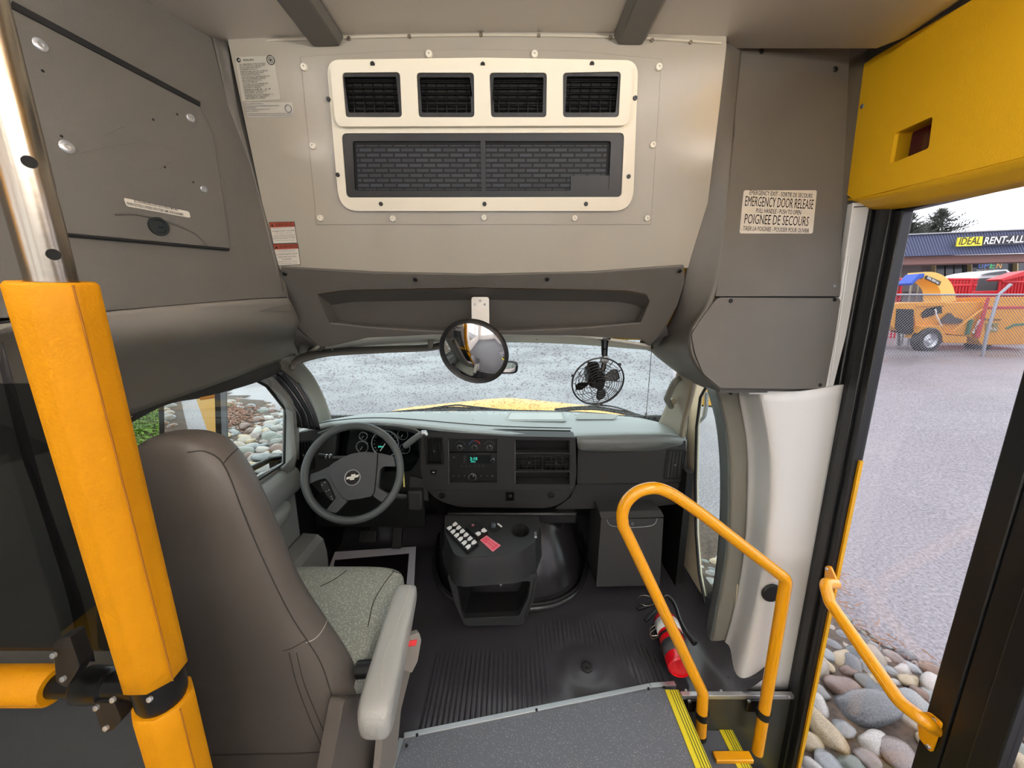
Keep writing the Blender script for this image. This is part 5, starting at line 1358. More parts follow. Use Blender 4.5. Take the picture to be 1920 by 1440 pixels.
for px, py in ((62, 304), (104, 473)):
    t = (P(px - 8, py, Y=.458) - p_j1).dot(pole_d) / pole_d.length_squared
    c = pol(t) + (toc * .8 + Vector((.55, 0, 0))).normalized() * .0212
    MB().lathe([(0, 0), (.0062, 0), (.006, .0012), (0, .0012)], c, (toc * .8 + Vector((.55, 0, 0))), 18).build('hole', black_matte, yp)
clampc = pol(1.03)
MB().lathe([(.0215, -.028), (.031, -.028), (.033, -.02), (.033, .02), (.031, .028), (.0215, .028)], clampc, pole_d, 28, cap=False).build('collar', black_gloss, yp)

hr = thing('horizontal_padded_rail', P(0, 1285, Y=.5), 'yellow foam-padded horizontal rail joining the pole at lower left', 'rail')
hA = clampc; hB = P(-160, 1288, Y=.50); hB.z = hA.z = clampc.z
hx = hB - hA
MB().tube([hA, hA + hx * 2.2], .018, 20).build('tube', black_gloss, hr)
s0_ = P(105, 1287, Y=.5).x - hA.x; fA = hA + hx.normalized() * abs(s0_)
MB().tube([fA, fA + hx.normalized() * .004, fA + hx.normalized() * .5], .0285, 24, rr=[.026, .0285, .0285]).build('foam_pad', yellow_foam, hr)
MB().tube([fA + Vector((0, -.0275, -.006)), fA + hx.normalized() * .5 + Vector((0, -.0275, -.006))], .0009, 6).build('foam_seam', mat('seam_orange', (0, 0, 0, 1)), hr)
cb = thing('pole_clamp', clampc + Vector((-.06, 0, 0)), 'glossy black cast clamp with bolts holding the rail to the yellow pole', 'clamp')
MB().tube([clampc + Vector((-.028, 0, 0)), clampc + Vector((-.075, 0, 0)), clampc + Vector((-.078, 0, 0)), clampc + Vector((-.118, 0, 0)), clampc + Vector((-.128, 0, 0))], .024, 24, rr=[.021, .021, .026, .027, .02]).build('sleeve', black_gloss, cb)
for q in ([(100, 1205), (130, 1192), (150, 1250), (125, 1290), (105, 1280)], [(172, 1318), (215, 1318), (228, 1350), (210, 1372), (190, 1368)]):
    pl_ = Plane(P(140, 1280, Y=.475), (0, -1, 0))
    MB().prism(rnd(pl_.px(q), .006), pl_, -.02, .0).build('lug', black_rubber, cb, bevel=.004, bseg=3)
for a, b in ((102, 1228), (120, 1272), (213, 1311), (182, 1326), (200, 1364), (282, 1310)):
    MB().lathe([(0, 0), (.0045, 0), (.004, .003), (0, .0035)], P(a, b, Y=.468), (0, -1, .3), 12).build('bolt', silver_pl, cb)

# modesty panel and smoked acrylic
md = thing('modesty_panel', P(50, 1400, Y=.52), 'dark charcoal panel below the padded rail at the lower left corner', 'panel')
MP_ = Plane((-.9, .52, .5), (0, -1, 0))
MB().prism(rnd([MP_.uv((x, .52, z)) for x, z in ((-1.0, .02), (-.60, .02), (-.60, .735), (-1.0, .735))], .01), MP_, -.012, 0).build('board', carpet_dark, md, bevel=.002)
ax_ = thing('smoked_acrylic_panel', P(50, 1100, Y=.52), 'smoked see-through acrylic panel above the padded rail, left of the pole', 'panel')
a2 = Plane((-.9, .515, 1.0), (0, -1, 0))
MB().prism(rnd([a2.uv((x, .515, z)) for x, z in ((-1.0, .80), (-.62, .80), (-.655, 1.24), (-1.0, 1.24))], .01), a2, -.005, 0).build('sheet', smoke_glass, ax_)
sb = thing('seat_belt_strap', P(60, 800, Y=.72), 'dark seat belt webbing running down the pillar behind the yellow pole', 'seat belt')
l0 = [P(a, b, Y=y) for a, b, y in ((0, 690, .62), (40, 850, .64), (75, 950, .66), (130, 1130, .68), (150, 1240, .69))]
l1 = [P(a, b, Y=y) for a, b, y in ((4, 640, .62), (62, 850, .64), (92, 950, .66), (155, 1130, .68), (178, 1240, .69))]
MB().grid(patch([l0, l1], 5, 2)).build('webbing', belt_mat, sb, solid=.0015)
MB().box(P(152, 1000, Y=.75), (.04, .03, .05)).build('guide_loop', metal_grey, sb, bevel=.006)

# ================================================================ DRIVER'S SEAT
seat = thing('driver_seat', (-.66, 1.0, 0), 'high-backed taupe driver seat seen from behind, with a patterned cushion and folded-down armrest', 'seat')
def seat_sec(z, cx, w_, yb, th, e=.55):
    out = []
    for k in range(40):
        a = 2 * pi * k / 40; ca, sa = cos(a), sin(a)
        out.append(Vector((cx + w_ * abs(ca) ** e * (1 if ca > 0 else -1), yb + th / 2 + th / 2 * abs(sa) ** .8 * (1 if sa > 0 else -1), z)))
    return out
tb = [(1.085, .012, .745, .03), (1.078, .05, .725, .07), (1.055, .085, .712, .10), (1.01, .112, .705, .115), (.95, .134, .705, .12), (.88, .147, .712, .12), (.80, .155, .72, .125), (.70, .165, .73, .13),
      (.62, .178, .74, .14), (.54, .196, .75, .15), (.47, .216, .758, .155), (.40, .235, .765, .16), (.32, .252, .77, .16), (.24, .262, .77, .16), (.16, .264, .772, .16), (.09, .262, .778, .15)]
cxs = lambda z: -.69 + (.0 if z > .9 else (.9 - z) * .03)
secs = [seat_sec(z, cxs(z), w_, yb, th) for z, w_, yb, th in tb]
srow = patch(secs, 1, 3)
bkr = MB().grid(srow, closed=True, capends=True).build('backrest', taupe, seat, smooth=80)
bvh = BVHTree.FromPolygons([v.co.copy() for v in bkr.data.vertices], [tuple(p.vertices) for p in bkr.data.polygons])
def on_seat(a, b, off=.0008):
    r = ray(a, b).normalized(); h_ = bvh.ray_cast(CAM - Vector(bkr.location), r)
    if h_[0] is None: return None
    return h_[0] + (h_[1] if h_[1].dot(r) < 0 else -h_[1]) * off
def seam(pts, m_=seam_mat, r=.0013, n=6, nm='seam'):
    q = [on_seat(p.x, p.y) for p in cr([Vector((a, b, 0)) for a, b in pts], n)]
    q = [x for x in q if x is not None]
    if len(q) > 2:
        MB().tube(q, r, 6).build(nm, m_, bkr)
seam([(352, 848), (380, 846), (405, 856), (418, 870), (433, 900), (450, 945), (466, 985), (485, 1030), (508, 1080), (530, 1125), (552, 1165), (574, 1198)])
seam([(456, 833), (440, 846), (428, 858), (418, 870)])
seam([(615, 1130), (616, 1150), (608, 1175), (592, 1196), (574, 1205)], thread_mat, .001)
seam([(574, 1198), (600, 1240), (618, 1290), (634, 1350), (642, 1410)])
seam([(542, 1224), (556, 1280), (578, 1340), (604, 1400), (612, 1412)], seam_mat, .001)
seam([(556, 1224), (570, 1280), (594, 1340), (620, 1400), (630, 1412)], seam_mat, .001)
seam([(574, 1200), (560, 1208), (545, 1216), (530, 1220)], seam_mat, .001)
seam([(400, 1415), (480, 1413), (560, 1412), (630, 1408)], seam_mat, .002)
# cushion
def cush(y, x0, x1, z0, z1):
    out = []
    for k in range(36):
        a = 2 * pi * k / 36; ca, sa = cos(a), sin(a)
        out.append(Vector(((x0 + x1) / 2 + (x1 - x0) / 2 * abs(ca) ** .45 * (1 if ca > 0 else -1), y, (z0 + z1) / 2 + (z1 - z0) / 2 * abs(sa) ** .5 * (1 if sa > 0 else -1))))
    return out
fab = mat('patterned_seat_fabric', srgb(170, 174, 164), .85, bump=.5, bscale=260)
nt = fab.node_tree; b = nt.nodes['Principled BSDF']; tc = nt.nodes.new('ShaderNodeTexCoord'); v = nt.nodes.new('ShaderNodeTexVoronoi'); v.inputs['Scale'].default_value = 165; v.distance = 'MANHATTAN'
rp_ = nt.nodes.new('ShaderNodeValToRGB'); rp_.color_ramp.elements[0].color = srgb(206, 210, 196); rp_.color_ramp.elements[1].color = srgb(146, 148, 138); rp_.color_ramp.elements[1].position = .7
nt.links.new(tc.outputs['Object'], v.inputs['Vector']); nt.links.new(v.outputs['Distance'], rp_.inputs[0]); nt.links.new(rp_.outputs[0], b.inputs['Base Color'])
cs = [cush(.84, -.93, -.42, .26, .36), cush(.9, -.95, -.405, .24, .375), cush(1.05, -.95, -.40, .23, .37), cush(1.2, -.945, -.40, .22, .375), cush(1.27, -.93, -.41, .22, .37), cush(1.31, -.90, -.44, .24, .345)]
csn = MB().grid(patch(cs, 1, 3), closed=True, capends=True).build('cushion', fab, seat, smooth=80)
cbv = BVHTree.FromPolygons([v_.co.copy() for v_ in csn.data.vertices], [tuple(p.vertices) for p in csn.data.polygons])
for pts in ([(738, 1072), (720, 1095), (700, 1130), (690, 1175)], [(735, 1070), (755, 1078), (764, 1086)], [(650, 1070), (628, 1086), (600, 1100)]):
    q = []
    for p in cr([Vector((a, b_, 0)) for a, b_ in pts], 5):
        h_ = cbv.ray_cast(CAM, ray(p.x, p.y).normalized())
        if h_[0] is not None: q.append(h_[0] + Vector((0, 0, .0006)))
    if len(q) > 2: MB().tube(q, .0015, 6).build('seam', seam_mat, csn)
# armrest: padded bar from the backrest forward
ar = []
for y, zc, hz, hx_, xc in ((.70, .375, .02, .02, -.322), (.715, .378, .040, .038, -.324), (.76, .385, .046, .043, -.328), (.90, .40, .040, .041, -.336), (1.02, .415, .034, .038, -.342), (1.085, .422, .026, .034, -.345), (1.10, .422, .012, .022, -.345)):
    sec = []
    for k in range(28):
        a = 2 * pi * k / 28; ca, sa = cos(a), sin(a)
        sec.append(Vector((xc + hx_ * abs(ca) ** .55 * (1 if ca > 0 else -1), y, zc + hz * abs(sa) ** .55 * (1 if sa > 0 else -1))))
    ar.append(sec)
arm = MB().grid(patch(ar, 1, 4), closed=True, capends=True).build('armrest', taupe_arm, seat, smooth=80)
abv = BVHTree.FromPolygons([v_.co.copy() for v_ in arm.data.vertices], [tuple(p.vertices) for p in arm.data.polygons])
for pts in ([(768, 1098), (760, 1130), (748, 1160), (735, 1195), (722, 1225), (716, 1260), (716, 1290)],):
    q = []
    for p in cr([Vector((a, b_, 0)) for a, b_ in pts], 6):
        h_ = abv.ray_cast(CAM, ray(p.x, p.y).normalized())
        if h_[0] is not None: q.append(h_[0] + (CAM - h_[0]).normalized() * .0006)
    if len(q) > 2: MB().tube(q, .0009, 6).build('stitching', thread_mat, arm)
MB().tube([Vector((-.42, .86, .37)), Vector((-.34, .86, .38))], .022, 16).build('armrest_pivot', black_plastic, seat)
# pedestal and side shield
MB().box((-.67, 1.06, .12), (.46, .42, .22)).build('pedestal', black_plastic, seat, bevel=.02)
SS = Plane((-.335, .9, .2), (1, -.25, 0))
MB().prism(rnd(SS.px([(752, 1238), (770, 1258), (752, 1330), (742, 1440), (736, 1520), (700, 1520), (712, 1440), (722, 1330), (736, 1262)]), .008), SS, -.02, 0).build('side_shield', seat_plastic, seat, bevel=.005, bseg=3)
MB().prism(rnd(SS.px([(638, 1310), (740, 1290), (724, 1440), (716, 1520), (600, 1520)], -.06), .02), SS, -.09, -.05).build('side_cover', taupe, seat, bevel=.01, bseg=3)
bu = thing('seat_belt_buckle', P(772, 1210, Y=.98), 'grey seat belt buckle with a red release button beside the armrest', 'buckle')
BU = Plane(P(772, 1225, Y=.93), (.55, -.85, .25))
MB().prism(rnd(BU.px([(768, 1192), (786, 1186), (790, 1200), (783, 1240), (772, 1262), (757, 1255), (760, 1222)]), .005), BU, -.02, 0).build('case', seat_plastic, bu, bevel=.003, bseg=3)
MB().prism(rnd(BU.px([(768, 1202), (782, 1199), (780, 1210), (765, 1213)], .002), .002), BU, 0, .003).build('button', red_plastic, bu, bevel=.001)

# ================================================================ DOOR HEADER BOX
DB = Plane((.95, .9, 1.8), (-1, 0, -.05))
hb = thing('door_header_box', DB.hit(1750, 220), 'large yellow padded cover with grey edging over the entry door, holding a dark red lens', 'cover')
win_px = [(1678, 250), (1749, 218), (1741, 278), (1668, 308)]
hbw = lambda y, z: DB.uv((.95, y, z))
yo = rnd(DB.px([(1609, 128), (1640, 106), (1850, -16)], .03) + [hbw(-.25, 1.94), hbw(-.25, 1.605), hbw(.3, 1.606)] + DB.px([(1920, 294), (1736, 340), (1600, 374), (1584, 362), (1600, 250), (1610, 190)], .03), [.012, .01, 0, 0, 0, 0, .02, .01, .008, .01, .02, .01])
wh = rnd(DB.px(win_px, .03), .006)
MB().prism(yo, DB, -.04, .03, [wh]).build('cover', yellow_box, hb, bevel=.008, bseg=4)
lp0 = [DB.hit(x_, y_, .026) for x_, y_ in ((1587, 372), (1640, 364), (1736, 338), (1920, 292))] + [DB.at(*hbw(.3, 1.607), .026), DB.at(*hbw(-.25, 1.607), .026)]
lp1 = [P(x_, y_, X=.985) for x_, y_ in ((1587, 384), (1640, 389), (1700, 386), (1920, 346))] + [Vector((.985, .3, 1.57)), Vector((.985, -.25, 1.57))]
MB().grid(patch([lp0, lp1], 4, 3)).build('lower_lip', yellow_box, hb, solid=.006, off=-1)
wl = [DB.at(*p, .02) for p in wh]
mb = MB(); mb.grid([wl, [DB.at(*p, -.012) for p in wh]], closed=True); mb.build('lens_well', yellow_box, hb)
MB().prism(wh, DB, -.016, -.012).build('lens', maroon, hb)
MB().prism(rnd(DB.px([(1597, 110), (1840, -34)], .026) + [hbw(-.25, 1.965), hbw(-.25, 1.935)] + DB.px([(1860, -16), (1645, 112), (1620, 130), (1616, 190), (1605, 250), (1590, 350), (1600, 390), (1572, 380), (1576, 330), (1588, 250), (1592, 190)], .026), .004), DB, -.08, .024).build('edging', mat('grey_foam_edge', srgb(92, 92, 90), .7), hb, bevel=.006)
screw(DB, DB.px([(1639, 198)])[0], .0055, hb, metal_grey, off=.03)
MB().prism([DB.uv(p) for p in ((.95, 1.17, 1.62), (.95, -.3, 1.62), (.95, -.3, 1.66), (.95, 1.17, 1.66))], DB, -.12, -.03).build('underside', black_plastic, hb)

# ================================================================ ENTRY DOOR
d1 = thing('door_1', (1.0, .9, -.5), 'black framed glass entry door leaf beside the white pillar', 'door', kind='structure')
D = lambda y, z: DOOR.uv((1.0, y, z))
yl0, yl1, yr0, yr1 = 1.047, 1.147, .735, .60
for (a, b, o0, o1, nm) in ((1.122, 1.150, -.02, .022, 'jamb'), (1.095, 1.122, -.02, .012, 'stile'), (1.066, 1.095, -.02, .020, 'stile'), (1.044, 1.066, -.02, .010, 'stile')):
    MB().prism([D(a, -.8), D(b, -.8), D(b, 1.66), D(a, 1.66)], DOOR, o0, o1).build(nm, seal if nm == 'stile' else black_plastic, d1, bevel=.003)
for (a, b, o0, o1, nm) in ((.69, .735, -.02, .008, 'stile'), (.645, .688, -.02, .006, 'stile'), (.60, .643, -.02, .014, 'stile')):
    MB().prism([D(a, -.8), D(b, -.8), D(b, 1.66), D(a, 1.66)], DOOR, o0, o1).build(nm, black_plastic, d1, bevel=.003)
MB().prism([D(.2, 1.575), D(1.15, 1.575), D(1.15, 1.66), D(.2, 1.66)], DOOR, -.02, .01).build('top_rail', black_plastic, d1, bevel=.003)
MB().prism([D(.735, -.8), D(1.045, -.8), D(1.045, 1.6), D(.735, 1.6)], DOOR, -.006, -.002).build('pane', door_glass, d1)
MB().prism([D(.2, -.8), D(.60, -.8), D(.60, 1.6), D(.2, 1.6)], DOOR, -.006, -.002).build('pane', door_glass, d1)
MB().prism([D(.10, -.8), D(.2, -.8), D(.2, 1.66), D(.10, 1.66)], DOOR, -.02, .01).build('stile', black_plastic, d1)
yb_ = MB().box((1.010, 1.043, .15), (.010, .012, 1.5)).build('outer_yellow_edge', yellow_body, d1)
oh = thing('second_leaf_handrail', P(1840, 1436, X=.97), 'tip of a yellow rail flange on the second door leaf at the bottom edge', 'handrail')
MB().prism(rnd(DOOR.px([(1830, 1432), (1838, 1430), (1860, 1460), (1850, 1500), (1820, 1490)], .01), .006), DOOR, .006, .012).build('flange', yellow_paint, oh)
sy = Plane((1.0, 0, 1), (-1, 0, 0))
MB().prism([D(.1, -.1), D(-.3, -.1), D(-.3, 1.95), D(.1, 1.95)], DOOR, -.06, 0).build('rear_post', grey_trim, d1)

# ================================================================ OUTSIDE
def gz(x, y):
    t = min(1, max(0, (x - 4) / 7)); s = t * t * (3 - 2 * t)
    z = GROUND + .75 * s
    if x < -4.3: z += min(1.6, (-4.3 - x) * .35) * (1 if y < 6.2 else max(0, 1 - (y - 6.2) / 2))
    return z
def wet_mat(name, c0, c1, r0=.28, r1=.55, sc=40):
    m = bpy.data.materials.new(name); m.use_nodes = True; nt = m.node_tree; b = nt.nodes['Principled BSDF']
    tc = nt.nodes.new('ShaderNodeTexCoord')
    n1 = nt.nodes.new('ShaderNodeTexNoise'); n1.inputs['Scale'].default_value = sc; n1.inputs['Detail'].default_value = 8; n1.inputs['Roughness'].default_value = .7
    n2 = nt.nodes.new('ShaderNodeTexNoise'); n2.inputs['Scale'].default_value = .5; n2.inputs['Detail'].default_value = 4
    n3 = nt.nodes.new('ShaderNodeTexVoronoi'); n3.inputs['Scale'].default_value = 75
    for n in (n1, n2, n3): nt.links.new(tc.outputs['Object'], n.inputs['Vector'])
    cr_ = nt.nodes.new('ShaderNodeValToRGB'); cr_.color_ramp.elements[0].color = c0; cr_.color_ramp.elements[1].color = c1; cr_.color_ramp.elements[0].position = .38; cr_.color_ramp.elements[1].position = .62
    nt.links.new(n1.outputs['Fac'], cr_.inputs[0]); nt.links.new(cr_.outputs[0], b.inputs['Base Color'])
    mr = nt.nodes.new('ShaderNodeMapRange'); mr.inputs['From Min'].default_value = .42; mr.inputs['From Max'].default_value = .6; mr.inputs['To Min'].default_value = r0; mr.inputs['To Max'].default_value = r1
    nt.links.new(n2.outputs['Fac'], mr.inputs[0]); nt.links.new(mr.outputs[0], b.inputs['Roughness'])
    bp = nt.nodes.new('ShaderNodeBump'); bp.inputs['Strength'].default_value = .55; bp.inputs['Distance'].default_value = .006
    nt.links.new(n3.outputs['Distance'], bp.inputs['Height']); nt.links.new(bp.outputs[0], b.inputs['Normal'])
    b.inputs['Specular IOR Level'].default_value = .6
    return m
asphalt = wet_mat('wet_asphalt', srgb(92, 89, 94), srgb(142, 138, 144))
xs = [-40, -25, -15, -10, -8, -6.5, -5.5, -4.9, -4.3, -3, -1, 1, 3, 4] + [4 + .5 * k for k in range(1, 16)] + [14, 18, 25, 40, 70]
ys = [-12, -6, -3, 0, 2, 3.5, 5, 6.2, 6.8, 7.5, 8.2, 9, 11, 14, 20, 30, 50, 90]
tag(MB().grid([[Vector((x, y, gz(x, y))) for x in xs] for y in ys]).build('ground', asphalt), 'wet grey asphalt lot around the bus', 'pavement', kind='structure')

# beds of soil under the stones
soil = mat('wet_soil', srgb(76, 64, 54), .8, bump=.8, bscale=60, var=.45, vscale=30)
def bed(x0, x1, y0, y1, name, lab, edge):
    rows = []
    for j in range(60):
        y = y0 + (y1 - y0) * j / 59
        rows.append([Vector((x, y, gz(x, y) + .006 + .03 * max(0, min(1, edge(x, y) * 3)) + .01 * noise.noise(Vector((x * 4, y * 4, 0))))) for x in (x0 + (x1 - x0) * i / 29 for i in range(30))])
    mb = MB().grid(rows); mb.f = [f for f in mb.f if edge(*(sum((mb.v[i] for i in f), Vector()) / 4).xy) > 0]
    return tag(mb.build(name, soil), lab, 'soil', kind='stuff')
edgeR = lambda x, y: min(2.42 - x + .12 * sin(y * 5) - .16 * max(0, y - 1.9), 3.4 - y, x - 1.12)
edgeL = lambda x, y: min(7.4 - .717 * (x + 4.75) - y + .1 * sin(x * 7), y + 7.2, -x - 1.35 - .0)
bed(1.1, 2.7, -.6, 3.4, 'soil', 'brown wet soil showing between the stones outside the entry door', edgeR)
bed(-7.2, -1.3, -7.4, 9.4, 'soil', 'brown wet soil and bark between the stones outside the driver window', edgeL)
stone_cols = [(112, 116, 120), (140, 140, 136), (168, 158, 142), (96, 104, 106), (186, 170, 136), (128, 104, 92), (150, 156, 158), (120, 128, 118), (196, 194, 188), (142, 130, 124)]
stone_mats = [mat('stone_%s' % n, srgb(*[int(v * .84) for v in c]), .25, bump=.5, bscale=30, var=.35, vscale=22, coat=.25) for n, c in zip(('slate', 'grey', 'sand', 'blue', 'tan', 'brown', 'pale', 'green', 'white', 'rose'), stone_cols)]
stone_meshes = []
for k in range(10):
    bm = bmesh.new(); bmesh.ops.create_icosphere(bm, subdivisions=3, radius=1)
    ax3 = (1, .62 + .12 * (k % 4), .42 + .07 * (k % 3))
    for v in bm.verts:
        n_ = noise.noise(v.co * 1.1 + Vector((k * 7, 0, 0)))
        v.co = v.co * (1 + .28 * n_); v.co = Vector((v.co.x * ax3[0], v.co.y * ax3[1], v.co.z * ax3[2]))
    me = bpy.data.meshes.new('river_stone'); bm.to_mesh(me); bm.free(); me.shade_smooth(); me.materials.append(stone_mats[k]); stone_meshes.append(me)
rs = random.Random(11)
def stone_spots(x0, x1, y0, y1, step, edge, smin, smax, marg=.02):
    out = []
    ny = int((y1 - y0) / step); nx = int((x1 - x0) / step)
    for j in range(ny + 1):
        for i in range(nx + 1):
            x = x0 + i * step + (step / 2 if j % 2 else 0) + rs.uniform(-.3, .3) * step; y = y0 + j * step * .9 + rs.uniform(-.3, .3) * step
            if edge(x, y) > marg: out.append((x, y, rs.uniform(smin, smax)))
    return out
def put_stone(x, y, s, label, group, k=None, top=.35):
    k = rs.randrange(10) if k is None else k
    o = bpy.data.objects.new('river_stone', stone_meshes[k]); COL.objects.link(o)
    o.location = (x, y, gz(x, y) + .02 + s * top * rs.uniform(.4, 1.1)); o.scale = (s, s, s); o.rotation_euler = (rs.uniform(-.35, .35), rs.uniform(-.35, .35), rs.uniform(0, 6.3))
    return tag(o, label, 'stone', group)
def stuff_stones(spots, lab):
    bms = MB(); mats_ = stone_mats
    me_all = bmesh.new()
    for x, y, s in spots:
        k = rs.randrange(10); M = Matrix.LocRotScale(Vector((x, y, gz(x, y) + .01)), Matrix.Rotation(rs.uniform(0, 6), 3, 'Z').to_quaternion(), Vector((s, s, s)))
        b2 = bmesh.new(); bmesh.ops.create_icosphere(b2, subdivisions=2, radius=1)
        b2.transform(M @ Matrix.Diagonal((1, .75, .5, 1)))
        t = bpy.data.meshes.new('t'); b2.to_mesh(t); b2.free()
        n0 = len(me_all.faces); me_all.from_mesh(t); me_all.faces.ensure_lookup_table()
        for f in me_all.faces[n0:]: f.material_index = k; f.smooth = True
        bpy.data.meshes.remove(t)
    me = bpy.data.meshes.new('pebbles'); me_all.to_mesh(me); me_all.free()
    for m_ in stone_mats: me.materials.append(m_)
    o = bpy.data.objects.new('pebbles', me); COL.objects.link(o); tag(o, lab, 'pebbles', kind='stuff')
big = [((1618, 1325), .155, 0, 'largest dark slate stone in the bed outside the entry door'), ((1585, 1290), .10, 5, 'wide brown-grey stone beside the largest slate stone'), ((1548, 1370), .10, 4, 'long pale tan stone at the left of the bed outside the entry door'),
       ((1690, 1415), .10, 9, 'rounded rose-grey stone below the yellow door handrail'), ((1745, 1280), .075, 8, 'flat pale stone at the asphalt edge near the door post'), ((1640, 1390), .085, 8, 'whitish veined stone under the door handrail')]
bigp = []
for (a, b), s, k, lab in big:
    p = P(a, b, Z=GROUND + .05); bigp.append((p, s)); put_stone(p.x, p.y, s, lab, None, k, .3)
right = [q for q in stone_spots(1.2, 2.6, .4, 3.1, .088, edgeR, .042, .078, .01) if all(math.hypot(q[0] - p.x, q[1] - p.y) > s * .75 + q[2] * .45 for p, s in bigp)]
right.sort(key=lambda q: math.hypot(q[0] - 1.8, q[1] - 1.4))
for x, y, s in right[:150]: put_stone(x, y, s, 'rounded wet river stone in the bed outside the entry door', 'river stones outside the entry door')
left = stone_spots(-5.6, -1.5, 2.4, 7.6, .19, edgeL, .075, .14, .05)
left = [q for q in left if q[0] > -5.0 or q[1] > 6.6]
left = [q for q in left if math.hypot(q[0] + 5.0, (q[1] - 6.2)) > .55]
left.sort(key=lambda q: math.hypot(q[0] + 3.6, q[1] - 5.2))
for x, y, s in left[:150]: put_stone(x, y, s, 'wet river stone in the bed outside the driver window', 'river stones outside the driver window', top=.3)
stuff_stones(right[150:] + stone_spots(1.15, 2.6, .2, 3.3, .06, edgeR, .018, .034, .0), 'small pebbles packed between the river stones outside the entry door')
stuff_stones(left[150:] + stone_spots(-4.9, -1.5, 1.4, 7.6, .13, edgeL, .04, .075, .0) + stone_spots(-5.2, -1.5, -7, 1.4, .24, lambda x, y: 1, .09, .15, .0), 'small pebbles packed between the river stones outside the driver window')
# leaf litter along the asphalt edge
mb = MB(); rl2 = random.Random(5)
for k in range(520):
    y = rl2.uniform(.7, 3.4); x = 2.42 + .12 * sin(y * 5) - .16 * max(0, y - 1.9) + rl2.gauss(0, .10)
    a = rl2.uniform(0, 6.3); L = rl2.uniform(.02, .09); z = gz(x, y) + .012 + rl2.uniform(0, .03)
    d = Vector((cos(a), sin(a), 0)) * L; n_ = Vector((-sin(a), cos(a), 0)) * .003
    mb.add([Vector((x, y, z)) - n_, Vector((x, y, z)) + d - n_ * .3, Vector((x, y, z + .004)) + d + n_ * .3, Vector((x, y, z + .004)) + n_], [(0, 1, 2, 3)])
tag(mb.build('leaf_litter', mat('wet_needles', srgb(150, 108, 78), .6), smooth=0), 'brown twigs and needles along the asphalt edge by the stones', 'leaf litter', kind='stuff')
# grass bank
gm_ = mat('wet_grass', srgb(118, 154, 52), .5, var=.45, vscale=14)
mb = MB(); rg_ = random.Random(3)
for k in range(26000):
    x = rg_.uniform(-9, -4.6); y = rg_.uniform(2.2, 6.6)
    if x > -5.1 and y > 5.6: continue
    z = gz(x, y) + .02; a = rg_.uniform(-.9, .9) - .3; L = rg_.uniform(.10, .26)
    tip = Vector((x + cos(a) * L, y + sin(a) * L * .8 - .03, z + rg_.uniform(.03, .12))); w_ = .006
    mid = Vector((x, y, z)).lerp(tip, .5) + Vector((0, 0, .035))
    mb.add([Vector((x, y - w_, z)), Vector((x, y + w_, z)), mid + Vector((0, w_, 0)), tip, mid - Vector((0, w_, 0))], [(0, 1, 2, 3, 4)])
tag(mb.build('grass', gm_, smooth=0), 'long wet green grass on the bank outside the driver window', 'grass', kind='stuff')
rows = [[Vector((x, y, gz(x, y) + .015)) for x in (-10, -9, -8, -7, -6, -5.4, -5, -4.6)] for y in (1.5, 2.5, 3.5, 4.5, 5.5, 6.2, 6.8)]
tag(MB().grid(rows).build('grass', mat('grass_base', srgb(76, 102, 40), .8, var=.4, vscale=10)), 'short green turf under the long grass of the bank', 'grass', kind='stuff')
mb = MB()
for k in range(900):
    x = rg_.gauss(-5.0, .3); y = rg_.gauss(6.2, .35); a = rg_.uniform(0, 6.3); L = rg_.uniform(.03, .09); z = gz(x, y) + .05 + rg_.uniform(0, .02)
    mb.box((x, y, z), (L, .018, .012), Matrix.Rotation(a, 3, 'Z'))
tag(mb.build('bark_mulch', mat('red_bark', srgb(142, 108, 92), .8, var=.3, vscale=30), smooth=0), 'reddish bark mulch between the grass and the stones', 'mulch', kind='stuff')

# ---- yellow hood, wipers, antenna
hood_ = thing('bus_hood', (0, 2.8, .5), 'yellow hood of the bus just visible over the dashboard', 'hood')
rows = []
for y, z, hw in ((2.22, .61, 1.0), (2.40, .655, .99), (2.62, .66, .95), (2.80, .625, .90), (2.95, .54, .84), (3.15, .44, .76), (3.3, .30, .72)):
    rows.append([Vector((-.04 + hw * s, y - .14 * s * s, z - .10 * abs(s) ** 3 + .012 * cos(s * 7))) for s in (-1, -.8, -.55, -.3, 0, .3, .55, .8, 1)])
MB().grid(patch(rows, 3, 3)).build('panel', yellow_body, hood_, solid=.01)
cowl = thing('windshield_cowl', (0, 2.25, .66), 'black plastic cowl along the foot of the windshield outside', 'cowl')
rows = [[P(a, b, Y=2.26 - abs(a - 930) / 330 * .14) for a, b in ((640, 792 - k), (760, 782 - k * 1.6), (930, 776 - k * 1.8), (1080, 779 - k * 1.8), (1180, 787 - k * 1.6), (1244, 799 - k))] for k in (-3, 0, 4)]
MB().grid(patch(rows, 4, 2)).build('strip', black_rubber, cowl, solid=.01)
for pts, lab in (([(700, 777), (760, 771), (840, 765), (880, 766), (930, 769), (965, 770)], 'black wiper lying low across the windshield on the driver side'),
                 ([(1040, 768), (1080, 764), (1120, 764), (1170, 772), (1210, 782), (1232, 793)], 'black wiper lying low across the windshield on the passenger side')):
    wpr = thing('windshield_wiper', P(pts[0][0], pts[0][1], Y=2.3), lab, 'wiper')
    MB().tube(cr([P(a, b, Y=2.27) for a, b in pts], 4), .008, 8).build('arm', black_plastic, wpr)
    MB().tube(cr([P(a, b + 3.5, Y=2.24) for a, b in pts], 4), .007, 8).build('blade', black_rubber, wpr)
    MB().tube(cr([P(pts[0][0] + 10, pts[0][1] + 4, Y=2.27)] + [P(a, b - 4, Y=2.27) for a, b in pts[2:4]] + [P(pts[-1][0], pts[-1][1] + 1, Y=2.27)], 4), .005, 8).build('link', black_plastic, wpr)
an_ = thing('antenna', P(1210, 780, Y=2.5), 'thin black whip antenna standing outside the windshield, passenger side', 'antenna')
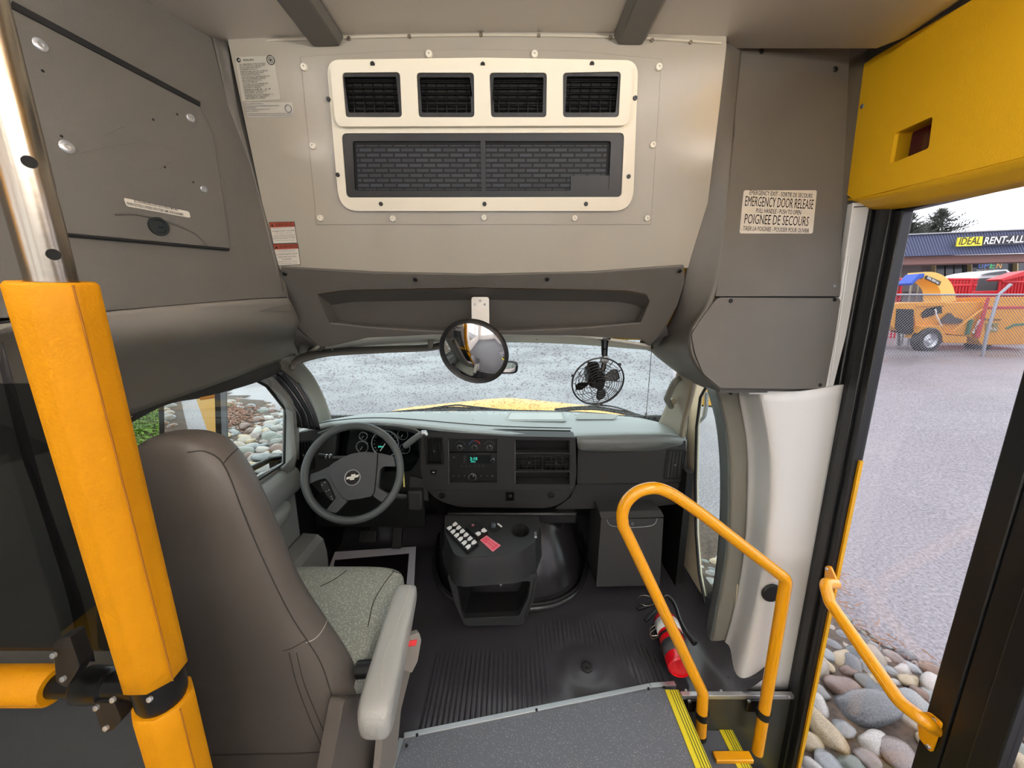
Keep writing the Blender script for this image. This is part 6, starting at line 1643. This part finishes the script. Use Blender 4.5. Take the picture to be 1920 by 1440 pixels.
MB().tube([P(1211, 785, Y=2.45), P(1217, 715, Y=2.42), P(1223, 640, Y=2.40)], .0022, 8).build('whip', black_plastic, an_)
MB().tube([P(1210, 792, Y=2.45), P(1211, 775, Y=2.45)], .007, 10).build('base', black_plastic, an_)

# ---- outer body sides (seen in the driver's mirror)
bs = thing('bus_body_side', (-1.15, -1, .5), 'yellow outer side of the bus behind the driver window', 'body panel')
SP = Plane((-1.125, 0, 0), (-1, 0, 0))
s2 = lambda y, z: SP.uv((-1.12, y, z))
MB().prism([s2(.60, -.35), s2(-5.5, -.35), s2(-5.5, 2.2), s2(.60, 2.2)], SP, -.012, 0, [[s2(-.6, .62), s2(-1.7, .62), s2(-1.7, 1.62), s2(-.6, 1.62)], [s2(-1.85, .62), s2(-2.95, .62), s2(-2.95, 1.62), s2(-1.85, 1.62)]]).build('side_panel', yellow_body, bs)
MB().prism([s2(.62, -.35), s2(.60, -.35), s2(.60, 2.2), s2(.62, 2.2)], SP, -.012, .006).build('white_edge', white_paint, bs)
MB().prism([s2(1.7, -.35), s2(.62, -.35), s2(.62, .58), s2(1.7, .58)], SP, -.06, -.02).build('door_skin', yellow_body, bs)
rfm = MB().box((0, -1.1, 2.15), (2.3, 5.2, .06)).build('roof', white_paint); tag(rfm, 'white roof skin of the bus', 'roof', kind='structure')

# ---- driver's outside mirror
em2 = thing('side_mirror', (-1.31, 1.55, .8), 'tall black exterior mirror outside the driver window, reflecting the yellow bus side', 'mirror')
an2 = radians(21.0)
MI = Plane((-1.29, 1.50, .88), (sin(an2), -cos(an2), -.02))
cc = [MI.px([p])[0] for p in ((305, 700), (402, 690), (408, 920), (312, 930))]
MB().prism(rnd(cc, .02), MI, .0, .001).build('mirror_glass', mirror_mat, em2)
cc2 = [MI.px([p])[0] for p in ((295, 690), (412, 680), (420, 930), (306, 942))]
MB().prism(rnd(cc2, .025), MI, -.07, .006, [rnd(cc, .018)]).build('housing', black_gloss, em2, bevel=.008)
MB().prism(rnd(cc2, .025), MI, -.08, -.06).build('housing_back', black_plastic, em2)
mb = MB(); mb.tube([P(425, 898, Y=1.56), P(470, 880, Y=1.60), P(505, 862, Y=1.66), P(530, 858, Y=1.72)], .014, 12); mb.build('arm', black_gloss, em2)
MB().box(P(519, 866, Y=1.72), (.05, .05, .075)).build('arm_bracket', black_gloss, em2, bevel=.006)
# ---- passenger outside mirror
pm2 = thing('passenger_side_mirror', P(1325, 745, Y=2.3), 'yellow-backed exterior mirror with a grey bent arm outside the passenger window', 'mirror')
PM = Plane(P(1325, 745, Y=2.3), (-.2, -1, 0))
MB().prism(rnd(PM.px([(1306, 705), (1352, 705), (1352, 763), (1307, 759)]), .01), PM, -.05, 0).build('housing', yellow_body, pm2, bevel=.004)
MB().prism(rnd(PM.px([(1305, 758), (1352, 762), (1352, 765), (1305, 761)]), .001), PM, -.05, .003).build('lower_edge', black_plastic, pm2)
MB().tube(fillet([P(1324, 735, Y=2.25), P(1324, 760, Y=2.25), P(1320, 780, Y=2.25), P(1300, 800, Y=2.27)], .04), .014, 12).build('arm', metal_grey, pm2)

# ---- fence and yard beyond the entry door
def Z5(x, y): return (1640 + x / 4.8, 380 + y / 4.8)
FY = 9.7
fn = thing('chain_link_fence', (13, FY, 0), 'grey chain-link fence with posts in front of the yellow wood chipper', 'fence')
FP = Plane((13, FY, 1), (0, -1, 0))
ztop_, zbot = FP.hit(*Z5(700, 828)).z, FP.hit(*Z5(700, 1395)).z
x0, x1 = 6.5, 17
MB().tube([Vector((x0, FY, ztop_)), Vector((x1, FY, ztop_))], .022, 8).build('top_rail', mat('galvanised', srgb(150, 150, 156), .4, metal=.5), fn)
mb = MB(); s_ = .075; H_ = ztop_ - zbot
n = int((x1 - x0) / s_)
for k in range(-int(H_ / s_), n):
    for sg in (1, -1):
        xa = x0 + k * s_; xb = xa + H_
        za, zb = (zbot, ztop_) if sg == 1 else (ztop_, zbot)
        if xa < x0: f_ = (x0 - xa) / H_; za = za + (zb - za) * f_; xa = x0
        if xb > x1: f_ = (xb - x1) / (xb - xa); zb = zb - (zb - za) * f_; xb = x1
        if xb > xa: mb.tube([Vector((xa, FY + sg * .004, za)), Vector((xb, FY + sg * .004, zb))], .0045, 3, cap=False)
mb.build('wire_mesh', mat('galvanised', (0, 0, 0, 1)), fn)
for pts in ([(965, 1400), (1010, 1180), (1115, 830), (1225, 735)], ):
    q = [FP.hit(*Z5(*p)) for p in pts]; MB().tube(q, .035, 10).build('post', mat('galvanised', (0, 0, 0, 1)), fn)
for xx in (16.6,): MB().tube([Vector((xx, FY, zbot - .1)), Vector((xx, FY, ztop_ + .1))], .03, 10).build('post', mat('galvanised', (0, 0, 0, 1)), fn)

chip_y = mat('machine_yellow', srgb(222, 150, 20), .4, var=.08)
def plate(name, pts, Y0, Y1, m_, par, r=.0, bev=.01):
    pl = Plane((13, Y0, 1), (0, -1, 0)); q = pl.px([Z5(*p) for p in pts])
    return MB().prism(rnd(q, r) if r else q, pl, -(Y1 - Y0), 0).build(name, m_, par, bevel=bev)
CY = 11.0
ch = thing('wood_chipper', (13, CY, 0), 'yellow wood chipper with a curved discharge chute and blue flap, behind the fence', 'wood chipper')
plate('engine_frame', [(145, 915), (210, 905), (640, 895), (640, 930), (370, 935), (340, 1165), (185, 1150), (140, 1100)], CY, CY + 1.3, chip_y, ch)
plate('radiator_grille', [(205, 955), (355, 960), (350, 1190), (225, 1170), (190, 1130)], CY - .03, CY + .2, black_matte, ch)
plate('engine_side', [(360, 930), (620, 905), (985, 892), (960, 965), (905, 1235), (830, 1200), (640, 1180), (590, 1100), (430, 1105), (365, 1160)], CY + .05, CY + 1.2, chip_y, ch)
plate('engine_opening', [(425, 1000), (470, 955), (600, 930), (610, 990), (540, 1010), (440, 1040)], CY + .02, CY + .1, black_matte, ch, .02)
plate('drum_housing', [(600, 1060), (680, 990), (720, 1030), (790, 1050), (790, 1085), (700, 1090), (610, 1085)], CY - .02, CY + .1, mat('machine_grey', srgb(70, 60, 54), .6), ch, .02)
plate('fender', [(365, 1222), (430, 1112), (592, 1104), (640, 1190), (830, 1205), (830, 1265), (620, 1262), (578, 1150), (452, 1146), (402, 1212)], CY - .18, CY + .15, chip_y, ch)
plate('infeed_box', [(1005, 852), (1500, 846), (1500, 1275), (965, 1280), (930, 1230)], CY - .05, CY + 1.3, chip_y, ch)
plate('red_stripe', [(1015, 852), (1040, 852), (945, 1220), (905, 1210)], CY - .07, CY - .04, mat('machine_red', srgb(190, 30, 44), .5), ch)
plate('red_stripe', [(1030, 935), (1500, 930), (1500, 955), (1025, 958)], CY - .07, CY - .04, mat('machine_red', (0, 0, 0, 1)), ch)
plate('green_stripe', [(870, 1050), (895, 1050), (855, 1190), (830, 1190)], CY - .02, CY + .06, mat('machine_green', srgb(50, 110, 76), .5), ch)
plate('green_stripe', [(1180, 1130), (1260, 1090), (1420, 1080), (1420, 1100), (1260, 1112), (1200, 1140)], CY - .07, CY - .04, mat('machine_green', (0, 0, 0, 1)), ch)
plate('rental_sign', [(1000, 1080), (1115, 1080), (1110, 1165), (1000, 1165)], CY - .07, CY - .04, mat('sign_olive', srgb(150, 130, 60), .5), ch)
pl = Plane((13, CY - .08, 1), (0, -1, 0)); mb = MB()
kk_ = (pl.hit(1900, 600).x - pl.hit(1890, 600).x) / 10
put_text(mb, 'Vermeer', pl, pl.px([Z5(1065, 1052)])[0], 5 * kk_, .0, width=34 * kk_, bold=.03)
put_text(mb, 'IDEAL', pl, pl.px([Z5(1045, 1105)])[0], 4 * kk_, .0, width=14 * kk_)
mb.build('lettering', ink, ch, smooth=0)
mb = MB(); put_text(mb, 'RENT-ALL', pl, pl.px([Z5(1055, 1140)])[0], 5 * kk_, .0, width=20 * kk_, bold=.03)
put_text(mb, 'BC1500', pl, pl.px([Z5(895, 1110)])[0], 4.5 * kk_, .06, width=26 * kk_, ang=1.3, bold=.03); mb.build('lettering', white_paint, ch, smooth=0)
CC = Plane((13, CY + .5, 1), (0, -1, 0))
ctr = [CC.hit(*Z5(*p)) for p in ((665, 900), (662, 840), (640, 760), (590, 700), (520, 665), (445, 655))]
ctr = cr(ctr, 5); rows = []
for i, p in enumerate(ctr):
    t_ = (ctr[min(i + 1, len(ctr) - 1)] - ctr[max(i - 1, 0)]).normalized(); n_ = Vector((t_.z, 0, -t_.x)); w2 = .22 - .12 * i / (len(ctr) - 1)
    rows.append([p + n_ * w2, p + n_ * w2 + Vector((0, .5, 0)), p - n_ * w2 + Vector((0, .5, 0)), p - n_ * w2])
MB().grid(rows, closed=True, capends=True).build('chute', mat('chute_yellow', srgb(224, 186, 96), .4), ch, smooth=30)
plate('chute_flap', [(325, 725), (405, 640), (450, 636), (448, 672), (395, 690), (332, 745)], CY + .5, CY + .9, mat('flap_blue', srgb(34, 80, 180), .4), ch)
plate('chute_sign', [(470, 655), (600, 710), (585, 745), (455, 685)], CY + .46, CY + .49, mat('sign_dark', srgb(60, 54, 44), .5), ch, bev=0)
mb = MB(); pl2 = Plane((13, CY + .45, 1), (0, -1, 0)); put_text(mb, 'IDEAL RENT-ALL', pl2, pl2.px([Z5(527, 700)])[0], 4 * kk_, 0, width=27 * kk_, ang=-.42, bold=.03); mb.build('lettering', white_paint, ch, smooth=0)
def wheel(cx, cy, r, Y0, par):
    pl = Plane((13, Y0, 1), (0, -1, 0)); c = pl.hit(*Z5(cx, cy)); e = pl.hit(*Z5(cx + r, cy)); R_ = e.x - c.x
    t_ = MB().lathe([(R_ * .58, 0), (R_ * .9, -.0), (R_, -.04), (R_, -.22), (R_ * .9, -.26), (R_ * .4, -.26)], c, (0, -1, 0), 32, cap=False).build('tyre', black_rubber, par)
    MB().lathe([(0, -.03), (R_ * .2, -.02), (R_ * .3, -.05), (R_ * .5, -.06), (R_ * .6, -.01), (R_ * .62, -.03)], c, (0, -1, 0), 28, cap=False).build('wheel_rim', silver_pl, t_)
wheel(505, 1240, 112, CY - .28, ch); wheel(985, 1240, 104, CY + .5, ch)
MB().tube([CC.hit(*Z5(215, 1160)), CC.hit(*Z5(215, 1290))], .04, 8).build('jack_stand', metal_grey, ch)
MB().tube([Plane((13, CY - .03, 1), (0, -1, 0)).hit(*Z5(*p)) for p in ((545, 960), (560, 1030), (605, 1110))], .02, 8).build('hose', white_paint, ch)
MB().tube([Plane((13, CY - .1, 1), (0, -1, 0)).hit(*Z5(*p)) for p in ((700, 1165), (830, 1060), (970, 960))], .025, 8).build('brace', chip_y, ch)
# trailer and mower-like machine behind (dark cage)
cg = thing('black_machine', (11, 13, 0), 'dark caged machine standing behind the chipper, left of its chute', 'machine')
MB().grid([[Plane((12, 12.6 + k, 1), (0, -1, 0)).hit(*Z5(a, b)) for a, b in ((230, 900), (260, 800), (330, 745), (470, 735), (560, 780), (580, 900))] for k in (0, .8)]).build('shell', mat('machine_dark', srgb(60, 60, 62), .5), cg, solid=.03)
for a in (330, 390, 450, 510): MB().tube([Plane((12, 12.5, 1), (0, -1, 0)).hit(*Z5(a, 745)), Vector((Plane((12, 12.5, 1), (0, -1, 0)).hit(*Z5(a - 10, 900)).x, 12.5, -.05))], .03, 6).build('bar', metal_grey, cg)
red = mat('lift_red', srgb(200, 28, 40), .45)
def red_machine(x0_, x1_, Y0, lab, seed, top=690, bot=890):
    rr_ = random.Random(seed)
    t = thing('scissor_lift', Plane((13, Y0, 1), (0, -1, 0)).hit(*Z5(x0_, bot)), lab, 'lift')
    pl = Plane((13, Y0, 1), (0, -1, 0))
    f = lambda a, b: pl.hit(*Z5(a, b))
    for yy in (top, top + 55, bot - 60): MB().tube([f(x0_, yy), f(x1_, yy)], .045, 8).build('rail', red, t)
    nn = max(2, int((x1_ - x0_) / 26))
    for k in range(nn + 1):
        a = x0_ + (x1_ - x0_) * k / nn; MB().tube([f(a, top), Vector((f(a, bot).x, Y0, -.05))], .035, 6).build('post', red, t)
    MB().box((f(x0_, bot) + f(x1_, bot)) / 2 + Vector((0, .5, .1)), ((f(x1_, bot) - f(x0_, bot)).x * .97, .9, .55)).build('base', red, t, bevel=.02)
    MB().box((f(x0_ + 40, top + 60) + f(x1_ - 20, top + 60)) / 2 + Vector((0, .6, -.15)), (.7, .6, .7)).build('control_unit', mat('machine_dark', (0, 0, 0, 1)), t, bevel=.03)
red_machine(660, 860, 14.0, 'red scissor lift just right of the chipper chute', 1)
red_machine(880, 1120, 15.4, 'red scissor lift in the middle of the row behind the fence', 2)
red_machine(1140, 1420, 13.6, 'red lift at the right end of the row behind the fence', 3, 660)
red_machine(180, 245, 14.6, 'red lift at the left end of the row, cut by the door frame', 4)
bo = thing('red_boom', Plane((13, 14, 1), (0, -1, 0)).hit(*Z5(1250, 660)), 'red sloping boom arm above the lifts at the right', 'boom')
plate('arm', [(1130, 690), (1344, 618), (1500, 600), (1500, 655), (1344, 660), (1150, 705)], 13.0, 13.4, red, bo)

# ---- shop building
BY = 19.5
bd = thing('shop_building', (28, BY, 2), 'low shop with a blue corrugated fascia, brown soffit and dark windows', 'building')
nav = mat('blue_corrugated_metal', srgb(72, 80, 110), .5)
BP2 = Plane((28, BY, 1), (0, -1, 0)); B = lambda a, b, off=0: BP2.hit(*Z5(a, b), off)
rows = []; a_ = [B(230, 292), B(1800, 222)]; c_ = [B(225, 486), B(1800, 440)]
nseg = 240; top_r, bot_r = [], []
for k in range(nseg + 1):
    t = k / nseg; w_ = Vector((0, -.05 * (1 if k % 4 in (1, 2) else 0), 0))
    top_r.append(a_[0].lerp(a_[1], t) + w_ + Vector((0, .35, 0))); bot_r.append(c_[0].lerp(c_[1], t) + w_)
MB().grid([top_r, bot_r]).build('fascia', nav, bd, smooth=0, solid=.05)
plate('soffit', [(225, 486), (1800, 446), (1800, 520), (225, 560)], BY + .4, BY + 1.4, mat('soffit_brown', srgb(150, 112, 104), .7), bd)
plate('wall', [(150, 480), (1800, 460), (1800, 900), (150, 900)], BY + 3, BY + 3.3, mat('shop_wall', srgb(120, 108, 104), .7), bd)
for x in (560, 640, 720, 800):
    pn = plate('window', [(x, 540), (x + 66, 538), (x + 66, 690), (x, 690)], BY + 2.9, BY + 3, mat('shop_glass', srgb(50, 54, 60), .1), bd, bev=0)
plate('window', [(880, 530), (1280, 525), (1280, 690), (880, 690)], BY + 2.9, BY + 3, mat('shop_glass', (0, 0, 0, 1)), bd, bev=0)
plate('window', [(1290, 525), (1600, 520), (1600, 690), (1290, 690)], BY + 2.9, BY + 3, mat('shop_glass', (0, 0, 0, 1)), bd, bev=0)
for x in (545, 870, 1283): plate('window_frame', [(x, 530), (x + 10, 530), (x + 10, 700), (x, 700)], BY + 2.7, BY + 2.9, mat('frame_tan', srgb(190, 170, 120), .5), bd, bev=0)
plate('roof_edge', [(225, 284), (1800, 214), (1800, 224), (225, 296)], BY + .2, BY + 6, metal_grey, bd)
plate('lower_wall', [(240, 560), (420, 560), (420, 800), (240, 800)], BY + 2.6, BY + 2.9, mat('shop_wall', (0, 0, 0, 1)), bd)
sg = thing('shop_sign', B(1000, 350), 'long shop sign, yellow then black, reading IDEAL RENT-ALL on the blue fascia', 'sign')
SGP = Plane((28, BY - .2, 1), (0, -1, 0)); s_px = lambda pts: SGP.px([Z5(*p) for p in pts])
MB().prism(s_px([(755, 314), (975, 303), (965, 386), (740, 394)]), SGP, -.06, .0).build('yellow_panel', mat('sign_yellow', srgb(240, 226, 60), .5), sg)
MB().prism(s_px([(975, 301), (1420, 281), (1412, 366), (963, 388)]), SGP, -.06, -.01).build('black_panel', mat('sign_black', srgb(52, 52, 58), .5), sg)
ksg = (SGP.hit(1900, 450).x - SGP.hit(1890, 450).x) / 10
mb = MB(); put_text(mb, 'IDEAL', SGP, s_px([(855, 348)])[0], 13.5 * ksg, .02, width=40 * ksg, ang=.045, bold=.0, shear=.15); mb.build('lettering', ink, sg, smooth=0)
mb = MB(); put_text(mb, 'RENT-ALL', SGP, s_px([(1160, 338)])[0], 12.5 * ksg, .02, width=74 * ksg, ang=.045, bold=.03, shear=.15); mb.build('lettering', white_paint, sg, smooth=0)
op = thing('open_sign', B(1040, 560), 'window sign with OPEN in coloured letters over small white words', 'sign')
OP = Plane((28, BY + 2.6, 1), (0, -1, 0)); ko = (OP.hit(1900, 450).x - OP.hit(1890, 450).x) / 10
for s, x, c in (('O', 955, (70, 90, 190)), ('P', 1010, (80, 120, 200)), ('E', 1062, (60, 190, 110)), ('N', 1120, (225, 160, 70))):
    mb = MB(); put_text(mb, s, OP, OP.px([Z5(x, 568)])[0], 10.5 * ko, 0, width=9 * ko); mb.build('letter', mat('neon_%s' % s.lower(), srgb(*c), .5, emit=srgb(*c), estr=.7), op, smooth=0)
mb = MB(); put_text(mb, 'WALK-INS WELCOME', OP, OP.px([Z5(1015, 612)])[0], 4 * ko, 0, width=42 * ko, bold=.03); mb.build('lettering', white_paint, op, smooth=0)
# parked pale car roof beyond
vc = thing('parked_car', Plane((20, 16.5, 1), (0, -1, 0)).hit(*Z5(1080, 660)), 'pale car roof showing above the red lifts', 'car')
plate('body', [(905, 690), (960, 640), (1040, 620), (1190, 600), (1240, 640), (1300, 690)], 16.2, 17.5, mat('car_white', srgb(214, 216, 216), .3), vc, .05)
plate('window', [(985, 650), (1045, 630), (1180, 612), (1215, 645)], 16.1, 16.2, mat('shop_glass', (0, 0, 0, 1)), vc, .03)

# ---- conifers beyond the shop
fir = mat('fir_green', srgb(92, 98, 88), .8); barkm = mat('fir_bark', srgb(84, 72, 62), .9)
def conifer(a, b_top, b_base, Y0, lab, seed, wd):
    rr_ = random.Random(seed); pl = Plane((28, Y0, 1), (0, -1, 0)); top_ = pl.hit(*Z5(a, b_top)); base = pl.hit(*Z5(a, b_base)); H = top_.z - base.z
    t = thing('conifer', base, lab, 'tree', 'conifers beyond the shop')
    MB().tube([Vector((base.x, base.y, -.2)), top_], .1, 8, rr=[.25, .03]).build('trunk', barkm, t)
    mb = MB()
    for k in range(150):
        f = rr_.random() ** .8; z = top_.z - f * H * 1.2; L = (.12 + f) * wd * rr_.uniform(.5, 1.1); an = rr_.uniform(0, 6.3)
        p0_ = Vector((top_.x, top_.y, z)); dx = Vector((cos(an), sin(an), rr_.uniform(-.1, .35)))
        for j in range(9):
            q = p0_ + dx * L * (j + 1) / 9; q.z += .10 * sin(j)
            for sgn in (-1, 1):
                sd_ = Vector((-sin(an), cos(an), 0)) * sgn * .26 * (1.1 - j / 9) * L * .6
                mb.add([q, q + sd_ + Vector((0, 0, -.10)), q + sd_ * .7 + dx * .16 + Vector((0, 0, .05)), q + dx * .12], [(0, 1, 2, 3)])
    mb.build('foliage', fir, t, smooth=0)
conifer(610, 50, 260, 42, 'tall thin conifer standing over the middle of the shop roof', 1, 2.5)
conifer(322, 95, 290, 38, 'loose conifer over the left end of the shop roof beside the door frame', 2, 2.1)
